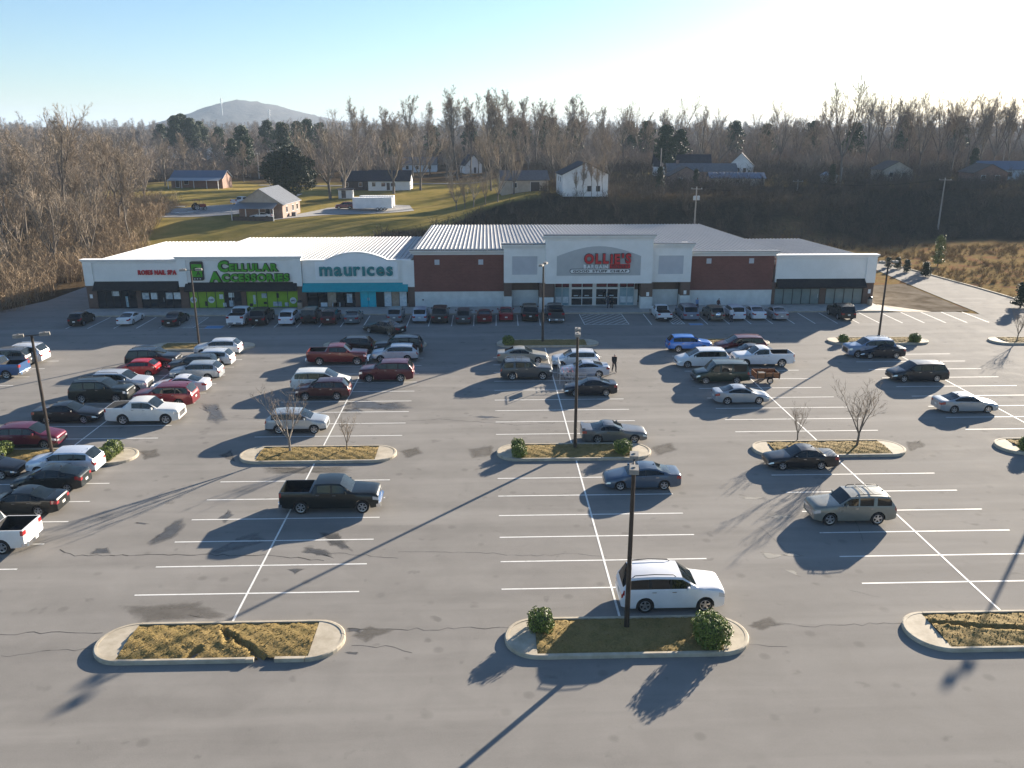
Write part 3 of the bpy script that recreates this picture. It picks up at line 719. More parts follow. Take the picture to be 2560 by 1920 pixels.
for xa, xb in ((-16.35, -15.36), (-15.33, -14.34)):
    d = part(b, 'door', m_turq, (xa, xb, YF-.14, YF-.05, FL+.02, 2.3)); part(d, 'door_handle', m_alu, ((xb-.12 if xa < -16 else xa+.06), (xb-.06 if xa < -16 else xa+.12), YF-.2, YF-.142, 1.0, 1.35))
storefront(b, -13.3, -10.35, YF-.1, FL, 2.5, 3, [m_posterw, m_tan, m_posterw], transom=2.2); poster(b, -18.1, -17.4, YF-.1, .7, 1.9, m_poster); 
for x in (-21.5, -20.0, -19.9): part(b, 'display_ledge', m_posterw, (x, x+.9, YF-.135, YF-.125, .2, .75))
roof(b, X0, X1, YF+.45, 138.5, 5.98, 5.25)
sg = empty('store_sign', (0, 0, 0), 0, 'teal lowercase lettering on the white arched panel', 'sign')
lettering(sg, 'maurıces', -21.35, -12.0, 4.3, 1.14, yf-.162, m_teal_l, .03, .12, gap=.1)
# ---------- the big discount store in the middle
b = empty('store_building', (0, 0, 0), 0, 'large brick discount store with tall pale entrance front', 'store')
X0, X1 = -9.3, 37.2
def brickwing(xa, xb, ztop, cap_z):
    part(b, 'brick_wall', m_brick, (xa, xb, YF-.3, YF+.3, 2.05, cap_z-.6)); part(b, 'painted_base', m_wainscot, (xa, xb, YF-.33, YF+.3, 0, 2.049)); part(b, 'base_ledge', m_wainscot, (xa, xb, YF-.38, YF-.301, 2.05, 2.13))
    cornice(b, xa-.05, xb+.05, YF-.3, cap_z-.6, ztop, True, .45)
brickwing(-9.3, 2.2, 7.45, 7.45); brickwing(26.3, 37.25, 7.15, 7.15)
for x in (-6.65, -1.05, 28.4, 33.95): part(b, 'wall_vent', m_panel_lav, (x, x+.62, YF-.36, YF-.301, 5.6, 6.25))
YT, YC = 104.5, 103.6
for xa, xb in ((2.2, 7.5), (20.9, 26.2)):
    part(b, 'tower_wall', m_eifs, (xa, xb, YT, YT+2.2, 3.4, 7.75)); cornice(b, xa, xb, YT-.001, 7.65, 8.3, True, .3)
    xm = (xa+xb)/2; part(b, 'inset_panel', m_panel_lav, (xm-1.6, xm+1.6, YT-.02, YT-.002, 4.45, 6.8))
    for q in ((xm-1.72, xm+1.72, YT-.06, YT-.003, 6.801, 6.92), (xm-1.72, xm+1.72, YT-.06, YT-.003, 4.33, 4.449), (xm-1.72, xm-1.601, YT-.06, YT-.003, 4.45, 6.8), (xm+1.601, xm+1.72, YT-.06, YT-.003, 4.45, 6.8)): part(b, 'moulding', m_eifs, q)
part(b, 'entrance_wall', m_eifs, (7.45, 21.0, YC, YC+3.0, 3.42, 8.95)); cornice(b, 7.45, 21.0, YC-.001, 8.85, 9.5, True, .3)
m = MB(); P = [(8.85, 4.45), (19.5, 4.45), (19.5, 6.9)]+[(19.5-(10.65)*k/14, 6.9+1.25*math.sin(math.pi*k/14)) for k in range(1, 14)]+[(8.85, 6.9)]
m.poly([(x, YC-.03, z) for x, z in P])
for (xa, za), (xb, zb) in zip(P, P[1:]+P[:1]): m.quad((xa, YC-.002, za), (xb, YC-.002, zb), (xb, YC-.03, zb), (xa, YC-.03, za))
m.build('arched_panel', m_panel_gray, b)
for xa, xb, y0 in ((2.2, 3.2, YT), (6.7, 8.5, YC+.1), (19.7, 21.2, YC+.1), (25.0, 26.2, YT)):
    part(b, 'brick_pier', m_brick2, (xa, xb, y0+.02, y0+1.1, 1.65, 3.399)); part(b, 'pier_base', m_wainscot, (xa-.02, xb+.02, y0, y0+1.12, 0, 1.649))
for xa, xb in ((3.2, 6.7), (21.2, 25.0)):
    part(b, 'recess_wall', m_brick2, (xa, xb, YF+.1, YF+.4, 2.2, 3.8)); part(b, 'recess_base', m_wainscot, (xa, xb, YF+.07, YF+.4, 0, 2.199))
part(b, 'recess_wall', m_brick2, (8.5, 8.85, YF+.1, YF+.4, 0, 3.8)); part(b, 'recess_wall', m_brick2, (19.2, 19.72, YF+.1, YF+.4, 2.2, 3.8)); part(b, 'recess_base', m_wainscot, (19.2, 19.72, YF+.07, YF+.4, 0, 2.199))
part(b, 'soffit', m_eifs, (3.2, 25.0, YC+1.2, YF+.4, 3.43, 3.5))
part(b, 'column', m_alu, (10.72, 10.98, YF-.05, YF+.1, FL, 3.42)); part(b, 'column', m_alu, (13.8, 14.2, YF-.05, YF+.1, FL, 3.42)); part(b, 'column', m_alu, (17.1, 17.3, YF-.05, YF+.1, FL, 3.42))
storefront(b, 8.85, 10.72, YF, FL, 3.3, 2, [m_pane_b], m_alu, .06, 2.5); storefront(b, 17.3, 19.2, YF, FL, 3.3, 2, [m_pane_b], m_alu, .06, 2.5)
for xa, xb in ((10.98, 13.8), (14.2, 17.1)):
    storefront(b, xa, xb, YF, FL, 3.3, 2, [m_pane], m_alu, .1, 2.45, door=0); part(b, 'door_rail', m_alu, (xa, xb, YF-.085, YF-.02, 1.1, 1.22)); part(b, 'door_header', m_alu, (xa, xb, YF-.09, YF-.02, 2.3, 2.56))
    w = (xb-xa)/2
    for k in range(2):
        poster(b, xa+k*w+.08, xa+(k+1)*w-.08, YF, 2.66, 3.2, m_maroon, 'banner'); poster(b, xa+k*w+.35, xa+k*w+.9, YF, 1.4, 1.5, m_posterw)
for xa in (8.9, 9.82, 17.36, 18.3):
    poster(b, xa+.04, xa+.82, YF, 2.66, 3.2, m_maroon, 'banner'); poster(b, xa+.06, xa+.8, YF, .5, 1.3, m_posterw); poster(b, xa+.06, xa+.8, YF, 1.4, 2.3, m_pane_b)
roof(b, X0-.4, 38.2, YF+.9, 148.9, 7.05, 6.05)
part(b, 'side_wall', m_eifs, (-9.7, -9.3, YF+.3, 148.8, 0, 5.6)); part(b, 'side_wall', m_eifs, (37.8, 38.2, YF+.3, 148.8, 0, 5.6)); part(b, 'rear_wall', m_wainscot, (-9.3, 37.8, 148.4, 148.8, 0, 5.5))
part(b, 'parapet_return', m_panel_lav, (2.0, 2.6, YT+2.25, YT+3.6, 6.6, 8.1)); part(b, 'parapet_return', m_panel_lav, (25.6, 26.3, YT+2.25, YT+3.6, 6.6, 8.1))
part(b, 'notice', m_white, (20.4, 20.75, YC+.06, YC+.118, 1.75, 2.25)); part(b, 'notice', m_white, (25.4, 25.75, YT-.03, YT+.018, 1.8, 2.3)); part(b, 'hose_bib', m_cap, (-8.35, -8.15, YF-.42, YF-.335, 1.0, 1.15))
sg = empty('store_sign', (0, 0, 0), 0, 'red and white store lettering on the grey arched panel over the entrance', 'sign')
lettering(sg, "OLLiE'S", 12.3, 18.2, 6.05, 1.18, YC-.03, m_red, .045, .2, gap=.16, outline=(m_blackp, .03), jitter=.03)
lettering(sg, 'BARGAIN', 12.25, 15.3, 5.4, .46, YC-.03, m_white, .05, .14, gap=.12)
rbox(15.55, 18.15, 5.36, 5.9, .06, YC-.12, YC-.031, 'word_panel', m_red, sg); lettering(sg, 'OUTLET', 15.75, 17.95, 5.46, .34, YC-.121, m_maroon, .04, .05, gap=.14)
rbox(10.5, 18.15, 4.74, 5.32, .28, YC-.15, YC-.031, 'slogan_edge', m_blackp, sg); rbox(10.57, 18.08, 4.8, 5.26, .22, YC-.17, YC-.151, 'slogan_panel', m_white, sg)
lettering(sg, 'GOOD STUFF CHEAP', 10.9, 17.8, 4.9, .27, YC-.171, m_blackp, .035, .02, gap=.08, space=.5)
# ---------- vacant unit at the road end
b = empty('store_building', (0, 0, 0), 0, 'vacant pale store unit with black awning beside the access road', 'store')
X0, X1 = 37.65, 50.75
part(b, 'wall', m_eifs, (X0, X1, YF-.02, YF+.45, 3.05, 6.35), (X1-.4, X1, YF+.45, 133.6, 0, 5.15)); part(b, 'rear_wall', m_wainscot, (X0, X1-.4, 133.2, 133.6, 0, 4.9))
part(b, 'pilaster', m_eifs, (X1-1.2, X1+.1, YF-.2, YF-.024, 2.95, 6.33)); part(b, 'brick_pier', m_brick2, (X1-1.25, X1+.04, YF-.16, YF+.3, 0, 2.94)); part(b, 'brick_pier', m_brick2, (37.27, 37.75, YF-.16, YF+.3, 0, 3.04)); part(b, 'brick_pier', m_brick2, (43.7, 44.55, YF-.08, YF+.3, 0, 2.6))
part(b, 'bulkhead', m_brick2, (37.75, X1-1.25, YF+.06, YF+.3, 2.48, 3.049))
cornice(b, X0, X1+.05, YF-.08, 6.2, 6.66, False, .28, mat=m_eifs_w)
awning(b, 37.85, 49.55, YF, 2.6, 3.5, 1.0, m_awn_blk)
storefront(b, 37.75, 43.7, YF, FL, 2.55, 5, [m_pane_l, m_pane_l, m_pane_l, m_pane_l, m_pane_l], door=4, transom=2.2); storefront(b, 44.55, 49.4, YF, FL, 2.55, 4, [m_pane_l], transom=2.2)
poster(b, 50.1, 50.45, YF-.16, 1.55, 2.1, m_white, 'address_plate')
roof(b, 38.25, X1, YF+.45, 133.7, 5.98, 5.25)
# bins, hydrant-like stub and signs standing on the sidewalk
def bin_(x, y, label):
    e = empty('trash_bin', (x, y, .134), 0, label, 'trash bin')
    MB().lathe([(0, 0), (.3, 0), (.32, .05), (.32, .8), (.29, .84), (0, .84)], 16).build('body', m_tan, e, True); MB().lathe([(.31, .842), (.31, .95), (.2, 1.1), (.0, 1.14)], 16).build('lid', m_blackp, e, True)
bin_(-24.0, 104.9, 'tan trash bin with dark lid between the phone shop and clothing store'); bin_(50.2, 105.0, 'tan trash bin with dark lid by the vacant unit'); bin_(8.3, 105.2, 'tan trash bin with dark lid beside the discount store doors')
# ================================================================ CARS
m_glass = nmat('car_glass', (0.008, 0.012, 0.013), 0.03, 0, 0.45)
m_trim = nmat('black_trim', (0.012, 0.012, 0.013), 0.5)
m_under = nmat('underbody', (0.01, 0.01, 0.01), 0.9)
m_tyre = vmat('tyre_rubber', (0.012, 0.012, 0.012), (0.024, 0.023, 0.022), 6, 0.85, False)
m_rim = nmat('alloy_rim', (0.55, 0.55, 0.56), 0.3, 0.85)
m_rimd = nmat('dark_rim', (0.06, 0.06, 0.065), 0.35, 0.6)
m_chrome = nmat('chrome', (0.75, 0.75, 0.76), 0.12, 1.0)
m_head = nmat('headlight_lens', (0.55, 0.57, 0.58), 0.08, 0.3, 0.8, 1.0)
m_tail = nmat('taillight_lens', (0.30, 0.008, 0.012), 0.12, 0, 0.7, 1.0)
m_plate = vmat('license_plate_face', (0.6, 0.6, 0.55), (0.75, 0.75, 0.72), 9, 0.5, False)
m_liner = vmat('bed_liner', (0.008, 0.008, 0.008), (0.018, 0.018, 0.018), 8, 0.85, False)
CM = dict(glass=m_glass, black=m_trim, under=m_under, chrome=m_chrome, head=m_head, tail=m_tail, plate=m_plate, liner=m_liner)

def interp(pts, s):
    if s <= pts[0][0]: return pts[0][1]
    for (a, za), (b, zb) in zip(pts, pts[1:]):
        if s <= b: return za+(zb-za)*(s-a)/(b-a)
    return pts[-1][1]
def sinterp(pts, s):
    """monotone smooth interpolation"""
    if s <= pts[0][0]: return pts[0][1]
    n = len(pts)
    if s >= pts[-1][0]: return pts[-1][1]
    d = [(pts[i+1][1]-pts[i][1])/(pts[i+1][0]-pts[i][0]) for i in range(n-1)]
    def tang(i):
        if i == 0: return d[0]
        if i == n-1: return d[-1]
        return 0 if d[i-1]*d[i] <= 0 else 2*d[i-1]*d[i]/(d[i-1]+d[i])
    for i in range(n-1):
        if s <= pts[i+1][0]:
            h = pts[i+1][0]-pts[i][0]; t = (s-pts[i][0])/h; m0, m1 = tang(i)*h, tang(i+1)*h
            return (2*t**3-3*t*t+1)*pts[i][1]+(t**3-2*t*t+t)*m0+(-2*t**3+3*t*t)*pts[i+1][1]+(t**3-t*t)*m1

BASE = dict(gc=.19, roofw=.70, belt_drop=.05, rails=False, bed=None, bumper=None, plan_n=(.78, .86, .92, .975), plan_t=(.82, .89, .945, .985), wr=.33, grille='black', cover=False, rake=.06, fascia=False, spare=False, spoiler=False, low_black=False)
def S(**k): d = dict(BASE); d.update(k); return d
SPEC = {
 'sedan': S(L=4.85, W=1.83, H=1.46, wb=2.80, fo=.95, sc=1.42, srf=2.20, srr=3.30, srg=4.18, zn=.74, zc=.98, zd=1.06, zt=1.04, doors=(1.55, 2.55, 3.45), glass=((1.62, 2.50), (2.58, 3.36), (3.40, 3.72)), roofw=.71),
 'small_sedan': S(L=4.58, W=1.79, H=1.45, wb=2.68, fo=.92, sc=1.30, srf=2.05, srr=3.10, srg=3.98, zn=.74, zc=.98, zd=1.07, zt=1.06, doors=(1.42, 2.42, 3.28), glass=((1.50, 2.37), (2.45, 3.18), (3.22, 3.52)), roofw=.71),
 'old_sedan': S(L=4.78, W=1.77, H=1.42, wb=2.62, fo=.95, sc=1.50, srf=2.18, srr=3.22, srg=3.86, zn=.76, zc=.93, zd=.98, zt=.97, doors=(1.6, 2.55, 3.4), glass=((1.68, 2.50), (2.58, 3.34)), roofw=.73, wr=.31, plan_n=(.86, .92, .96, .99), plan_t=(.88, .93, .97, .99)),
 'large_sedan': S(L=5.02, W=1.87, H=1.50, wb=2.86, fo=.98, sc=1.50, srf=2.28, srr=3.40, srg=4.25, zn=.78, zc=1.0, zd=1.07, zt=1.05, doors=(1.62, 2.65, 3.55), glass=((1.7, 2.6), (2.68, 3.46), (3.5, 3.8)), roofw=.71),
 'muscle': S(L=4.78, W=1.88, H=1.39, wb=2.72, fo=.93, sc=1.72, srf=2.42, srr=3.22, srg=4.02, zn=.80, zc=.98, zd=1.03, zt=1.06, doors=(1.8, 3.05), glass=((1.9, 2.95), (3.12, 3.42)), roofw=.68, plan_n=(.86, .92, .96, .99), spoiler=True),
 'coupe': S(L=4.6, W=1.72, H=1.32, wb=2.6, fo=.95, sc=1.45, srf=2.15, srr=2.95, srg=3.85, zn=.70, zc=.90, zd=.96, zt=.97, doors=(1.55, 2.85), glass=((1.63, 2.8), (2.9, 3.3)), roofw=.69, wr=.31),
 'hatch': S(L=4.0, W=1.70, H=1.51, wb=2.50, fo=.80, sc=1.08, srf=1.75, srr=3.35, srg=3.86, zn=.78, zc=1.02, zd=1.08, zt=1.02, doors=(1.2, 2.15, 3.0), glass=((1.28, 2.1), (2.18, 2.95), (3.05, 3.35)), roofw=.74, wr=.31),
 'liftback': S(L=4.50, W=1.75, H=1.49, wb=2.70, fo=.92, sc=1.10, srf=2.05, srr=3.15, srg=4.32, zn=.72, zc=.98, zd=1.12, zt=1.08, doors=(1.35, 2.35, 3.25), glass=((1.45, 2.30), (2.38, 3.15), (3.2, 3.6)), roofw=.71, wr=.31),
 'crossover': S(L=4.58, W=1.83, H=1.67, wb=2.65, fo=.90, sc=1.15, srf=1.92, srr=4.02, srg=4.49, zn=.99, zc=1.14, zd=1.14, zt=1.06, doors=(1.35, 2.35, 3.25), glass=((1.45, 2.30), (2.38, 3.22), (3.32, 4.08)), roofw=.765, wr=.355, gc=.23, low_black=True, plan_t=(.88, .93, .97, .99)),
 'big_suv': S(L=4.92, W=1.99, H=1.86, wb=2.86, fo=.93, sc=1.32, srf=2.06, srr=4.46, srg=4.83, zn=1.18, zc=1.28, zd=1.25, zt=1.12, doors=(1.55, 2.60, 3.55), glass=((1.66, 2.55), (2.63, 3.5), (3.64, 4.55)), roofw=.8, wr=.38, gc=.24, plan_t=(.90, .94, .975, .99), rails=True, plan_n=(.87, .93, .965, .99)),
 'boxy_suv': S(L=4.80, W=1.90, H=1.80, wb=2.79, fo=.92, sc=1.48, srf=2.05, srr=4.35, srg=4.68, zn=1.14, zc=1.24, zd=1.20, zt=1.14, doors=(1.56, 2.55, 3.45), glass=((1.66, 2.5), (2.58, 3.4), (3.6, 4.45)), roofw=.82, wr=.39, gc=.28, plan_n=(.84, .9, .95, .985), plan_t=(.92, .955, .98, .995), rails=True, grille='chrome'),
 'jeep': S(L=4.3, W=1.85, H=1.83, wb=2.9, fo=.6, sc=1.42, srf=1.72, srr=4.05, srg=4.2, zn=1.10, zc=1.18, zd=1.15, zt=1.1, doors=(1.5, 2.4, 3.25), glass=((1.6, 2.35), (2.45, 3.2), (3.35, 4.0)), roofw=.84, wr=.40, gc=.32, plan_n=(.86, .9, .95, .97), plan_t=(.97, .98, .99, 1), spare=True),
 'minivan': S(L=5.14, W=1.99, H=1.74, wb=3.03, fo=.98, sc=1.12, srf=2.08, srr=4.62, srg=5.0, zn=.88, zc=1.10, zd=1.12, zt=1.05, doors=(1.45, 2.5, 3.5), glass=((1.55, 2.45), (2.53, 3.5), (3.6, 4.72)), roofw=.81, wr=.345, gc=.2, plan_t=(.92, .955, .98, .995)),
 'cargo_van': S(L=4.82, W=1.97, H=1.93, wb=2.82, fo=.86, sc=1.02, srf=1.72, srr=4.62, srg=4.75, zn=1.02, zc=1.17, zd=1.15, zt=1.12, doors=(1.2, 2.15, 3.2), glass=((1.3, 2.1), (2.22, 3.2), (3.3, 4.5)), roofw=.86, wr=.35, gc=.26, plan_n=(.9, .94, .97, .99), plan_t=(.96, .975, .99, 1), bumper='black', grille='chrome'),
 'crew_pickup': S(L=5.85, W=2.03, H=1.92, wb=3.65, fo=.96, sc=1.58, srf=2.22, srr=3.74, srg=3.98, zn=1.24, zc=1.32, zd=1.38, zt=1.38, doors=(1.70, 2.75, 3.72), glass=((1.80, 2.70), (2.80, 3.60)), roofw=.79, wr=.41, gc=.34, plan_n=(.88, .92, .96, .985), plan_t=(.97, .98, .99, 1), bed=4.08, bumper='chrome', grille='chrome'),
 'ext_pickup': S(L=5.75, W=2.02, H=1.9, wb=3.55, fo=1.0, sc=1.62, srf=2.28, srr=3.30, srg=3.52, zn=1.20, zc=1.29, zd=1.33, zt=1.33, doors=(1.72, 2.85, 3.35), glass=((1.82, 2.78), (2.88, 3.25)), roofw=.79, wr=.41, gc=.34, plan_n=(.86, .91, .95, .985), plan_t=(.97, .98, .99, 1), bed=3.60, bumper='chrome', grille='chrome'),
 'small_pickup': S(L=5.2, W=1.80, H=1.65, wb=3.1, fo=.9, sc=1.5, srf=2.1, srr=3.05, srg=3.3, zn=.98, zc=1.1, zd=1.1, zt=1.1, doors=(1.6, 2.75), glass=((1.7, 2.65), (2.75, 3.05)), roofw=.76, wr=.36, gc=.28, plan_n=(.86, .92, .96, .99), plan_t=(.97, .98, .99, 1), bed=3.4, bumper='black'),
 'luxury_truck': S(L=5.62, W=2.02, H=1.88, wb=3.30, fo=.98, sc=1.62, srf=2.25, srr=3.75, srg=4.15, zn=1.20, zc=1.29, zd=1.38, zt=1.34, doors=(1.72, 2.75, 3.6), glass=((1.82, 2.70), (2.80, 3.50)), roofw=.79, wr=.42, gc=.30, plan_n=(.88, .93, .965, .985), plan_t=(.96, .975, .99, 1), bed=4.25, cover=True, grille='chrome', rails=True),
}
_spec_cache = {}
def build_spec(key):
    """meshes of one car kind: list of (part name, mesh, material key, sub-parts)"""
    if key in _spec_cache: return _spec_cache[key]
    q = SPEC[key]; L, W, H = q['L'], q['W'], q['H']; r = q['wr']; RA = r*1.13
    sw = (q['fo'], q['fo']+q['wb']); sc, srf, srr, srg = q['sc'], q['srf'], q['srr'], q['srg']
    keys = {0, .05, .14, .32, L-.32, L-.14, L-.05, L, sc, srf, srr, srg, (sc+srf)/2, (srr+srg)/2, sc*.55, sc*.78, (srf+srr)/2}
    for d in q['doors']: keys.add(d)
    for a, b_ in q['glass']: keys |= {a, b_}
    for c0 in sw:
        keys |= {c0-RA-.006, c0+RA+.006}
        for k in range(9): keys.add(c0-RA*math.cos(math.pi*k/8))
    if q['bed']: keys |= {q['bed'], q['bed']+.02, L-.09, L-.07}
    hard = sorted(keys); st = [hard[0]]
    prio = {0, L, sc, srf, srr, srg}
    for s in hard[1:]:
        if s-st[-1] < .0045: continue
        st.append(s)
    top = [(0, q['zn']-.15), (.05, q['zn']-.06), (.16, q['zn']), (sc*.6, q['zn']*.45+q['zc']*.55+.01), (sc, q['zc'])]
    rear = [(srg, q['zd']), ((srg+L)/2 if L-srg > .5 else (srg+L-.06)/2, (q['zd']*.45+q['zt']*.55)+.005), (L-.06, q['zt']-.02), (L, q['zt']-.10)]
    if q['bed']: rear = [(srg, q['zd']), (L-.04, q['zt']), (L, q['zt']-.02)]
    def deck(s): return sinterp(top, s) if s <= sc else sinterp(rear, s) if s >= srg else q['zc']+(q['zd']-q['zc'])*(s-sc)/(srg-sc)
    def belt(s):
        b0 = interp([(0, q['zn']-.30), (.10, q['zn']-.20), (.5, q['zn']-.12), (sc, q['zc']-.06), (srg, q['zd']-.05), (max(srg+.01, L-.1), q['zt']-.08), (L, q['zt']-.16)], s)
        if q['bed'] and s > srg: b0 = deck(s)-.035
        return b0
    def tt(s):
        if s <= sc or s >= srg: return 0.0
        if s < srf: u = (s-sc)/(srf-sc); return u+.16*u*(1-u)
        if s > srr: u = (srg-s)/(srg-srr); return u+(.22 if srg-srr > .45 else .1)*u*(1-u)
        return 1.0
    def roofz(s):
        m_ = (srf+srr)/2; h_ = (srr-srf)/2; u = max(-1.6, min(1.6, (s-m_)/h_))
        return H-.045*u*u if u < 0 else H-q['rake']*u*u
    def plan(s):
        a, b_, c_, d_ = q['plan_n']; e, f, g, h = q['plan_t']
        return sinterp([(0, a), (.05, b_), (.14, c_), (.32, d_), (.75, 1), (L-.7, 1), (L-.32, h), (L-.14, g), (L-.05, f), (L, e)], s)
    def zbot(s):
        z = q['gc']+.07*(1-ss(0, .4, s))+.09*ss(L-.5, L, s)
        for c0 in sw:
            d = abs(s-c0)
            if d <= RA+.002: z = max(z, r+math.sqrt(max(0, RA*RA-d*d)))
        return z
    rows = []
    for s in st:
        w = W/2*plan(s); zb = zbot(s); zl = belt(s); zd = deck(s); t = tt(s); zr = roofz(s); rw = W/2*q['roofw']
        if zb > zl-.09: zb = zl-.09
        z3 = max(zb+.025, q['gc']+.20); z4 = max(z3+.025, q['gc']+(zl-q['gc'])*.74)
        if z4 > zl-.02: z4 = zl-.02
        if z3 > z4-.02: z3 = z4-.02
        hood = [(.935*w, zl+.38*(zd-zl)), (.86*w, zl+.68*(zd-zl)), (.74*w, zl+.86*(zd-zl)), (.40*w, zl+.975*(zd-zl)), (0, zd)]
        gh = [(.945*w, zl+.035), (rw+.055, zr-.135), (rw, zr-.045), (.5*rw, zr-.01), (0, zr)]
        up = [(a[0]+(c_[0]-a[0])*t, a[1]+(c_[1]-a[1])*t) for a, c_ in zip(hood, gh)]
        if q['bed'] and not q['cover'] and q['bed']+.015 <= s <= L-.085:
            fz = q['gc']+.42; up = [(.945*w, zd), (.88*w, zd), (.865*w, fz), (.4*w, fz), (0, fz)]
        elif q['bed'] and s >= q['bed']-.01:
            up = [(.945*w, zd), (.88*w, zd), (.865*w, zd), (.4*w, zd+.01), (0, zd+.012)]
        rows.append([(0, zb), (.80*w, zb), (.955*w, zb+.004), (1.0*w, z3), (.992*w, z4), (.962*w, zl)]+up)
    NR = len(rows[0]); parts = {}
    def pt(i, j, sd): y, z = rows[i][j]; return (L/2-st[i], sd*y, z)
    def put(name, idx, quad): parts.setdefault((name, idx), []).append(quad)
    def cls(j, s, sd):
        if j <= 1: return ('underbody', 0)
        if q['bed'] and not q['cover'] and j >= 7 and q['bed'] < s < L-.08: return ('bed_liner', 0)
        if q['bed'] and q['cover'] and j >= 7 and q['bed'] < s < L-.1: return ('bed_cover', 0)
        if j in (8, 9):
            if sc < s < srf: return ('windshield', 0)
            if srr < s < srg: return ('rear_window', 0)
            return ('body', 0)
        if j == 6:
            if sc < s < srg:
                for k, (a, b_) in enumerate(q['glass']):
                    if a < s < b_: return ('side_window', (sd, k))
                if q['glass'][0][0] < s < q['glass'][-1][1]-.02 and q['H'] > 0: return ('pillar', (sd, sum(1 for a, b_ in q['glass'] if s > b_))) if key not in ('cargo_van', 'boxy_suv') else ('body', 0)
            return ('body', 0)
        if j == 4 and s < .32: return ('headlight', sd)
        if j == 4 and s > L-(.14 if q['bed'] else .32 if H < 1.55 else .2): return ('taillight', sd)
        if q['low_black'] and j == 2: return ('trim', 0)
        if j in (2, 3, 4):
            for k, (a, b_) in enumerate(zip(q['doors'], q['doors'][1:])):
                if a < s < b_ and not any(abs(s-c0) < RA+.01 for c0 in sw): return ('door', (sd, k))
        return ('body', 0)
    for i in range(len(st)-1):
        s = (st[i]+st[i+1])/2
        for sd in (1, -1):
            for j in range(NR-1):
                qd = (pt(i, j, sd), pt(i+1, j, sd), pt(i+1, j+1, sd), pt(i, j+1, sd))
                put(*cls(j, s, sd), qd if sd < 0 else qd[::-1])
    for end, i in ((0, 0), (1, len(st)-1)):
        for j in range(NR-1):
            (y0, z0), (y1, z1) = rows[i][j], rows[i][j+1]; x = L/2-st[i]
            fr = [-1, -.66, .66, 1]
            for k in range(3):
                a, b_ = fr[k], fr[k+1]; bul = .03 if k == 1 and 2 <= j <= 4 else 0
                qd = ((x, a*y0, z0), (x, b_*y0, z0), (x, b_*y1, z1), (x, a*y1, z1))
                side = -1 if k == 0 else 1
                if end == 0:
                    nm = ('headlight', side) if (j == 4 and k != 1) else ('grille', 0) if (k == 1 and j in (3, 4)) else ('body', 0) if j >= 2 else ('underbody', 0)
                else:
                    nm = ('taillight', side) if (j == 4 and k != 1) else ('body', 0) if j >= 2 else ('underbody', 0)
                put(*nm, qd)
    out = []
    mk = dict(body='paint', door='paint', underbody='under', bed_liner='liner', bed_cover='liner', windshield='glass', rear_window='glass', side_window='glass', pillar='black', headlight='head', taillight='tail', grille=q['grille'], trim='black')
    for (nm, idx), fs in parts.items():
        V = {}; Vl = []; Fl = []
        for f in fs:
            ids = []
            for p in f:
                kk = (round(p[0], 4), round(p[1], 4), round(p[2], 4))
                if kk not in V: V[kk] = len(Vl); Vl.append(kk)
                if not ids or V[kk] != ids[-1]: ids.append(V[kk])
            if len(ids) > 1 and ids[0] == ids[-1]: ids.pop()
            if len(set(ids)) >= 3: Fl.append(tuple(ids))
        if not Fl: continue
        me = bpy.data.meshes.new(nm); me.from_pydata(Vl, [], Fl); me.polygons.foreach_set('use_smooth', [True]*len(Fl)); me.update()
        try: me.set_sharp_from_angle(angle=R_(32))
        except Exception: pass
        subs = []
        if nm == 'door':
            sd, k = idx; s1 = q['doors'][k+1]-.14; z = belt(s1)-.10
            hm = MB().box((L/2-s1+.02, sd*(W/2+.012), z), (.20, .035, .03)).mesh('door_handle', (m_chrome,)); subs.append(('door_handle', hm, 'chrome'))
        out.append((nm, me, mk[nm], subs))
    # fittings
    for sd in (1, -1):
        s = q['glass'][0][0]+.12; z = belt(s)+.10
        m = MB().box((L/2-s, sd*(W/2+.07), z), (.13, .20, .15), 0, 0, .82).box((L/2-s-.02, sd*(W/2-.04), z-.06), (.05, .1, .04)); out.append(('wing_mirror', m.mesh('wing_mirror', ()), 'paint', []))
    zp = q['gc']+.42 if H < 1.6 else q['gc']+.52
    if q['bed']: zp = q['gc']+.22
    out.append(('license_plate', MB().box((-L/2-(.02 if not q['bumper'] else .17), 0, zp), (.012, .31, .155)).mesh('license_plate', ()), 'plate', []))
    if q['bumper']:
        for sx, nm in ((1, 'bumper'), (-1, 'bumper')):
            z = q['gc']+.17; m = MB().box((sx*(L/2+.045), 0, z), (.20, W*.80, .24), 0, 0, .94)
            for sd in (1, -1): m.box((sx*(L/2-.06), sd*W*.435, z), (.26, W*.10, .22), -sx*sd*.5, 0, .94)
            out.append((nm, m.mesh(nm, ()), 'chrome' if q['bumper'] == 'chrome' else 'black', []))
    if q['rails']:
        y = W/2*q['roofw']-.05
        for sd in (1, -1):
            m = MB(); a, b_ = srf+.30, srr-.05
            m.tube([(L/2-a, sd*y, roofz(a)-.03), (L/2-a-.12, sd*y, roofz(a)+.055), (L/2-(a+b_)/2, sd*y, roofz((a+b_)/2)+.06), (L/2-b_+.12, sd*y, roofz(b_)+.06), (L/2-b_, sd*y, roofz(b_)-.04)], .022, 6)
            out.append(('roof_rail', m.mesh('roof_rail', (), True), 'black', []))
        if key == 'boxy_suv':
            for s in (srf+.8, srf+1.35): out.append(('crossbar', MB().box((L/2-s, 0, roofz(s)+.065), (.05, 2*y, .03)).mesh('crossbar', ()), 'black', []))
    if q['spare']:
        out.append(('spare_wheel', MB().lathe([(0, -.12), (.30, -.12), (.36, -.06), (.36, .06), (.30, .1), (0, .1)], 18, 'y').mesh('spare_wheel', (), True), 'black', [('spin', None, None)]))
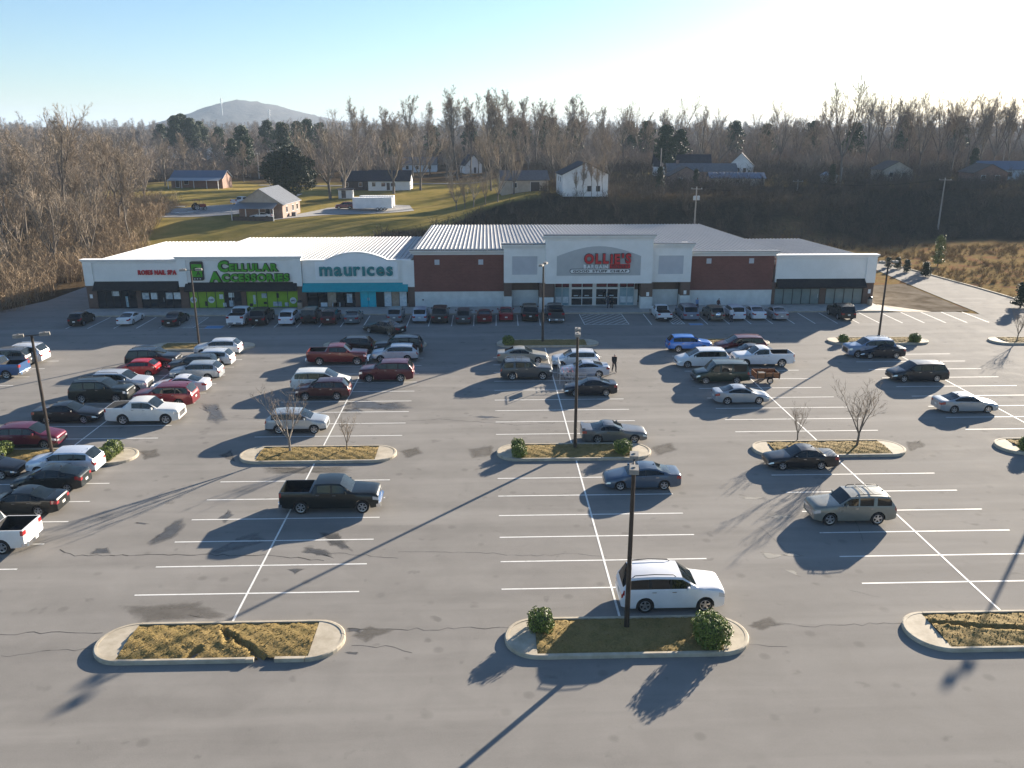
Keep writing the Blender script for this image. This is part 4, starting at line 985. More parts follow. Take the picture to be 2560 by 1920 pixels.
    if q['spoiler']:
        out.append(('spoiler', MB().box((-L/2+.12, 0, q['zt']+.06), (.22, W*.78, .035)).box((-L/2+.14, W*.3, q['zt']+.01), (.1, .04, .1)).box((-L/2+.14, -W*.3, q['zt']+.01), (.1, .04, .1)).mesh('spoiler', ()), 'paint', []))
    if not q['bed']:
        out.append(('antenna', MB().box((L/2-srr+.12, 0, roofz(srr)+.035), (.14, .03, .06), 0, 0, .3).mesh('antenna', ()), 'paint', []))
    _spec_cache[key] = (q, out); return q, out
# shared wheels (unit radius 1, outer face towards -y)
tw = .105/.33
tyre_me = MB().lathe([(.66, -tw*.8), (.70, -tw), (.93, -tw), (.985, -tw*.75), (1.0, 0), (.985, tw*.75), (.93, tw), (.70, tw), (.66, tw*.8)], 22, 'y').mesh('wheel', (m_tyre,), True)
def rim_mesh(nsp, wsp):
    m = MB().lathe([(.675, -tw*.92), (.66, -tw*.96), (.60, -tw*.90), (.585, -tw*.2), (.60, tw*.8)], 22, 'y')
    m.lathe([(.0, -tw*.78), (.13, -tw*.80), (.17, -tw*.72), (.18, -tw*.3)], 12, 'y')
    for k in range(nsp):
        a = 2*math.pi*k/nsp+.3; c, s = math.cos(a), math.sin(a); P = []
        for rr, hw in ((.1, wsp*1.15), (.62, wsp)):
            for e in (-1, 1): P.append((rr*c-e*hw*s, rr*s+e*hw*c))
        y0, y1 = -tw*.80, -tw*.55
        m.quad((P[0][0], y0, P[0][1]), (P[1][0], y0, P[1][1]), (P[3][0], y0*1.08, P[3][1]), (P[2][0], y0*1.08, P[2][1]))
        m.quad((P[0][0], y0, P[0][1]), (P[2][0], y0*1.08, P[2][1]), (P[2][0], y1, P[2][1]), (P[0][0], y1, P[0][1])); m.quad((P[1][0], y1, P[1][1]), (P[3][0], y1, P[3][1]), (P[3][0], y0*1.08, P[3][1]), (P[1][0], y0, P[1][1]))
    return m.mesh('rim', (m_rim,))
rim_mes = [rim_mesh(5, .10), rim_mesh(10, .04), rim_mesh(6, .075)]
hubdisc = MB().lathe([(0, -tw*.25), (.60, -tw*.25)], 18, 'y').mesh('brake_disc', (m_under,))
PAINT = {}
def pnt(rgb, metal=.0):
    k = (rgb, metal)
    if k not in PAINT: PAINT[k] = paint('car_paint', rgb, metal)
    return PAINT[k]
def omat(o, mat):
    if not o.data.materials: o.data.materials.append(mat)
    o.material_slots[0].link = 'OBJECT'; o.material_slots[0].material = mat
def car(key, rgb, label, X, Y, ang, metal=.3, cat='car', group='cars in the parking lot', rim=0, z=0.0, name=None, dark_rim=False, rails=None, skip=(), rail_mat=None, trim=None):
    q, parts = build_spec(key)
    nm = name or ('pickup_truck' if q['bed'] else 'van' if 'van' in key else 'parked_car')
    e = empty(nm, (X, Y, z), ang, label, cat, group); P = pnt(rgb, metal)
    for pn, me, mk, subs in parts:
        if pn in skip or (rails is False and pn in ('roof_rail', 'crossbar')): continue
        o = link(pn, me, e)
        omat(o, P if mk == 'paint' else (rail_mat if rail_mat and pn == 'roof_rail' else CM[mk]))
        for sn, sm, sk in subs:
            if sm is None: o.location = (-q['L']/2-.12, 0, q['gc']+.62); o.rotation_euler = (0, 0, math.pi/2); continue
            h = link(sn, sm, o); omat(h, CM[sk] if trim != 'paint' else P)
    for s in (q['fo'], q['fo']+q['wb']):
        for sd in (-1, 1):
            w = link('wheel', tyre_me, e); w.location = (q['L']/2-s, sd*(q['W']/2-.125), q['wr']); k = q['wr']; w.scale = (k, .33 if k < .36 else .38, k)
            w.rotation_euler = (0, 0, 0 if sd < 0 else math.pi)
            rm = link('rim', rim_mes[rim % 3], w)
            if dark_rim: omat(rm, m_rimd)
            link('brake_disc', hubdisc, w)
    return e
def region(x0, y0, x1, w=2212):
    s = (x1-x0)/w
    return lambda p: (x0+p[0]*s, y0+p[1]*s)
RA_ = region(0, 820, 640); RB_ = region(640, 800, 1280); RC_ = region(1200, 800, 1840); RD_ = region(1640, 780, 2560); RE_ = region(180, 540, 1080); RF_ = region(1000, 540, 1780); RG_ = region(1660, 560, 2560); RO_ = lambda p: (p[0]*OVS, p[1]*OVS)
def lane(key, rgb, label, reg, left=None, right=None, face='R', end=None, **kw):
    """a car lying along X, from the ground contacts of its near wheels; 'left'/'right' wheels in the picture"""
    q = SPEC[key]; hx = 1 if face == 'R' else -1
    sf, sr = q['fo'], q['fo']+q['wb']           # distance from the nose
    lx = lambda s: hx*(q['L']/2-s)
    cand = []; ys_ = []
    for p, s in ((left, sr if face == 'R' else sf), (right, sf if face == 'R' else sr)):
        if p is not None: g = G(*reg(p)); cand.append(g.x-lx(s)); ys_.append(g.y)
    if end is not None:                          # (x of the right end of the body near the ground, y)
        g = G(*reg(end)); cand.append(g.x-q['L']/2); ys_.append(g.y)
    X = sum(cand)/len(cand); Y = sum(ys_)/len(ys_)+q['W']/2-.02
    return car(key, rgb, label, X, Y, 0 if face == 'R' else math.pi, **kw)
def nose_in(key, rgb, label, reg, p, ang=90, **kw):
    """a car parked facing the stores; p = ground point between its rear wheels"""
    q = SPEC[key]; g = G(*reg(p)); tail = q['L']-q['fo']-q['wb']
    Y = g.y-tail+q['L']/2+.1
    return car(key, rgb, label, g.x, Y, R_(ang), group='cars parked facing the stores', **kw)
WHITE, BLACK, SILVER, GRAY, DGRAY, RED, MAROON, BLUE, TAN = (.72, .72, .72), (.006, .006, .007), (.42, .44, .46), (.16, .165, .17), (.05, .052, .056), (.42, .01, .012), (.10, .008, .012), (.03, .16, .50), (.28, .25, .19)
# --- bay at the wooded side
lane('big_suv', WHITE, 'white SUV with dark rear window beside a grey SUV in the bay by the woods', RA_, right=(262, 316), face='L', rail_mat=m_chrome)
lane('big_suv', (.10, .10, .10), 'dark grey SUV with black roof between the white SUV and blue pickup', RA_, end=(238, 352), face='L', rails=False)
lane('crew_pickup', (.03, .09, .22), 'blue pickup truck with tow hitch beside the dark grey SUV', RA_, end=(178, 442), face='L', cat='pickup truck')
# --- second bay
lane('big_suv', BLACK, 'black SUV with chrome roof rails behind the red hatchback', RA_, right=(1442, 352), face='R', rail_mat=m_chrome, metal=0)
lane('hatch', RED, 'small bright red hatchback', RA_, right=(1285, 424), face='L', metal=0)
lane('big_suv', (.50, .52, .54), 'silver white SUV with sunroof beside the red hatchback', RA_, right=(1178, 570), face='R')
lane('big_suv', (.010, .014, .011), 'black SUV with bright grille and large alloy wheels beside the black sedan', RA_, left=(707, 650), right=(1010, 646), face='R', metal=0, rim=2)
lane('large_sedan', (.008, .008, .008), 'black sedan with bright chrome grille facing the white luxury pickup', RA_, left=(420, 830), right=(712, 830), face='R', metal=0)
lane('luxury_truck', (.70, .69, .65), 'white luxury pickup truck with big chrome wheels and sunroof', RA_, left=(1070, 838), right=(1432, 835), face='R', cat='pickup truck', metal=0, rails=False)
lane('crossover', (.12, .012, .03), 'maroon crossover beside the island with round shrubs', RA_, right=(388, 1050), face='R')
lane('crossover', (.62, .64, .66), 'white crossover next to the far shaded island', RA_, end=(2066, 245), face='L')
lane('crossover', (.66, .68, .69), 'white crossover with alloy wheels beside the dark crossover', RA_, right=(1905, 345), face='L')
lane('crossover', (.03, .033, .034), 'dark crossover with roof rack between two pale crossovers', RA_, end=(1870, 395), face='L')
lane('crossover', (.34, .37, .39), 'silver crossover with sloping rear beside the white sedan', RA_, right=(1800, 460), face='L')
lane('sedan', (.68, .68, .69), 'white sedan next to the dark red wagon', RA_, right=(1672, 570), face='L', metal=.1)
lane('big_suv', (.17, .012, .02), 'dark red SUV wagon behind the white luxury pickup', RA_, end=(1668, 690), face='L', rails=False)
lane('crossover', (.60, .65, .72), 'white crossover parked tight against the island with round shrubs', RA_, right=(690, 1284), face='L')
lane('liftback', (.018, .024, .026), 'dark liftback car between the white crossover and the black sedan', RA_, end=(706, 1420), face='L')
lane('sedan', (.007, .009, .009), 'black sedan with red tail lights and clean chrome window line', RA_, right=(337, 1630), face='L', metal=.1)
lane('sedan', (.012, .014, .018), 'dark sedan nosing out beside the white crossover', RA_, right=(15, 1312), face='R')
lane('crew_pickup', (.68, .68, .66), 'white pickup truck with open black bed', RO_, right=(6, 1198), face='L', cat='pickup truck', metal=0)
# --- bay three
lane('crew_pickup', (.13, .010, .012), 'dark red crew cab pickup truck with alloy wheels', RB_, left=(562, 395), right=(863, 391), face='R', cat='pickup truck', metal=.2)
lane('crossover', BLACK, 'black crossover with chrome window trim behind the red pickup', RB_, end=(1008, 292), face='L', metal=.1)
lane('big_suv', BLACK, 'black SUV with chrome tailgate behind the silver crossover', RB_, end=(1440, 303), face='L', metal=.1, rails=False)
lane('crossover', (.46, .50, .54), 'silver crossover between the black SUV and the maroon SUV', RB_, left=(1080, 368), right=(1306, 366), face='L')
lane('big_suv', (.095, .012, .020), 'maroon SUV with alloy wheels next to the silver crossover', RB_, left=(980, 541), right=(1250, 537), face='L', rails=False)
lane('minivan', (.68, .68, .64), 'white minivan with roof rack behind the dark maroon crossover', RB_, end=(805, 612), face='R', cat='minivan', metal=0)
lane('crossover', (.055, .010, .012), 'dark maroon crossover in front of the white minivan', RB_, left=(437, 697), right=(692, 693), face='L')
lane('crossover', (.36, .39, .41), 'silver grey crossover behind a bare young tree', RB_, left=(182, 972), right=(522, 1000), face='R', rails=True)
lane('crew_pickup', (.006, .009, .008), 'black crew cab pickup truck with chrome bumper and empty bed', RO_, left=(649, 1110), right=(785, 1110), face='R', cat='pickup truck', metal=.1, rim=2)
# --- bay four
lane('large_sedan', (.34, .32, .27), 'beige sedan behind the grey boxy SUV', RC_, right=(503, 376), face='R')
lane('boxy_suv', (.075, .078, .080), 'grey boxy SUV with roof rails beside the beige sedan', RC_, left=(288, 523), right=(533, 519), face='R', rail_mat=m_chrome)
lane('crossover', (.66, .68, .70), 'white crossover with red tail lights behind the silver blue sedan', RC_, left=(705, 421), face='L')
lane('small_sedan', (.42, .47, .54), 'silver blue sedan beside the cart return', RC_, left=(792, 502), right=(1016, 497), face='L')
lane('small_sedan', (.018, .020, .026), 'black sedan in front of the cart return', RC_, left=(826, 661), right=(1086, 661), face='L', rim=1)
lane('muscle', (.15, .15, .148), 'grey two-door muscle coupe with rear spoiler behind an island shrub', RC_, left=(1020, 1068), right=(1332, 1066), face='R')
lane('sedan', (.075, .11, .155), 'blue grey sedan with five-spoke wheels behind the tall lamp post', RC_, left=(1226, 1476), right=(1576, 1471), face='L')
lane('big_suv', (.70, .71, .73), 'white SUV with black roof rails beside the island shrubs', RO_, left=(1393, 1326), right=(1522, 1321), face='R', metal=0)
# --- bay five
lane('crossover', (.02, .15, .50), 'bright blue small crossover', RC_, left=(1713, 281), face='R', metal=.2)
lane('minivan', (.68, .69, .70), 'white minivan with dark sunroof beside the green van', RC_, left=(1793, 416), face='L', cat='minivan', metal=0)
lane('cargo_van', (.012, .028, .018), 'dark green passenger van with silver side stripe towing a small trailer', RD_, left=(303, 436), right=(480, 432), face='L', cat='van', metal=.1)
lane('minivan', (.10, .012, .018), 'maroon minivan with roof bars beside the island', RD_, left=(425, 252), face='L', cat='minivan')
lane('sedan', (.05, .05, .055), 'dark grey sedan behind the white extended cab pickup', RD_, left=(480, 290), face='L')
lane('ext_pickup', (.70, .71, .72), 'white extended cab pickup truck with black bed', RD_, left=(545, 336), right=(746, 332), face='L', cat='pickup truck', metal=0)
lane('small_sedan', (.36, .38, .40), 'silver sedan next to the green van', RD_, left=(433, 558), right=(614, 556), face='R')
lane('old_sedan', (.010, .010, .011), 'black older sedan with trunk rack beside the island with two bare trees', RD_, left=(765, 952), right=(988, 951), face='L', metal=0)
lane('boxy_suv', (.24, .235, .20), 'gold grey boxy SUV with roof rack', RO_, left=(1793, 1136), right=(1893, 1134), face='L')
# --- bay six
lane('big_suv', (.18, .24, .34), 'pale blue SUV parked along the shrub island', RD_, left=(1212, 276), face='L', rail_mat=m_chrome)
lane('small_sedan', (.012, .016, .024), 'dark blue compact sedan beside the pale blue SUV', RD_, left=(1290, 283), right=(1440, 281), face='L')
lane('minivan', (.012, .014, .018), 'black minivan with roof rack', RD_, left=(1490, 424), right=(1687, 423), face='L', cat='minivan', metal=.1)
lane('sedan', (.34, .36, .38), 'silver sedan parked alone facing the road', RD_, left=(1792, 611), right=(1992, 609), face='R')
# --- driving past the stores
_g = G(*RB_((962, 108))); _h = G(*RB_((1087, 148)))
car('large_sedan', (.018, .020, .018), 'dark sedan driving across the lane in front of the clothing store', (_g.x+_h.x)/2+1.0, (_g.y+_h.y)/2+1.0, R_(150), metal=.1, group=None)
# --- row facing the stores
nose_in('hatch', BLACK, 'small black hatchback facing the nail salon', RE_, (30, 675), metal=0)
nose_in('coupe', (.72, .73, .74), 'white rounded coupe facing the nail salon', RE_, (335, 668), metal=0)
nose_in('sedan', (.01, .011, .012), 'black sedan beside the hatched space', RE_, (615, 676), metal=.1)
nose_in('crew_pickup', (.66, .68, .71), 'white crew cab pickup truck facing the phone shop', RE_, (1020, 672), metal=0, cat='pickup truck')
nose_in('big_suv', (.012, .012, .013), 'black SUV next to the white crew cab pickup', RE_, (1152, 668), metal=.1)
nose_in('crossover', (.62, .65, .70), 'white crossover between the two dark SUVs by the phone shop', RE_, (1325, 668), metal=.1)
nose_in('jeep', (.02, .022, .020), 'dark off-road vehicle with spare wheel on its back', RE_, (1460, 662), metal=.1)
nose_in('crossover', (.07, .018, .020), 'dark red crossover beside the dark off-road vehicle', RE_, (1582, 664))
nose_in('small_sedan', (.13, .16, .18), 'blue grey sedan facing the clothing store', RE_, (1722, 661))
nose_in('crossover', (.22, .25, .28), 'grey crossover in front of the turquoise doors', RE_, (1985, 652))
nose_in('crossover', (.42, .48, .56), 'silver blue crossover with lit brake lights', RE_, (2140, 652))
nose_in('big_suv', (.055, .048, .042), 'bronze grey SUV beside the silver blue crossover', RF_, (283, 755), metal=.4, rails=False)
nose_in('crossover', (.075, .085, .09), 'slate grey crossover beside the bronze SUV', RF_, (450, 762))
nose_in('muscle', (.13, .006, .010), 'dark red sports coupe facing the brick wall', RF_, (598, 752))
nose_in('small_sedan', (.22, .008, .018), 'red sedan next to the dark red sports coupe', RF_, (752, 742), metal=.1)
nose_in('big_suv', (.012, .011, .010), 'black SUV with bright license plate beside the grey pickup', RF_, (922, 742), metal=.1, rails=False)
nose_in('crew_pickup', (.045, .052, .06), 'grey crew cab pickup truck beside the hatched entrance space', RF_, (1103, 750), cat='pickup truck')
nose_in('small_pickup', (.68, .69, .70), 'white small pickup truck with covered bed', RF_, (1865, 738), metal=0, cat='pickup truck')
nose_in('minivan', (.20, .23, .28), 'silver minivan beside the white small pickup', RG_, (155, 588), cat='minivan')
_c = nose_in('crossover', (.20, .18, .14), 'tan crossover with spare wheel on its tailgate', RG_, (318, 592))
_q = SPEC['crossover']; _sp = link('spare_wheel', MB().lathe([(0, -.1), (.28, -.1), (.34, -.05), (.34, .06), (0, .08)], 18, 'y').mesh('spare_wheel', (m_chrome,), True), _c); _sp.location = (-_q['L']/2-.06, 0, .85); _sp.rotation_euler = (0, 0, math.pi/2)
nose_in('crossover', (.62, .65, .70), 'white crossover with a person standing behind it', RG_, (445, 588), metal=.1)
nose_in('sedan', (.68, .70, .73), 'white sedan next to the silver sedan by the vacant unit', RG_, (572, 584), metal=.1)
nose_in('small_sedan', (.36, .36, .38), 'silver sedan facing the vacant unit', RG_, (708, 588))
nose_in('boxy_suv', (.008, .009, .010), 'black boxy SUV parked where the building shadow ends', RG_, (1112, 588), metal=.1)
# ================================================================ LOT FURNITURE
m_pole = vmat('bronze_pole_paint', (0.035, 0.026, 0.02), (0.06, 0.045, 0.035), 2, 0.5, metal=.2)
m_lamp = vmat('lamp_housing', (0.20, 0.185, 0.16), (0.28, 0.26, 0.23), 3, 0.5)
m_lens = nmat('lamp_lens', (0.5, 0.5, 0.48), 0.2)
def lamp_post(X, Y, h, arm, label, z=.12):
    e = empty('lamp_post', (X, Y, z), 0, label, 'lamp post', 'parking lot lamp posts')
    MB().lathe([(0, 0), (.2, 0), (.2, .05), (.13, .09), (.12, .3), (0, .3)], 12).build('base', m_pole, e)
    MB().tube([(0, 0, .3), (0, 0, h-.05)], [.125, .085], 8).build('pole', m_pole, e, False)
    c, s = math.cos(arm), math.sin(arm)
    MB().tube([(-.45*c, -.45*s, h-.02), (.45*c, .45*s, h-.02)], .035, 6).build('arm', m_pole, e)
    for k in (-1, 1):
        x, y = k*.78*c, k*.78*s
        hd = MB().box((x, y, h+.02), (.66, .40, .2), arm, 0, .93).box((x, y, h+.14), (.14, .1, .06), arm).build('lamp_head', m_lamp, e)
        MB().box((x, y, h-.09), (.5, .3, .02), arm).build('lens', m_lens, hd)
for b_, t_, arm, lb in [((1353, 1362), (1378, 1000), 80, 'bronze lamp post in the island with two clipped shrubs beside the white SUV'), ((1242, 972), (1252, 718), 84, 'bronze lamp post in the island behind the grey muscle coupe'),
                        ((113, 982), (62, 724), 24, 'bronze lamp post beside the maroon crossover and white crossover'), ((431, 750), (418, 583), 12, 'bronze lamp post in the shaded island opposite the phone shop'),
                        ((1172, 742), (1177, 571), 70, 'bronze lamp post in the shaded island opposite the discount store'), ((1898, 728), (1918, 566), 8, 'bronze lamp post in the shrub island behind the pale blue SUV')]:
    g = OV(*b_); h = AY(t_[0]*OVS, t_[1]*OVS, g.y).z
    lamp_post(g.x, g.y, h-.12, R_(arm), lb)
lamp_post(42.1, 54.6, 8.4, R_(35), 'bronze lamp post in the road-side island near the silver sedan')

# ---- clipped shrubs
def leafmat(name, a, b, c_):
    m = nmat(name, a, .55, 0, .3)
    oi = nd(m, 'ShaderNodeNewGeometry'); n = noise(m, coords(m, 'Object'), 2.5, 3)
    mx = nd(m, 'ShaderNodeMath'); mx.operation = 'ADD'; mx.inputs[1].default_value = -.25; lk(m, oi.outputs['Random Per Island'], mx.inputs[0])
    av = nd(m, 'ShaderNodeMath'); av.operation = 'MULTIPLY_ADD'; av.inputs[1].default_value = .5; lk(m, mx.outputs[0], av.inputs[0]); lk(m, n, av.inputs[2])
    lk(m, ramp(m, av.outputs[0], [(.3, a), (.5, b), (.75, c_)]), bs(m).inputs['Base Color'])
    return m
m_leaf = leafmat('holly_leaves', (.04, .07, .012), (.10, .145, .024), (.22, .26, .055))
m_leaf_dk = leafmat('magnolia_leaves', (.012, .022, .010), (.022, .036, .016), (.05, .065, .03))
m_leaf_pine = leafmat('pine_needles', (.018, .034, .012), (.032, .056, .02), (.06, .09, .035))
m_leaf_ygr = leafmat('young_pine_needles', (.06, .085, .02), (.11, .14, .035), (.18, .2, .06))
m_stem = vmat('shrub_stem', (.05, .035, .025), (.08, .06, .045), 5, .9, False)
def leaves(points, normals, size, r, flat=.5):
    """numpy leaf quads (two triangles) at the given points"""
    P = np.asarray(points); N = np.asarray(normals); n = len(P)
    rg = np.random.RandomState(r); D = rg.normal(size=(n, 3)); N = N*flat+rg.normal(size=(n, 3))*.6
    N /= np.linalg.norm(N, axis=1)[:, None]; U = np.cross(N, D); U /= np.linalg.norm(U, axis=1)[:, None]; Vv = np.cross(N, U)
    s = (size*rg.uniform(.6, 1.4, n))[:, None]
    V = np.stack([P-U*s, P+Vv*s*.45, P+U*s, P-Vv*s*.45], 1).reshape(-1, 3)
    b_ = np.arange(n)*4; T = np.concatenate([np.stack([b_, b_+1, b_+2], 1), np.stack([b_, b_+2, b_+3], 1)])
    return V, T
def shrub_mesh(seed, rx, ry, rz, n, size, power=3.0):
    rg = np.random.RandomState(seed); d = rg.normal(size=(n, 3)); d /= np.linalg.norm(d, axis=1)[:, None]
    q = (np.abs(d[:, 0])**power+np.abs(d[:, 1])**power+np.abs(d[:, 2])**power)**(-1/power)
    lump = 1+.09*np.sin(d[:, 0]*5+seed)*np.sin(d[:, 1]*6+seed*2)+.07*np.sin(d[:, 2]*7+d[:, 0]*9)
    rr = q*lump*rg.uniform(.84, 1.05, n)
    P = d*rr[:, None]*np.array([rx, ry, rz]); P[:, 2] += rz*1.02
    P[:, 2] = np.maximum(P[:, 2], .03)
    V, T = leaves(P, d, size, seed)
    return fast_mesh('foliage', V, T, m_leaf)
def core_mesh(rx, ry, rz, seed=0):  # solid dark core added inside the leaf shell to block light
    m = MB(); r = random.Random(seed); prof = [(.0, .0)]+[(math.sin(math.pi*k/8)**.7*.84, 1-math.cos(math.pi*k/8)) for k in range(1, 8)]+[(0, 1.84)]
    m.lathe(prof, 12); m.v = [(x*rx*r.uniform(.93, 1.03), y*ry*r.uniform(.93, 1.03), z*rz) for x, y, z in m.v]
    return m.mesh('light_block_core', (m_leaf_dk,), True)
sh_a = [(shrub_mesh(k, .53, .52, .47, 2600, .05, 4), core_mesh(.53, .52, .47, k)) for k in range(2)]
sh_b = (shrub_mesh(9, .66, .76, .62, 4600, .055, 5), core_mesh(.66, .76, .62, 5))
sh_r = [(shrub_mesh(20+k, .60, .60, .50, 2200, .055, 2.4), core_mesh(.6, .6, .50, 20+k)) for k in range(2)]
def shrub(px, mm, sc, label, rot=0.):
    g = OV(*px); e = empty('shrub', (g.x, g.y, .13), rot, label, 'shrub', 'clipped island shrubs'); e.scale = (sc, sc, sc)
    link('foliage', mm[0], e); link('light_block_core', mm[1], e)
    MB().tube([(0, 0, -.05), (.03, 0, .3), (.05, .05, .7)], [.04, .03, .02], 6).build('stem', m_stem, e)
shrub((1168, 1366), sh_a[0], 1.0, 'clipped round green shrub at the left of the white SUV island')
shrub((1535, 1392), sh_b, 1.0, 'tall clipped green shrub in front of the white SUV wheel', .3)
shrub((1119, 975), sh_a[1], .82, 'rear clipped shrub of the pair opposite the muscle coupe'); shrub((1122, 990), sh_a[0], .85, 'front clipped shrub of the pair opposite the muscle coupe', 1.)
shrub((1345, 982), sh_a[1], 1.0, 'clipped shrub in front of the grey muscle coupe', 2.)
shrub((247, 985), sh_r[0], 1.0, 'rear round shrub beside the white crossover'); shrub((232, 997), sh_r[1], .95, 'front round shrub beside the white crossover', 1.)
shrub((13, 985), sh_r[1], .95, 'round shrub beside the maroon crossover', 2.); shrub((-6, 998), sh_r[0], .95, 'round shrub at the end of the maroon crossover island', 2.)
shrub((1098, 748), sh_r[0], 1.0, 'dark round shrub in the shaded island by the beige sedan'); shrub((1821, 742), sh_r[1], .85, 'round shrub in front of the pale blue SUV'); shrub((1975, 742), sh_r[0], .95, 'round shrub behind the pale blue SUV', 1.4)
shrub((2218, 978), sh_r[1], 1.0, 'round shrub in the island near the silver sedan')

# ---- bare trees: trunk with limbs, and a crown of twigs
m_bark = vmat('grey_bark', (.10, .083, .066), (.21, .18, .15), 2.5, .95, False, 5, .4, .03, stretch=(1, 1, .25))
m_twig = vmat('bare_twigs', (.20, .16, .115), (.34, .275, .205), .35, .95, True, 4)
m_bark_pale = vmat('pale_bark', (.20, .17, .14), (.32, .28, .24), 2.0, .95, False, 5, .3, .02, stretch=(1, 1, .3))
m_twig_pale = vmat('pale_twigs', (.22, .18, .145), (.32, .27, .22), .5, .95, True, 4)
class TB:
    def __init__(s): s.T = MB(); s.V = []; s.F = []; s.n = 0
    def ribbon(s, pts, w0, w1, r):
        a = r.uniform(0, 6.28); k = len(pts)
        d = (pts[-1]-pts[0]); u = d.cross(Vector((math.cos(a), math.sin(a), .3)))
        if u.length < 1e-6: u = Vector((1, 0, 0))
        u.normalize()
        for i, p in enumerate(pts):
            w = w0+(w1-w0)*i/(k-1); s.V.append(tuple(p-u*w)); s.V.append(tuple(p+u*w))
        for i in range(k-1):
            b_ = s.n+2*i; s.F.append((b_, b_+1, b_+3)); s.F.append((b_, b_+3, b_+2))
        s.n += 2*k
def bare_tree(seed, H, kind='tall', dens=1.0, bark=None, twig=None, tw=1.0):
    r = random.Random(seed); tb = TB(); br = MB()
    def perp(d, ang):
        a = r.uniform(0, 2*math.pi); u = d.cross(Vector((0, 0, 1)) if abs(d.z) < .95 else Vector((1, 0, 0))).normalized(); v = d.cross(u)
        return (d*math.cos(ang)+(u*math.cos(a)+v*math.sin(a))*math.sin(ang)).normalized()
    def path(p, d, L, n, wander, up):
        pts = [p.copy()]; d = d.copy()
        for _ in range(n):
            d = (d+Vector((r.gauss(0, wander), r.gauss(0, wander), r.gauss(0, wander)+up))).normalized(); p = p+d*(L/n); pts.append(p.copy())
        return pts, d
    def along(pts, t):
        f = t*(len(pts)-1); i = min(int(f), len(pts)-2); q = pts[i].lerp(pts[i+1], f-i); return q, (pts[i+1]-pts[i]).normalized()
    def twigs(pts, L, n):
        for _ in range(n):
            q, d = along(pts, r.uniform(.15, 1.0)); dd = perp(d, r.uniform(.4, .95)); dd = (dd+Vector((0, 0, .3))).normalized()
            l = L*r.uniform(.5, 1.1); pp, _d = path(q, dd, l, 3, .16, .07); tb.ribbon(pp, .022*tw, .010*tw, r)
            for _k in range(3 if dens >= 1 else 2):
                q2, d2 = along(pp, r.uniform(.25, .95)); d3 = perp(d2, r.uniform(.35, .8)); p3, _d = path(q2, d3, l*r.uniform(.35, .6), 2, .14, .06); tb.ribbon(p3, .013*tw, .007*tw, r)
    def limb(p, d, L, rad, level):
        pts, _ = path(p, d, L, 5 if level == 1 else 4, .13 if level == 1 else .17, .08)
        radii = [rad*(1-.75*i/(len(pts)-1)) for i in range(len(pts))]
        (tb.T if level == 1 else br).tube(pts, radii, 5 if level == 1 else 3, 0, False)
        if level < 2:
            nb = int((5 if kind == 'tall' else 7)*max(.7, dens))
            for k in range(nb):
                t = .25+.75*(k+r.random())/nb; q, dd = along(pts, t); limb(q, (perp(dd, r.uniform(.45, .95))+Vector((0, 0, .2))).normalized(), L*r.uniform(.35, .6)*(1.15-.4*t), rad*.42*(1.1-.6*t), level+1)
        twigs(pts, max(.5, min(2.0, L*.45)), int((10 if level == 2 else 6)*dens))
    if kind == 'tall':
        fh = r.uniform(.34, .46); tr, d = path(Vector((0, 0, -.4)), Vector((r.gauss(0, .04), r.gauss(0, .04), 1)), H*fh, 5, .04, .05); R0 = H*.0105
        tb.T.tube(tr, [R0*(1.35 if i == 0 else 1-.06*i) for i in range(6)], 7, 0, False)
        for k in range(r.randint(3, 5)):
            dd = perp(d, r.uniform(.10, .42)); L = H*(1-fh)*r.uniform(.8, 1.02); pts, _ = path(tr[-1], dd, L, 7, .07, .09)
            tb.T.tube(pts, [R0*.62*(1-.85*i/7) for i in range(8)], 5, 0, False)
            nj = 9
            for j in range(nj):
                t = .12+.85*(j+r.random())/nj; q, d2 = along(pts, min(.99, t)); limb(q, (perp(d2, r.uniform(.4, .8))+Vector((0, 0, .35))).normalized(), L*r.uniform(.24, .40)*(1.2-.7*t), R0*.2*(1.2-.8*t), 1)
            twigs(pts[3:], 1.2, int(10*dens))
    elif kind == 'spread':
        tr, d = path(Vector((0, 0, -.4)), Vector((r.gauss(0, .06), r.gauss(0, .06), 1)), H*.28, 4, .06, .05); R0 = H*.0150
        tb.T.tube(tr, [R0*(1.3 if i == 0 else 1-.07*i) for i in range(5)], 7, 0, False)
        for k in range(r.randint(4, 6)):
            dd = perp(d, r.uniform(.25, .75)); L = H*r.uniform(.5, .72); pts, _ = path(tr[-1], dd, L, 6, .12, .10)
            tb.T.tube(pts, [R0*.62*(1-.8*i/6) for i in range(7)], 6, 0, False)
            for j in range(int(6*max(.8, dens))):
                t = .25+.72*(j+r.random())/6; q, d2 = along(pts, min(.99, t)); limb(q, (perp(d2, r.uniform(.5, .9))+Vector((0, 0, .15))).normalized(), L*r.uniform(.3, .5)*(1.2-.6*t), R0*.25*(1.2-.7*t), 1)
            twigs(pts[3:], 1.5, 8)
    else:  # vase shaped, several stems from low down
        R0 = H*.020; st, d = path(Vector((0, 0, -.1)), Vector((0, 0, 1)), H*.24, 3, .05, .05); tb.T.tube(st, [R0*1.2, R0, R0*.95, R0*.9], 7, 0, False)
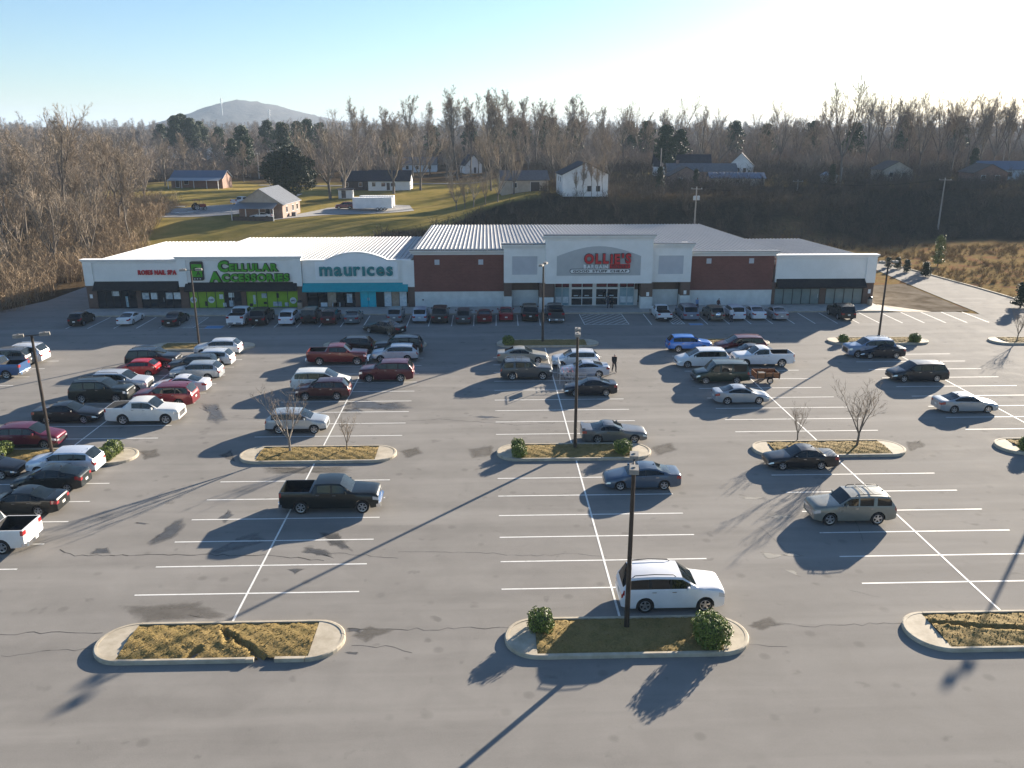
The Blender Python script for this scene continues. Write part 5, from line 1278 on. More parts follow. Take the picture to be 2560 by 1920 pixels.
        for k in range(r.randint(5, 7)):
            dd = perp(d, r.uniform(.25, .62)); L = H*r.uniform(.55, .8); pts, _ = path(st[-1], dd, L, 5, .09, .10)
            tb.T.tube(pts, [R0*.6*(1-.8*i/5) for i in range(6)], 5, 0, False)
            for j in range(int(7*dens)):
                t = .2+.78*(j+r.random())/7; q, d2 = along(pts, min(.99, t)); pp, _ = path(q, (perp(d2, r.uniform(.3, .7))+Vector((0, 0, .3))).normalized(), L*r.uniform(.25, .5), 4, .1, .08)
                br.tube(pp, [R0*.16, R0*.12, R0*.09, R0*.06, R0*.03], 3, 0, False); twigs(pp, L*.22, int(6*dens))
    # crown = thin branches + twigs in one mesh
    V = [tuple(v) for v in br.v]; n0 = len(V); Fq = []
    for f in br.f:
        Fq.append((f[0], f[1], f[2])); Fq.append((f[0], f[2], f[3]))
    V += tb.V; Fq += [tuple(i+n0 for i in f) for f in tb.F]
    tm = tb.T.mesh('trunk', (bark or m_bark,), True)
    cm = fast_mesh('crown', V, Fq, twig or m_twig)
    return tm, cm
def plant(name, mm, X, Y, z, sc, rot, label, cat, group=None, parts=('trunk', 'crown'), sz=None):
    e = empty(name, (X, Y, z), rot, label, cat, group); e.scale = (sc, sc, sz or sc)
    for n_, me in zip(parts, mm): link(n_, me, e)
    return e
it = [bare_tree(100+k, 4.4, 'vase', 1.0, m_bark_pale if k == 0 else m_bark, m_twig_pale if k == 0 else m_twig, .55) for k in range(2)]
for px, k, sc, rot, lb in [((627, 980), 0, 1.0, 0, 'pale bare tree in front of the silver grey crossover'), ((750, 977), 1, .56, 1, 'small bare sapling in the island beside the pale bare tree'), ((1850, 968), 1, .98, 2.4, 'dark bare tree in the island behind the black older sedan'),
                           ((1722, 955), 1, .56, 4, 'small bare sapling behind the black older sedan'), ((2196, 739), 1, .74, .5, 'bare tree in the island by the access road'), ((843, 742), 1, .5, 3, 'thin bare sapling in the shaded island behind the black SUV'), ((935, 560), 0, 0, 0, '')]:
    if not lb: continue
    g = OV(*px); plant('bare_tree', it[k], g.x, g.y, .12, sc, rot, lb, 'tree', 'bare trees in the lot islands')

# ---- cart return between two cars
m_galv = nmat('galvanised_tube', (.55, .56, .57), .35, .7)
g = G(*RC_((690, 556))); e = empty('cart_return', (g.x, g.y, 0), 0, 'galvanised shopping cart return in front of the silver blue sedan', 'cart return')
for y in (.0, 2.3):
    m = MB()
    for z in (.35, .7, 1.05): m.tube([(0, y, z), (3.4, y, z)], .025, 6)
    for x in (0, 1.1, 2.3, 3.4): m.tube([(x, y, 0), (x, y, 1.08)], .028, 6)
    m.build('side_rail', m_galv, e)
MB().tube([(0, 0, 0), (0, 0, 1.9)], .03, 6).tube([(0, 2.3, 0), (0, 2.3, 1.9)], .03, 6).tube([(0, 0, 1.9), (0, 2.3, 1.9)], .03, 6).build('end_frame', m_galv, e)
part(e, 'sign_board', m_white, (-.02, .02, .5, 1.8, 1.35, 1.8))
cart_b = MB()
for k in range(8):
    t = k/7; cart_b.tube([(.05+.75*t, -.25, .45), (.05+.75*t, -.28, .9)], .006, 4); cart_b.tube([(.05+.75*t, .25, .45), (.05+.75*t, .28, .9)], .006, 4)
for z in (.45, .6, .75, .9): cart_b.tube([(.02, -.27, z), (.85, -.22, z), (.85, .22, z), (.02, .27, z), (.02, -.27, z)], .009, 4)
for k in range(5): cart_b.tube([(.05, -.2+.1*k, .45), (.82, -.18+.09*k, .45)], .006, 4)
cart_bm = cart_b.mesh('basket', (m_galv,))
cart_f = MB().tube([(-.12, -.26, 1.0), (.0, -.26, .5), (.1, -.24, .14), (.85, -.2, .14), (.85, .2, .14), (.1, .24, .14), (.0, .26, .5), (-.12, .26, 1.0)], .013, 5).mesh('frame', (m_galv,))
cart_h = MB().tube([(-.12, -.27, 1.0), (-.12, .27, 1.0)], .018, 6).mesh('handle', (m_red,)); cart_w = MB().lathe([(0, -.02), (.06, -.02), (.06, .02), (0, .02)], 10, 'y').mesh('caster', (m_trim,))
for row in range(2):
    for k in range(4):
        c = empty('shopping_cart', (g.x+.5+k*.42, g.y+.7+row*1.0, 0), 0, 'wire shopping cart nested in the cart return', 'shopping cart', 'carts nested in the return')
        link('basket', cart_bm, c); link('frame', cart_f, c); link('handle', cart_h, c)
        for x, y in ((.12, -.24), (.12, .24), (.83, -.19), (.83, .19)): w = link('caster', cart_w, c); w.location = (x, y, .062)
# ---- small wooden utility trailer hitched to the green van
g = G(*RD_((678, 430))); m_wood = vmat('orange_plywood', (.22, .085, .03), (.34, .14, .055), 3, .8, False)
e = empty('utility_trailer', (g.x-.1, g.y+.75, 0), 0, 'small orange wooden utility trailer behind the green van', 'trailer')
part(e, 'bed', m_wood, (-1.05, 1.05, -.68, .68, .45, .5)); 
for a in ((-1.07, 1.07, -.72, -.681, .46, .98), (-1.07, 1.07, .681, .72, .46, .98), (-1.11, -1.071, -.72, .72, .46, .98)): part(e, 'side_board', m_wood, a)
part(e, 'tailgate', m_trim, (1.07, 1.11, -.7, .7, .44, .9))
for x in (-1.0, -.3, .4, 1.0):
    for y in (-.745, .745): part(e, 'stake', m_trim, (x-.03, x+.03, y-.022, y+.022, .42, 1.06))
MB().tube([(-1.1, -.5, .42), (-1.9, 0, .42), (-2.2, 0, .42)], .035, 6).tube([(-1.1, .5, .42), (-1.9, 0, .42)], .035, 6).build('tongue', m_trim, e)
for sd in (-1, 1):
    w = link('wheel', tyre_me, e); w.location = (.15, sd*.86, .29); w.scale = (.29, .3, .29); w.rotation_euler = (0, 0, 0 if sd < 0 else math.pi); link('rim', rim_mes[2], w)
    part(e, 'fender', m_trim, (-.25, .55, sd*.86-.13, sd*.86+.13, .60, .63))
part(e, 'crate', m_trim, (-.7, -.1, -.4, .3, .5, .85))
# ---- people
m_skin = nmat('skin', (.42, .25, .18), .55); m_hair = nmat('dark_hair', (.03, .02, .015), .6); m_shoe = nmat('shoes', (.02, .02, .02), .6)
def person(X, Y, z, rot, label, top, legs, hair, h=1.74, stride=.25, lean=0.0, arms=.15):
    k = h/1.74; a = stride
    J = dict(pel=(0, 0, .93), sp=(.02+lean*.3, 0, 1.12), ch=(.02+lean, 0, 1.32), nk=(.03+lean*1.3, 0, 1.49), hd=(.05+lean*1.4, 0, 1.58), tp=(.05+lean*1.4, 0, 1.71))
    for s, q in ((1, 'l'), (-1, 'r')):
        f = s*a
        J[q+'sh'] = (.01+lean, s*.185, 1.42); J[q+'el'] = (-.03+lean-f*.45, s*.245, 1.15); J[q+'wr'] = (.08+lean-f*.8, s*.235+arms*0, .92); J[q+'hn'] = (.12+lean-f*.9, s*.225, .84)
        J[q+'hp'] = (0, s*.095, .90); J[q+'kn'] = (.05+f*.55, s*.10, .50); J[q+'an'] = (-.02+f*1.0, s*.10, .09); J[q+'to'] = (.14+f*1.0, s*.115, .045)
    Rr = dict(pel=(.155, .125), sp=(.145, .115), ch=(.165, .12), nk=(.055, .055), hd=(.085, .075), tp=(.065, .06), sh=(.075, .07), el=(.058, .058), wr=(.036, .034), hn=(.04, .022), hp=(.11, .11), kn=(.078, .078), an=(.058, .058), to=(.042, .03))
    names = list(J); V = [tuple(c*k for c in J[n]) for n in names]; ix = {n: i for i, n in enumerate(names)}
    E = [('pel', 'sp'), ('sp', 'ch'), ('ch', 'nk'), ('nk', 'hd'), ('hd', 'tp')]
    for q in 'lr': E += [('ch', q+'sh'), (q+'sh', q+'el'), (q+'el', q+'wr'), (q+'wr', q+'hn'), ('pel', q+'hp'), (q+'hp', q+'kn'), (q+'kn', q+'an'), (q+'an', q+'to')]
    me = bpy.data.meshes.new('person'); me.from_pydata(V, [(ix[a_], ix[b_]) for a_, b_ in E], []); me.update()
    o = bpy.data.objects.new('person', me); col.objects.link(o)
    md = o.modifiers.new('skin', 'SKIN'); md.use_smooth_shade = True
    for n, i in ix.items():
        rr = Rr.get(n) or Rr[n[1:]]; sv_ = me.skin_vertices[0].data[i]; sv_.radius = (rr[0]*k, rr[1]*k); sv_.use_root = (n == 'pel')
    sb = o.modifiers.new('sub', 'SUBSURF'); sb.levels = 2; sb.render_levels = 2
    dg = bpy.context.evaluated_depsgraph_get(); bm_ = bpy.data.meshes.new_from_object(o.evaluated_get(dg)); bpy.data.objects.remove(o)
    bm_.materials.clear()
    for m_ in (top, legs, m_skin, hair, m_shoe): bm_.materials.append(m_)
    wz = max(J['lwr'][2], J['rwr'][2])*k
    hx, hy, hz = (c*k for c in J['hd'])
    for p in bm_.polygons:
        c = p.center; p.use_smooth = True
        inarm = abs(c.y) > .18*k
        if c.z > 1.47*k: mi = 3 if (c.z > 1.63*k or c.x < hx-.02*k) and c.z > 1.52*k else 2
        elif inarm and c.z < .93*k and c.z > .7*k: mi = 2
        elif c.z < .07*k: mi = 4
        elif c.z < .93*k and not (inarm and c.z > .86*k): mi = 1
        else: mi = 0
        p.material_index = mi
    e = empty('person', (X, Y, z), rot, label, 'person'); link('body', bm_, e)
    for q, s in (('l', 1), ('r', -1)):
        hn = Vector(J[q+'hn'])*k; m = MB()
        for f_ in range(4):
            dx = (-.025+.017*f_)*k; ln = (.055, .068, .064, .05)[f_]*k
            m.tube([(hn.x+dx, hn.y, hn.z-.02), (hn.x+dx+.008, hn.y-s*.006, hn.z-.02-ln*.6), (hn.x+dx+.006, hn.y-s*.022, hn.z-.02-ln)], [.008, .0075, .006], 5)
        m.tube([(hn.x+.03*k, hn.y-s*.01, hn.z+.02), (hn.x+.055*k, hn.y-s*.02, hn.z-.025)], [.009, .007], 5); m.build('fingers', m_skin, e, True)
    fc = MB(); 
    for s in (1, -1): fc.box((hx+.082*k, s*.03*k, hz+.03*k), (.012, .022, .012))
    fc.build('eyes', m_hair, e); MB().box((hx+.095*k, 0, hz), (.03*k, .024*k, .04*k), 0, 0, .5).build('nose', m_skin, e)
    return e
def cloth(n, a): return vmat(n, tuple(c*.8 for c in a), a, 4, .9, False)
ck_, cn_ = cloth('black_cloth', (.016, .016, .018)), cloth('navy_denim', (.03, .04, .07))
g = G(*RC_((1158, 449))); person(g.x, g.y, 0, R_(-75), 'person in black walking across the lot beyond the cars with hand at chest', ck_, ck_, nmat('grey_hair', (.25, .24, .23), .6), 1.80, .2)
g = G(*RF_((1470, 660))); person(g.x, g.y, .132, R_(60), 'person in grey coat walking to the store doors beside a person in black', cloth('grey_cloth', (.07, .075, .08)), cn_, m_hair, 1.76, .28, .06)
g = G(*RF_((1500, 662))); person(g.x, g.y, .132, R_(80), 'person in dark clothes with long hair walking to the store doors', ck_, ck_, m_hair, 1.66, .2)
g = G(*RG_((412, 603))); person(g.x, g.y-.1, 0, R_(100), 'person in white shirt behind the white crossover', cloth('white_cloth', (.6, .62, .66)), cn_, m_hair, 1.76, .08, .05)
g = G(*RG_((204, 545))); person(g.x, 101.9, .132, R_(-60), 'person in pale blue shirt on the sidewalk beyond the silver minivan', cloth('pale_blue_cloth', (.2, .3, .5)), cn_, m_hair, 1.76, .12)
g = G(*RG_((330, 540))); person(g.x, 101.9, .132, R_(20), 'person in dark red top on the sidewalk beyond the tan crossover', cloth('red_cloth', (.1, .03, .03)), cn_, m_hair, 1.66, .12)
# ================================================================ BEYOND THE STORES: houses, yards, poles
def T(x, y): return terrain(x, y)
m_gravel = vmat('gravel_drive', (.24, .23, .22), (.34, .33, .31), 2.5, .95, True, 6, .4, .05)
m_sid_w = vmat('white_siding', (.66, .67, .67), (.74, .75, .75), .8, .75, True, 4); m_sid_b = vmat('pale_blue_siding', (.40, .50, .58), (.48, .57, .64), .8, .75, True)
m_sid_t = vmat('tan_siding', (.36, .31, .25), (.45, .39, .32), .9, .8, True); m_sid_dk = vmat('dark_wood_siding', (.05, .04, .035), (.08, .065, .055), 2, .85, True)
m_hbrick = brick('house_brick', (.21, .135, .105), (.27, .18, .14), (.3, .26, .23)); m_hbrick2 = brick('orange_brick', (.20, .11, .08), (.25, .14, .105), (.28, .24, .21))
m_cream = vmat('cream_siding', (.60, .54, .38), (.68, .62, .45), .9, .8, True)
m_shing_dk = vmat('dark_shingles', (.028, .027, .032), (.05, .048, .055), 2.2, .9, True, 6); m_shing_gr = vmat('grey_shingles', (.10, .10, .105), (.15, .15, .155), 2.2, .9, True, 6); m_shing_br = vmat('brown_shingles', (.09, .07, .055), (.14, .11, .09), 2.2, .9, True, 6)
m_roof_bl = nmat('blue_metal_roof', (.12, .155, .21), .6, 0, .2); m_roof_gr = nmat('grey_metal_roof', (.26, .27, .285), .45, .3); m_roof_rd = vmat('rusty_metal_roof', (.33, .12, .07), (.42, .18, .11), 1.5, .7)
m_hwin = nmat('house_window_glass', (.02, .025, .03), .06, 0, .6); m_htrim = nmat('white_house_trim', (.66, .66, .65), .6); m_hdoor = nmat('dark_house_door', (.05, .04, .04), .5)
def house(label, X, Y, rz, w, d, hw, hr, wall, roofm, ridge='y', wins=(), over=.35, z=None, name='house', cat='house', chimney=None, doors=(), gable=None, group=None, ribs=0):
    """gabled house: w along its x, d along its y; ridge along 'x' or 'y'; wins/doors: (side, position, z0, width, height), sides f, b, l, r"""
    z0 = T(X, Y) if z is None else z; e = empty(name, (X, Y, z0), rz, label, cat, group); m = MB()
    hx, hy = w/2, d/2
    m.bb(-hx, hx, -hy, hy, -1.2, hw); m.build('wall', wall, e)
    if ridge == 'y':
        for y in (-hy, hy): MB().poly([(-hx, y*1.0005, hw+.001), (hx, y*1.0005, hw+.001), (0, y*1.0005, hw+hr)]).build('gable', gable or wall, e)
        sl = [((-hx-over, hw-over*hr/hx), (0, hw+hr)), ((hx+over, hw-over*hr/hx), (0, hw+hr))]
    else:
        for x in (-hx, hx): MB().poly([(x*1.0005, -hy, hw+.001), (x*1.0005, hy, hw+.001), (x*1.0005, 0, hw+hr)]).build('gable', gable or wall, e)
        sl = [((-hy-over, hw-over*hr/hy), (0, hw+hr)), ((hy+over, hw-over*hr/hy), (0, hw+hr))]
    rf = None
    for (a, za), (b_, zb) in sl:
        m = MB(); t = .12
        if ridge == 'y': c4 = [(a, -hy-over, za), (a, hy+over, za), (b_, hy+over, zb), (b_, -hy-over, zb)]
        else: c4 = [(-hx-over, a, za), (hx+over, a, za), (hx+over, b_, zb), (-hx-over, b_, zb)]
        up = [(x, y, zz+t) for x, y, zz in c4]; m.poly(c4); m.poly(up)
        for i in range(4): j = (i+1) % 4; m.quad(c4[i], c4[j], up[j], up[i])
        r_ = m.build('roof', roofm, e); rf = rf or r_
        if ribs:
            for k in range(ribs):
                t_ = (k+.5)/ribs; p = Vector(up[0]).lerp(Vector(up[1]), t_); p2 = Vector(up[3]).lerp(Vector(up[2]), t_)
                MB().tube([p+Vector((0, 0, .02)), p2+Vector((0, 0, .02))], .022, 4).build('seam', roofm, r_)
    if chimney:
        x, y, h = chimney; MB().bb(x-.4, x+.4, y-.3, y+.3, hw, h).build('chimney', m_hbrick, rf)
    for sd, p, zz, ww, hh in tuple(wins)+tuple(doors):
        isd = (sd, p, zz, ww, hh) in doors; pr = .05
        if sd in 'fb':
            y = -hy if sd == 'f' else hy; s = -1 if sd == 'f' else 1
            fr = MB().bb(p-ww/2-.09, p+ww/2+.09, min(y, y+s*pr), max(y, y+s*pr), zz-.09, zz+hh+.09).build('door' if isd else 'window', m_htrim, e)
            MB().bb(p-ww/2, p+ww/2, min(y+s*pr, y+s*(pr+.02)), max(y+s*pr, y+s*(pr+.02)), zz, zz+hh).build('panel' if isd else 'pane', m_hdoor if isd else m_hwin, fr)
        else:
            x = -hx if sd == 'l' else hx; s = -1 if sd == 'l' else 1
            fr = MB().bb(min(x, x+s*pr), max(x, x+s*pr), p-ww/2-.09, p+ww/2+.09, zz-.09, zz+hh+.09).build('door' if isd else 'window', m_htrim, e)
            MB().bb(min(x+s*pr, x+s*(pr+.02)), max(x+s*pr, x+s*(pr+.02)), p-ww/2, p+ww/2, zz, zz+hh).build('panel' if isd else 'pane', m_hdoor if isd else m_hwin, fr)
    return e
W_ = lambda *ps: [('f', p, 1.0, 1.0, 1.2) for p in ps]
# brick house with a striped carport
Xb, Yb = -47.6, 187.0
h1 = house('brick gabled house with a lean-to carport behind the phone shop', Xb, Yb, R_(-4), 9.4, 13.0, 2.9, 3.1, m_hbrick, m_roof_gr, 'y', [('r', -3.5, 1.0, 1.0, 1.2), ('r', 1.0, 1.0, 1.0, 1.2), ('r', 4.2, 1.0, 1.0, 1.2)], gable=m_sid_t, doors=[('f', 1.5, .1, .95, 2.0)], ribs=18)
m = MB(); cp = []
for k in range(20):
    xa = -5.0+k*.45; m = MB(); m.quad((xa, -10.6, 2.25), (xa+.445, -10.6, 2.25), (xa+.445, -6.2, 3.3), (xa, -6.2, 3.3)); m.quad((xa+.30, -10.6, 2.26), (xa+.40, -10.6, 2.34), (xa+.40, -6.2, 3.39), (xa+.30, -6.2, 3.31)); m.build('carport_panel', m_roof_gr, h1)
for x in (-4.9, -1.9, 1.0, 3.9):
    MB().box((x, -10.4, 1.0), (.14, .14, 2.5)).build('carport_post', m_htrim, h1)
part(h1, 'carport_rail', m_sid_dk, (-4.8, 3.8, -10.5, -10.44, -.4, .65)); part(h1, 'heat_pump', m_shing_gr, (5.2, 6.1, -2, -1.1, -.2, .8))
# long blue roofed house
h2 = house('long low house with blue metal roof and pale porch beside the wood', -81.5, 246, R_(-2), 14.5, 8, 2.6, 1.9, m_hbrick2, m_roof_bl, 'x', [('f', -3, 1, 1.2, 1.1)], doors=[('f', -5.5, .1, 1, 2)], gable=m_hbrick2, ribs=20)
m = MB(); m.quad((-7.4, -7.2, 2.1), (7.3, -7.2, 2.1), (7.3, -4.0, 2.75), (-7.4, -4.0, 2.75)); m.build('porch_roof', m_roof_gr, h2)
for x in (-7.0, -3.2, .2, 3.8, 7.0): MB().box((x, -7.0, .9), (.13, .13, 2.4)).build('porch_post', m_htrim, h2)
house('small cream gabled house between evergreens', -69, 305, R_(-15), 9, 7, 2.7, 2.5, m_cream, m_shing_br, 'x', [('r', 0, 1.2, 1.0, 1.1), ('f', -2, 1, 1, 1.1)])
h4 = house('white house with dark roof on the yellow lawn beyond the trailer', -27.5, 246, R_(-1), 11.8, 8.5, 2.7, 2.6, m_sid_w, m_shing_dk, 'x', [('f', -4.3, 1.1, .9, 1.1), ('f', -1.6, 1.1, 1.1, 1.0), ('f', 1.2, 1.1, 1.2, .9)], doors=[('f', -.2, .1, .9, 2.0)])
house('dark timber house joined to the white house', -37.4, 247.5, R_(-1), 7.2, 8.0, 2.6, 2.5, m_sid_dk, m_shing_dk, 'x', [('f', -2.4, 1.0, .9, 1.0), ('f', 1.6, 1.0, .9, 1.0)])
house('pale blue bungalow beyond the tall lawn trees', -25.5, 332, 0, 13, 8, 2.8, 2.6, m_sid_b, m_shing_gr, 'x', [('f', -4.6, 1, 1, 1.3), ('f', -.8, 1, 1, 1.3), ('f', 4, 1, 1, 1.5)])
house('small white steep gabled cottage at the lawn edge', -5.6, 322, R_(20), 6.5, 6.5, 3.1, 3.5, m_sid_w, m_shing_dk, 'y', [('r', 0, 1.0, 1.0, 1.6)], doors=[('f', .5, .1, .9, 2.0)])
house('grey hipped outbuilding with pale boards beside the big white house', 9.3, 212, R_(4), 11.5, 9, 2.8, 2.0, m_sid_t, m_shing_gr, 'x', [('f', -2.5, 1.0, .9, 1.1)], doors=[('f', 2.5, .1, 2.2, 2.2)])
house('tall white gabled house at the top of the dark bank', 22.0, 194.5, R_(2), 10.2, 12, 4.7, 2.5, m_sid_w, m_shing_dk, 'y', [('f', .9, 1.0, .9, 1.2), ('f', 2.9, 1.0, .9, 1.2), ('l', -2.5, 3.0, .7, 1.0), ('l', 1.0, 3.0, .7, 1.0)])
house('white house with long dark roof behind the brick ranch house', 60.5, 262, R_(-8), 17, 8, 3.0, 3.2, m_sid_w, m_shing_dk, 'x', [('l', 0, 1.2, 1, 1.3), ('f', 5, 1, 1, 1.3)])
house('white gabled house with steep grey roof by the brick ranch house', 79.5, 263, R_(-18), 7.5, 8, 3.2, 3.8, m_sid_w, m_shing_gr, 'y', [('f', -.8, 1.0, .9, 1.6), ('f', 1.2, 1.0, .9, 1.6)])
house('brick ranch house with grey roof above the bank', 61.0, 240, R_(-6), 19, 8, 2.7, 2.0, m_hbrick, m_shing_gr, 'x', [('f', 2, 1, 1.1, 1.2), ('f', 6, 1, 1.1, 1.2), ('f', -4, 1, 1.1, 1.2)], chimney=(-6.5, 0, 5.6))
house('long shed with blue metal roof above the bank', 66.5, 224, R_(-8), 14, 7, 2.0, 1.2, m_sid_t, m_roof_bl, 'x', [('f', 0, .8, 1, .8)], ribs=16)
house('tan brick house with brown roof half hidden by scrub', 52.5, 224, R_(-4), 8.5, 8, 2.7, 2.3, m_hbrick, m_shing_br, 'y', [('f', -1.5, 1, 1, 1.2)])
house('small white metal garden shed among dark trees', 96.5, 236, R_(10), 3.4, 3.2, 2.0, .8, m_sid_w, m_roof_gr, 'y', doors=[('f', 0, .1, 1.4, 1.7)], name='shed', cat='shed')
house('beige brick gabled house on the wooded ridge', 119.5, 247, R_(-6), 8.5, 10, 2.9, 2.3, m_sid_t, m_shing_br, 'y', [('f', -1.8, 1, 1, 1.2), ('f', 1.8, 1, 1, 1.2)])
house('orange brick gabled house on the wooded ridge', 137.5, 231, R_(-8), 8.8, 10, 2.9, 2.2, m_hbrick2, m_shing_br, 'y', [('f', -1.8, 1, 1, 1.2), ('f', 1.8, 1, 1, 1.2)])
house('blue roofed house behind the orange brick house', 150.5, 243, R_(-8), 15, 9, 2.9, 2.2, m_sid_b, m_roof_bl, 'x', [('f', 0, 1, 1, 1.2)])
house('white garden shed beside the lawn trees', -37.0, 224.5, 0, 3.6, 2.8, 2.2, .25, m_sid_w, m_shing_dk, 'x', name='shed', cat='shed', doors=[('f', -.4, .1, 1.1, 1.9)])
house('long pale low building seen through the wood', -146, 430, R_(6), 46, 14, 4.0, 1.6, m_sid_w, m_roof_gr, 'x', [('f', -15+5*k, 1.2, 2, 1.4) for k in range(7)], name='warehouse', cat='building')
house('pale building with rusty red gable roof seen through the wood', -119, 400, R_(-20), 14, 16, 4.2, 2.6, m_sid_w, m_roof_rd, 'y', [('f', -3, 1.2, 1.6, 1.4), ('f', 3, 1.2, 1.6, 1.4)], name='warehouse', cat='building')
house('grey white building by the pines seen through the wood', -104, 455, R_(5), 20, 12, 4.0, 2.2, m_sid_w, m_shing_gr, 'x', [('f', -6, 1.2, 1.6, 1.4), ('f', 0, 1.2, 1.6, 1.4), ('f', 6, 1.2, 1.6, 1.4)])
# gravel drives
def sheet(name, pts, mat, dz=.05):
    # drape a polygon fan on the terrain by small quads between two edges
    A, B = pts; m = MB(); n = 24; k = 8
    def pol(L, t):
        f = t*(len(L)-1); i = min(int(f), len(L)-2); return Vector(L[i]).lerp(Vector(L[i+1]), f-i)
    for i in range(n):
        for j in range(k):
            q = []
            for u, v in ((i, j), (i+1, j), (i+1, j+1), (i, j+1)):
                p = pol(A, u/n).lerp(pol(B, u/n), v/k); q.append((p.x, p.y, T(p.x, p.y)+dz))
            m.quad(*q)
    return tag(m.build(name, mat), kind='structure')
sheet('gravel_drive', ([(-45, 177, 0), (-36, 188, 0), (-24, 193, 0), (-17, 199, 0)], [(-44, 183, 0), (-38, 203, 0), (-28, 211, 0), (-19, 210, 0)]), m_gravel, .09)
sheet('gravel_drive', ([(-70, 180, 0), (-60, 184, 0), (-52, 192, 0), (-50, 232, 0)], [(-74, 196, 0), (-66, 206, 0), (-57, 214, 0), (-55, 236, 0)]), m_gravel, .09)
sheet('lane', ([(-70, 262, 0), (-30, 262, 0), (0, 268, 0)], [(-70, 266, 0), (-30, 266, 0), (0, 272, 0)]), m_road, .12)
# enclosed trailers and vehicles in the yard
def box_trailer(X, Y, rz, L, label, lift=0):
    z = T(X, Y)+.15; e = empty('enclosed_trailer', (X, Y, z), rz, label, 'trailer', 'white enclosed trailers')
    m = MB(); P = [(-L/2, -1.22), (L/2-.9, -1.22), (L/2, -.5), (L/2, .5), (L/2-.9, 1.22), (-L/2, 1.22)]
    m.poly([(x, y, 3.0) for x, y in P]); m.poly([(x, y, .55) for x, y in P][::-1])
    for a, b_ in zip(P, P[1:]+P[:1]): m.quad((*a, .55), (*b_, .55), (*b_, 3.0), (*a, 3.0))
    m.build('body', m_sid_w, e)
    for k in range(12): part(e, 'roof_bow', m_roof_gr, (-L/2+.3+k*(L-1.6)/11, -L/2+.36+k*(L-1.6)/11, -1.18, 1.18, 3.005, 3.03))
    part(e, 'skirt', m_sid_dk, (-L/2+.05, L/2-.95, -1.235, -1.222, .56, .72)); part(e, 'fender', m_blackp, (-L/2+1.0, -L/2+3.9, -1.3, -1.225, .72, .98))
    for k in range(3):
        for sd in (-1, 1):
            w = link('wheel', tyre_me, e); w.location = (-L/2+1.6+k*.85, sd*1.12, .38); w.scale = (.38, .36, .38); w.rotation_euler = (0, 0, 0 if sd < 0 else math.pi); link('rim', rim_mes[2], w)
    MB().tube([(L/2, -.5, .5), (L/2+1.3, 0, .5), (L/2, .5, .5)], .06, 6).build('tongue', m_trim, e); part(e, 'door', m_htrim, (L/2-2.3, L/2-1.5, -1.24, -1.222, .75, 2.6))
    return e
box_trailer(-26.8, 199.5, math.pi, 9.2, 'long white enclosed trailer with three axles on the gravel'); box_trailer(-26.2, 203.6, math.pi, 8.2, 'white enclosed trailer parked behind the three axle one')
def yard_car(key, rgb, label, X, Y, ang, **kw): return car(key, rgb, label, X, Y, R_(ang), z=T(X, Y)+.12, group='vehicles in the house yards', **kw)
yard_car('crew_pickup', (.66, .68, .72), 'white pickup truck on the drive between brick and blue roofed houses', -60.0, 209, 62, metal=0, cat='pickup truck')
yard_car('crossover', (.16, .012, .02), 'dark red car beside the white enclosed trailers', -33.6, 201.5, 180, metal=.1)
yard_car('sedan', (.62, .63, .66), 'white car under the striped carport', -47.5, 178.7, 180, metal=.1)
yard_car('big_suv', (.03, .03, .035), 'dark SUV by the cream house', -59, 278, 150, metal=.1)
X, Y = -66.5, 197; e = empty('farm_tractor', (X, Y, T(X, Y)+.1), R_(35), 'old red tractor with big rear wheels beside scrap boards', 'tractor')
m_trac = vmat('faded_red_paint', (.24, .02, .015), (.34, .05, .035), 2, .6, False)
MB().box((.75, 0, 1.05), (1.5, .62, .65), 0, 0, .9).build('hood', m_trac, e); MB().box((-.5, 0, 1.0), (1.2, .8, .6)).build('chassis', m_trac, e); MB().box((-.55, 0, 2.35), (1.3, 1.3, .1)).build('canopy', m_trac, e); MB().box((-.75, 0, 1.5), (.5, .5, .5)).build('seat', m_trim, e)
for x, y in ((-1.1, -.6), (-1.1, .6), (0, -.6), (0, .6)): MB().tube([(x, y, 1.1), (x, y, 2.32)], .035, 5).build('canopy_post', m_trim, e)
MB().tube([(1.0, .15, 1.3), (1.0, .15, 2.1)], .04, 6).build('exhaust', m_trim, e)
for x, y, k in ((-.8, -.75, .75), (-.8, .75, .75), (1.1, -.65, .42), (1.1, .65, .42)):
    w = link('wheel', tyre_me, e); w.location = (x, y, k); w.scale = (k, k*.9, k); w.rotation_euler = (0, 0, 0 if y < 0 else math.pi); link('rim', rim_mes[2], w)
r = random.Random(5)
for k in range(14):
    X, Y = -72+r.uniform(-3, 7), 193+r.uniform(-6, 8)
    tag(MB().box((0, 0, 0), (r.uniform(2, 4.5), r.uniform(.25, .6), .08)).build('board', m_sid_w if k % 2 else m_roof_gr, None), 'loose pale board lying in the scrap pile by the red tractor', 'board', 'boards in the scrap pile').location = (X, Y, T(X, Y)+.12+.09*(k % 3))
    o = bpy.data.objects[-1] if False else None
for o in [o for o in col.objects if o.name.split('.')[0] == 'board']: o.rotation_euler = (0, 0, r.uniform(-.5, .9))
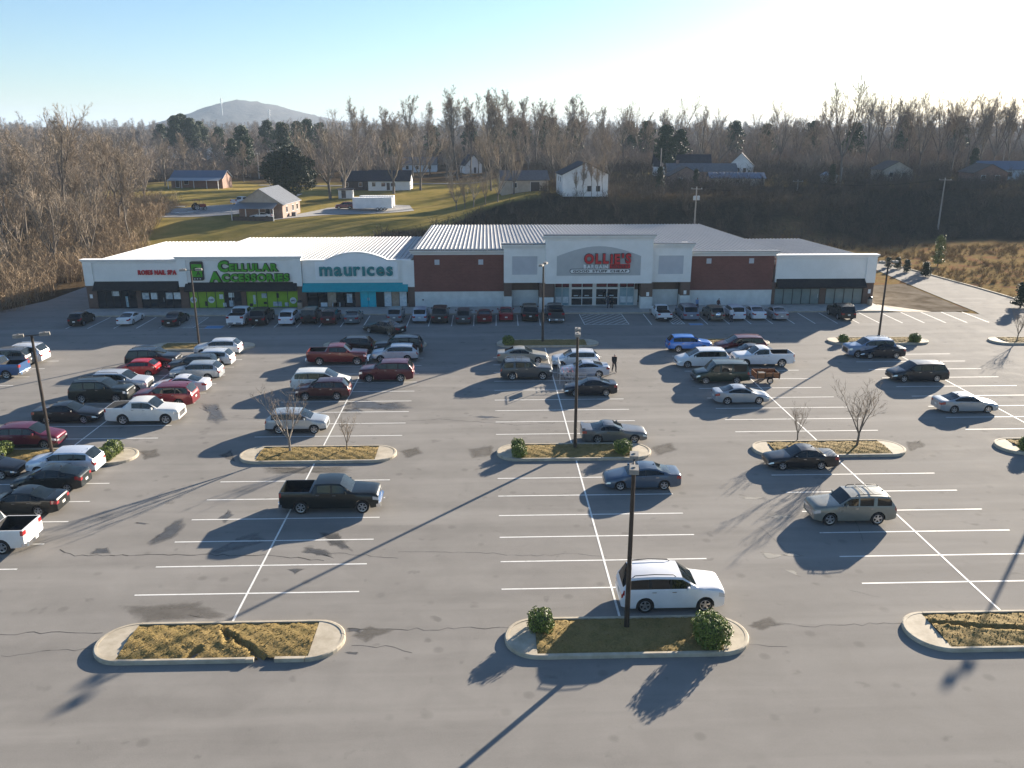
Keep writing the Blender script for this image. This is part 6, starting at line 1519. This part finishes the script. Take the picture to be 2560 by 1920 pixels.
# utility poles and wires
m_wpole = vmat('weathered_pole_wood', (.26, .235, .21), (.36, .33, .30), 2, .9, False, 4, stretch=(1, 1, .1)); m_galv2 = nmat('transformer_grey', (.42, .44, .45), .5)
tops = {}
def utility_pole(k, base, top_y, Y, label, arm=1.2, tx=False, z=None):
    g = AY(base[0]*OVS, base[1]*OVS, Y); X = g.x; z0 = T(X, Y); t = AY(base[0]*OVS, top_y*OVS, Y).z; h = t-z0
    e = empty('utility_pole', (X, Y, z0), 0, label, 'utility pole', 'utility poles')
    MB().tube([(0, 0, -.5), (0, 0, h)], [.19, .12], 8).build('pole', m_wpole, e)
    if arm:
        MB().box((0, -.1, h-.45), (2*arm, .1, .12), R_(-15)).build('crossarm', m_wpole, e)
        for s in (-1, 0, 1): MB().lathe([(0, 0), (.07, .02), (.05, .12), (.07, .15), (0, .2)], 8, 'z', (s*arm*.85*math.cos(R_(-15)), -.1+s*arm*.85*math.sin(R_(-15)), h-.385)).build('insulator', m_galv2, e)
    if tx:
        for s in (-1, 1): MB().lathe([(0, 0), (.26, .02), (.28, .1), (.28, .75), (.2, .85), (0, .88)], 12, 'z', (s*.36, -.3, h-2.6)).build('transformer', m_galv2, e)
    tops[k] = Vector((X, Y-.1, z0+h-.3)); return e
utility_pole('a', (1501, 470), 403, 165, 'utility pole with transformers behind the discount store', 1.1, True)
utility_pole('b', (2028, 480), 384, 180, 'pale utility pole standing on the bank by the access road', 1.3)
utility_pole('c', (1722, 410), 388, 205, 'short looking utility pole above the dark bank', 1.2)
utility_pole('d', (1814, 410), 362, 215, 'slim bare pole above the dark bank', 0); utility_pole('e', (1425, 395), 320, 215, 'tall bare pole beside the tall white house', 0); utility_pole('e2', (1429, 395), 352, 214, 'shorter bare pole next to the tall one', 0)
utility_pole('f', (560, 385), 330, 290, 'utility pole behind the brick house', 1.0); utility_pole('g', (2170, 330), 300, 260, 'utility pole on the wooded ridge', 1.0); utility_pole('h', (1922, 320), 280, 270, 'utility pole among ridge trees', 1.0)
m_wire = nmat('black_wire', (.02, .02, .02), 1.0, 0, 0)
for k, (a, b_) in enumerate((('a', 'c'), ('c', 'b'))):
    for s in (-1, 0, 1):
        A, B = tops[a]+Vector((s*.9, 0, .1)), tops[b_]+Vector((s*.9, 0, .1)); pts = [A.lerp(B, t/16)-Vector((0, 0, 1.3*4*(t/16)*(1-t/16))) for t in range(17)]
        tag(MB().tube(pts, .012, 4).build('power_line', m_wire), 'thin sagging power line between the utility poles on the bank', 'power line', 'power lines over the bank')
# low retaining fence along the foot of the bank
fe = empty('fence', (0, 0, 0), 0, 'weathered grey board fence at the foot of the bank behind the stores', 'fence'); pk = MB().box((0, 0, .9), (.95, .05, 1.8)).mesh('board', (m_wpole,))
for k in range(30):
    t = k/29; x = -27+26*t; y = 144.5+7*t
    o = link('board', pk, fe); o.location = (x, y, T(x, y)); o.rotation_euler = (0, 0, math.atan2(7, 26))
# far hill with two masts
hv = []; nxh, nyh = 90, 26
c0 = OV(520, 400); hillY = 2600; cx = AY(520*OVS, 230*OVS, hillY).x
for j in range(nyh+1):
    for i in range(nxh+1):
        x = cx+(-520+1140*i/nxh); y = hillY-420+840*j/nyh; u = (x-cx)/(235 if x > cx else 165); v = (y-hillY)/330
        h = 92*math.exp(-(u*u)*.9)*math.exp(-(v*v)*.8)+16*math.exp(-((u-1.6)/.8)**2)*math.exp(-v*v)
        h += (2.6*math.sin(x*.31+y*.11)+2.2*math.sin(x*.77+1)*math.sin(y*.5)+2*rng.uniform(-1, 1))*min(1, h/20)
        hv.append((x, y, 26+h-8))
a_ = (np.arange(nyh)[:, None]*(nxh+1)+np.arange(nxh)[None, :]).ravel(); hq = np.stack([a_, a_+1, a_+nxh+2, a_+nxh+1], 1)
m_hill = vmat('wooded_hillside', (.035, .037, .042), (.07, .066, .062), .05, .95, True, 8, .8, 3.0)
tag(link('hill', fast_mesh('hill', hv, hq, m_hill)), kind='structure')
for px, y0, y1, dY, lb in ((480, 244, 212, 2300, 'tall slender radio mast on the far hill'), (583, 265, 236, 2150, 'pale radio mast on the shoulder of the far hill')):
    p0, p1 = AY(px*OVS, y0*OVS, dY), AY(px*OVS, y1*OVS, dY); e = empty('radio_mast', (p0.x, dY, p0.z-40), 0, lb, 'mast'); h = p1.z-p0.z+40
    MB().tube([(0, 0, 0), (0, 0, h)], [1.6, .9], 6).build('mast', m_galv2, e)
    for k in range(3): MB().box((0, 0, h-3-5*k), (4.2-k*.3, 4.2-k*.3, 2.2)).build('antenna_ring', m_galv2, e)
# ================================================================ WOODS
tall = [bare_tree(200+k, 20, 'tall', 1.0, tw=1.15) for k in range(5)]
spread = [bare_tree(300+k, 17, 'spread', .95, tw=1.15) for k in range(4)]
vase = [bare_tree(400+k, 11, 'vase', 1.3, m_bark_pale if k == 1 else m_bark, m_twig_pale if k == 1 else m_twig, tw=1.3) for k in range(3)]
def leafy(seed, H, kind, n, size, mat):
    rg = np.random.RandomState(seed); r = random.Random(seed); P = []; N = []
    if kind == 'round':
        K = 60
        for k in range(K):
            d = rg.normal(size=3); d /= np.linalg.norm(d); c = d*np.array([.31, .31, .39])*H*rg.uniform(.45, 1); c[2] += H*.52; s = H*rg.uniform(.09, .16)
            if c[2] < H*.5: c[:2] *= 1.12
            q = rg.normal(size=(n//K, 3)); q /= np.linalg.norm(q, axis=1)[:, None]; P.append(c+q*s*rg.uniform(.6, 1, (n//K, 1))); N.append(q)
    else:
        K = 60
        for k in range(K):
            t = (k+.5)/K; z = H*((.30 if kind == 'pine' else .10)+(.68 if kind == 'pine' else .88)*t); rad = H*(.32 if kind == 'pine' else .19)*(1-t)**.6*rg.uniform(.3, 1.15)+.15; a = rg.uniform(0, 6.28)
            if kind == 'pine' and t > .55: rad *= 1.25
            c = np.array([math.cos(a)*rad*.7, math.sin(a)*rad*.7, z]); q = rg.normal(size=(n//K, 3)); q /= np.linalg.norm(q, axis=1)[:, None]
            P.append(c+q*np.array([1, 1, .55])*H*rg.uniform(.06, .11)); N.append(q)
    V, Tt = leaves(np.concatenate(P), np.concatenate(N), size, seed)
    tm = MB().tube([(0, 0, -.4), (.05, 0, H*.3), (-.03, .04, H*.7), (0, 0, H*.96)], [H*.02, H*.016, H*.009, .02], 7)
    for k in range(10): a = r.uniform(0, 6.28); z = H*r.uniform(.25, .8); tm.tube([(0, 0, z), (math.cos(a)*H*.13, math.sin(a)*H*.13, z+H*.06)], [H*.006, .015], 4, 0, False)
    return tm.mesh('trunk', (m_bark,), True), fast_mesh('crown', V, Tt, mat)
magn = leafy(1, 14, 'round', 20000, .24, m_leaf_dk); pines = [leafy(10+k, 16, 'pine', 9000, .27, m_leaf_pine) for k in range(3)]; cedar = leafy(20, 8, 'cone', 7000, .16, m_leaf_dk); ypine = leafy(21, 5, 'cone', 3000, .11, m_leaf_ygr)
r = random.Random(11)
LB = dict(tall='tall bare tree', spread='broad spreading bare tree', vase='many-stemmed bare tree')
def put_tree(lst, X, Y, h, base_h, label, group, cat='tree', name='bare_tree', rot=None, z=None, wid=1.0):
    sc = h/base_h; return plant(name, lst if isinstance(lst[0], bpy.types.Mesh) else r.choice(lst), X, Y, (T(X, Y) if z is None else z), sc*wid, r.uniform(0, 6.28) if rot is None else rot, label, cat, group, sz=sc)
# special trees
p = AY(625*OVS, 418*OVS, 215); put_tree(magn, p.x, 215, 14.2, 14, 'large dark evergreen tree on the lawn behind the brick house', None, name='evergreen_tree', wid=1.3)
def sky(px, Y, top, kind, label, group=None, wid=1.0):
    """a tree at photo column px and depth Y whose top reaches photo row top (overview pixels)"""
    p = AY(px*OVS, top*OVS, Y); X = p.x; h = p.z-T(X, Y)
    lst, bh = dict(tall=(tall, 19.5), spread=(spread, 16.5), vase=(vase, 11), pine=(pines, 16), cedar=(cedar, 8))[kind]
    return put_tree(lst, X, Y, h, bh, label, group, name='bare_tree' if kind in LB else 'pine_tree' if kind == 'pine' else 'cedar_tree', wid=wid)
for px, Y, top, lb in [(705, 222, 290, 'beside the dark evergreen'), (735, 228, 285, 'by the white garden shed'), (845, 232, 292, 'in front of the white house'), (905, 240, 300, 'beyond the end of the white house')]: sky(px, Y, top, 'vase', 'many-stemmed bare shade tree on the lawn '+lb, 'shade trees on the lawn', 1.15)
for px, Y, top in [(1095, 215, 300), (1110, 205, 318), (1060, 225, 290), (1200, 225, 270), (1225, 207, 300), (1290, 205, 310), (1320, 215, 290)]: sky(px, Y, top, 'vase', 'many-stemmed bare tree beside the tall white house', 'bare trees round the tall white house')
for px, Y, top in [(760, 300, 225), (790, 320, 245), (835, 330, 240), (885, 290, 215), (925, 310, 232), (960, 300, 210), (985, 285, 205), (1015, 300, 215), (1060, 300, 205), (1080, 290, 208), (1100, 305, 212), (1125, 320, 220), (1158, 310, 222), (1200, 320, 228), (1238, 300, 215), (1262, 310, 240), (860, 320, 250), (1300, 330, 238)]:
    sky(px, Y, top, 'tall', 'tall upright bare tree standing against the sky behind the houses', 'upright bare trees behind the houses')
for px, Y, top, k in [(1350, 290, 222, 'spread'), (1385, 300, 235, 'spread'), (1465, 275, 218, 'spread'), (1520, 265, 228, 'spread'), (1560, 258, 245, 'spread'), (1640, 290, 240, 'spread'), (1690, 280, 224, 'spread'), (1730, 290, 250, 'spread')]:
    sky(px, Y, top, k, 'broad bare tree standing against the sky above the bank', 'broad bare trees above the bank', .8)
sky(1840, 225, 166, 'spread', 'tallest broad bare tree on the right ridge with open crown', None, .75)
for px, Y, top in [(1800, 285, 240), (1885, 262, 198), (1915, 268, 205), (1945, 262, 200), (1980, 268, 205), (2010, 258, 208), (2045, 262, 200), (2080, 255, 198), (2110, 250, 204), (2140, 255, 200), (2170, 248, 196), (2205, 252, 198), (2240, 250, 200), (1965, 300, 215), (2060, 300, 215), (2130, 300, 212), (1770, 300, 240)]:
    sky(px, Y, top, 'spread', 'gnarled bare tree of the ridge row against the bright sky', 'bare trees of the ridge row', .72)
for px, Y, top in [(375, 400, 250), (390, 410, 246), (410, 405, 255), (430, 415, 262), (345, 420, 268), (470, 380, 275), (520, 330, 272), (500, 320, 300), (528, 300, 295), (608, 330, 265), (640, 380, 262), (660, 390, 258), (575, 390, 260), (690, 400, 266)]:
    sky(px, Y, top, 'pine', 'dark green pine rising from the woods below the far hill', 'pines below the far hill')
for px, Y, top in [(1075, 360, 258), (1110, 370, 255), (1175, 360, 250), (1190, 365, 255), (1130, 380, 262), (1440, 260, 270), (1470, 265, 280), (1850, 300, 265), (840, 360, 270), (1360, 360, 262), (935, 370, 272), (1015, 385, 268), (1240, 350, 258), (1400, 330, 262), (1590, 340, 262), (1660, 330, 268), (1760, 330, 262), (1960, 330, 250), (2075, 330, 252)]:
    sky(px, Y, top, 'pine', 'dark pine among the bare trees behind the houses', 'pines behind the houses')
for px, Y, top, lb in [(1428, 205, 360, 'dark cedar by the two bare poles'), (1505, 215, 365, 'dark cedar in front of the brick ranch house'), (1800, 212, 355, 'dark cedar beside the white garden shed'), (2108, 255, 320, 'rounded dark cedar among ridge scrub')]: sky(px, Y, top, 'cedar', lb)
p = OV(2025, 575); plant('young_pine', ypine, p.x, p.y, T(p.x, p.y), 1.05, 0, 'bright yellow green young pine in the field beside the access road', 'tree')
for px, py, s, lb in [(2190, 668, .42, 'dark small cedar at the edge of the access road'), (1985, 600, .30, 'small rounded cedar beside the young pine'), (1945, 590, .26, 'low dark cedar in the dry field'), (1925, 583, .25, 'low cedar near the bend of the access road'), (1905, 580, .22, 'lowest cedar near the building corner')]:
    p = OV(px, py); put_tree(cedar, p.x+1.5, p.y+1.0, 8*s, 8, lb, None, name='cedar_tree', wid=1.7)
for px, top in [(1262, 352), (1280, 345), (1292, 358), (1306, 338), (1244, 372)]: sky(px, 185.5, top, 'tall', 'slender bare sapling tree in front of the tall white house', 'saplings before the tall white house', .8)
for px, top in [(985, 388), (1003, 395), (1022, 380), (1075, 372), (1048, 385)]: sky(px, 192, top, 'vase', 'small bare tree on the lawn slope above the dark bank', 'small trees on the lawn slope')
# the wood on the left: many trunks
def free(X, Y):
    # keep the yards, houses, drives and sight lines clear
    if -58 < X < 15 and Y < 262: return False
    if -78 < X < 15 and 165 < Y < 262: return False
    if -92 < X < -70 and 205 < Y < 256: return False
    return True
n = 0; pts = []
def spaced(X, Y, d):
    for a, b_ in pts:
        if (a-X)**2+(b_-Y)**2 < d*d: return False
    pts.append((X, Y)); return True
while n < 78:
    Y = r.uniform(100, 205); X = r.uniform(-150, -61-max(0, (Y-150))*.25); 
    if not free(X, Y) or abs(X) > 55+Y*.72 or not spaced(X, Y, 4.2): continue
    kind = r.choice(['tall', 'tall', 'spread', 'vase']); h = r.uniform(11, 17) if Y < 135 else r.uniform(12, 19)
    lst, bh = dict(tall=(tall, 19.5), spread=(spread, 16.5), vase=(vase, 11))[kind]
    put_tree(lst, X, Y, h*(.7 if kind == 'vase' else 1), bh, LB[kind]+' in the brown wood beside the lot', kind+' trees of the side wood'); n += 1
sky(110, 165, 222, 'spread', 'tall forked bare tree standing above the brown side wood', None, .9); sky(235, 185, 300, 'spread', 'leaning bare tree at the edge of the side wood by the scrap pile', None)
n = 0
while n < 105:
    Y = r.uniform(215, 420); X = r.uniform(-.55*Y-20, .62*Y)
    if not free(X, Y) or (-60 < X < 60 and Y < 270) or (45 < X < 160 and Y < 275) or (-160 < X < -90 and Y > 380) or not spaced(X, Y, 5): continue
    if X > 15 and Y < 200: continue
    kind = r.choice(['tall', 'spread', 'vase', 'tall']); h = r.uniform(9.5, 14)
    lst, bh = dict(tall=(tall, 19.5), spread=(spread, 16.5), vase=(vase, 11))[kind]
    put_tree(lst, X, Y, h*(.75 if kind == 'vase' else 1), bh, LB[kind]+' in the woods behind the houses', kind+' trees of the woods behind the houses'); n += 1
# ---- masses nobody could count: scrub, thicket, dry grass, the far woods
def bush_proto(seed, stems, h, spread_, nt, w=.012):
    rr = random.Random(seed); tb = TB()
    for k in range(stems):
        a = rr.uniform(0, 6.28); l = h*rr.uniform(.6, 1.1); d = Vector((math.cos(a)*spread_*rr.random(), math.sin(a)*spread_*rr.random(), 1)).normalized(); p = Vector((math.cos(a)*.25*rr.random()*h, math.sin(a)*.25*rr.random()*h, -.1)); pp = [p]
        for i in range(4): d = (d+Vector((rr.gauss(0, .14), rr.gauss(0, .14), .02))).normalized(); p = p+d*l/4; pp.append(p)
        tb.ribbon(pp, w*1.6, w*.6, rr)
        for j in range(nt):
            i = rr.randint(1, 3); q = pp[i].lerp(pp[i+1], rr.random()); dd = (d+Vector((rr.gauss(0, .7), rr.gauss(0, .7), rr.gauss(0, .3)))).normalized(); L = l*rr.uniform(.15, .38)
            tb.ribbon([q, q+dd*L*.5+Vector((0, 0, .03)), q+dd*L], w, w*.5, rr)
    return np.array(tb.V), np.array(tb.F)
def mass(name, protos, places, mat, label=None):
    Vs, Fs, n0 = [], [], 0; rg = np.random.RandomState(3)
    for k, (x, y, z, s) in enumerate(places):
        V, Fc = protos[k % len(protos)]; a = rg.uniform(0, 6.28); c, s_ = math.cos(a), math.sin(a)
        M = np.array([[c, -s_, 0], [s_, c, 0], [0, 0, rg.uniform(.8, 1.25)]])*s
        Vs.append(V@M.T+np.array([x, y, z])); Fs.append(Fc+n0); n0 += len(V)
    o = link(name, fast_mesh(name, np.concatenate(Vs), np.concatenate(Fs), mat)); o['kind'] = 'stuff'
    if label: o['label'] = label
    return o
m_scrub_twig = vmat('scrub_twigs', (.055, .044, .033), (.105, .083, .06), .3, .95); m_thicket = vmat('thicket_twigs', (.19, .14, .088), (.34, .255, .16), .25, .95); m_straw = vmat('dry_straw', (.16, .105, .042), (.27, .185, .08), .3, .95)
m_far = vmat('far_wood_twigs', (.17, .135, .105), (.27, .215, .165), .02, .95)
bp = [bush_proto(k, 9, 2.2, .8, 9, .016) for k in range(4)]
pl = []
while len(pl) < 1800:
    X = r.uniform(-32, 150); Y = r.uniform(143, 212)
    if X < 13 and Y > scrub_top(X)-1: continue
    if -10 < X < 54 and Y < 151: continue
    if X > 52 and Y < 158: continue
    if X > 85 and Y < 172: continue
    pl.append((X, Y, T(X, Y), r.uniform(.5, 1.25)))
mass('scrub', bp, pl, m_scrub_twig, 'dark leafless scrub covering the bank behind the stores')
pl = []
bt = [bush_proto(20+k, 10, 2.8, .6, 12, .015) for k in range(4)]
while len(pl) < 1300:
    Y = r.uniform(94, 200); X = -60.2-abs(r.gauss(0, 22))
    if Y > 150: X = -62-(Y-150)*.22-abs(r.gauss(0, 14))
    if abs(X) > 60+Y*.7: continue
    pl.append((X, Y, T(X, Y), r.uniform(.5, 1.5)))
mass('thicket', bt, pl, m_thicket, 'tangled brown undergrowth of the wood beside the lot')
pl = []
while len(pl) < 1500:
    Y = r.uniform(203, 300); X = r.uniform(15, .66*Y)
    if any(abs(X-a) < 9 and -8 < Y-b_ < 7 for a, b_ in ((60, 262), (79, 263), (61, 240), (66, 224), (52, 224), (119, 247), (137, 231), (150, 243), (22, 200))): continue
    pl.append((X, Y, T(X, Y), r.uniform(.6, 1.5)))
mass('ridge_scrub', bt, pl, m_scrub_twig, 'brown scrub between the houses on the ridge')
pl = []; bu = [bush_proto(70+k, 12, 4.2, .55, 16, .03) for k in range(4)]
while len(pl) < 2300:
    Y = r.uniform(255, 560); X = r.uniform(-.62*Y, .68*Y)
    if -80 < X < 18 and Y < 352 and (Y < 300 or -36 < X): continue
    if 40 < X < 95 and Y < 275: continue
    if -165 < X < -90 and 375 < Y < 470: continue
    pl.append((X, Y, T(X, Y), r.uniform(.8, 1.9)))
mass('wood_undergrowth', bu, pl, m_far, 'brown young growth filling the woods behind the houses')
gp_ = [bush_proto(40+k, 22, .75, .7, 0, .010) for k in range(3)]; pl = []
eR = edgeR
while len(pl) < 3800:
    X = r.uniform(56, 150); Y = r.uniform(84, 168)
    # right of the road edge only
    yr = None
    for a, b_ in zip(eR, eR[1:]):
        if min(a.y, b_.y) <= Y <= max(a.y, b_.y): t = (Y-a.y)/(b_.y-a.y); yr = a.x+(b_.x-a.x)*t
    if yr is None or X < yr+.5: continue
    if math.sin(X*.35+Y*.2)+math.sin(X*.13-Y*.31) < -.35 and r.random() < .85: continue
    pl.append((X, Y, T(X, Y), r.uniform(.5, 1.3)))
mass('dry_grass', gp_, pl, m_straw, 'tall straw coloured grass in the field beside the access road')
def far_proto(seed, h):
    V, Fc = [], []; rr = random.Random(seed); tb = TB()
    tb.ribbon([Vector((0, 0, -2)), Vector((0, 0, h*.5)), Vector((0, 0, h))], .25, .06, rr); tb.ribbon([Vector((0, 0, -2)), Vector((0, 0, h*.5)), Vector((0, 0, h))], .25, .06, rr)
    for k in range(150):
        t = rr.uniform(.2, .95); a = rr.uniform(0, 6.28); L = h*rr.uniform(.12, .34)*(1.15-t*.6); q = Vector((0, 0, h*t)); d = Vector((math.cos(a), math.sin(a), rr.uniform(.5, 1.3))).normalized()
        q2 = q+d*L*rr.uniform(.0, .6); tb.ribbon([q2, q2+d*L*.6, q2+d*L+Vector((0, 0, .2))], .075, .03, rr)
    return np.array(tb.V), np.array(tb.F)
fp = [far_proto(60+k, 13) for k in range(4)]; pl = []
while len(pl) < 3000:
    Y = 380+(r.random()**1.5)*1000; X = r.uniform(-.66*Y, .72*Y); pl.append((X, Y, T(X, Y), r.uniform(.5, .95)))
mass('far_wood', fp, pl, m_far, 'distant leafless wood closing the view')

# ---- the air: thin winter haze over everything
hz = MB().bb(-7000, 7000, -420, 9200, -3, 150).build('haze', None) if False else link('haze', MB().bb(-7000, 7000, -420, 9200, -3, 150).mesh('haze', ()))
m_hz = bpy.data.materials.new('winter_haze'); m_hz.use_nodes = True; m_hz.node_tree.nodes.clear()
_o = m_hz.node_tree.nodes.new('ShaderNodeOutputMaterial'); _v = m_hz.node_tree.nodes.new('ShaderNodeVolumePrincipled')
_v.inputs['Color'].default_value = (.62, .79, 1.0, 1); _v.inputs['Density'].default_value = .00015; _v.inputs['Anisotropy'].default_value = .0
m_hz.node_tree.links.new(_v.outputs[0], _o.inputs['Volume']); hz.data.materials.append(m_hz); hz['kind'] = 'stuff'; hz['label'] = 'thin pale winter haze'
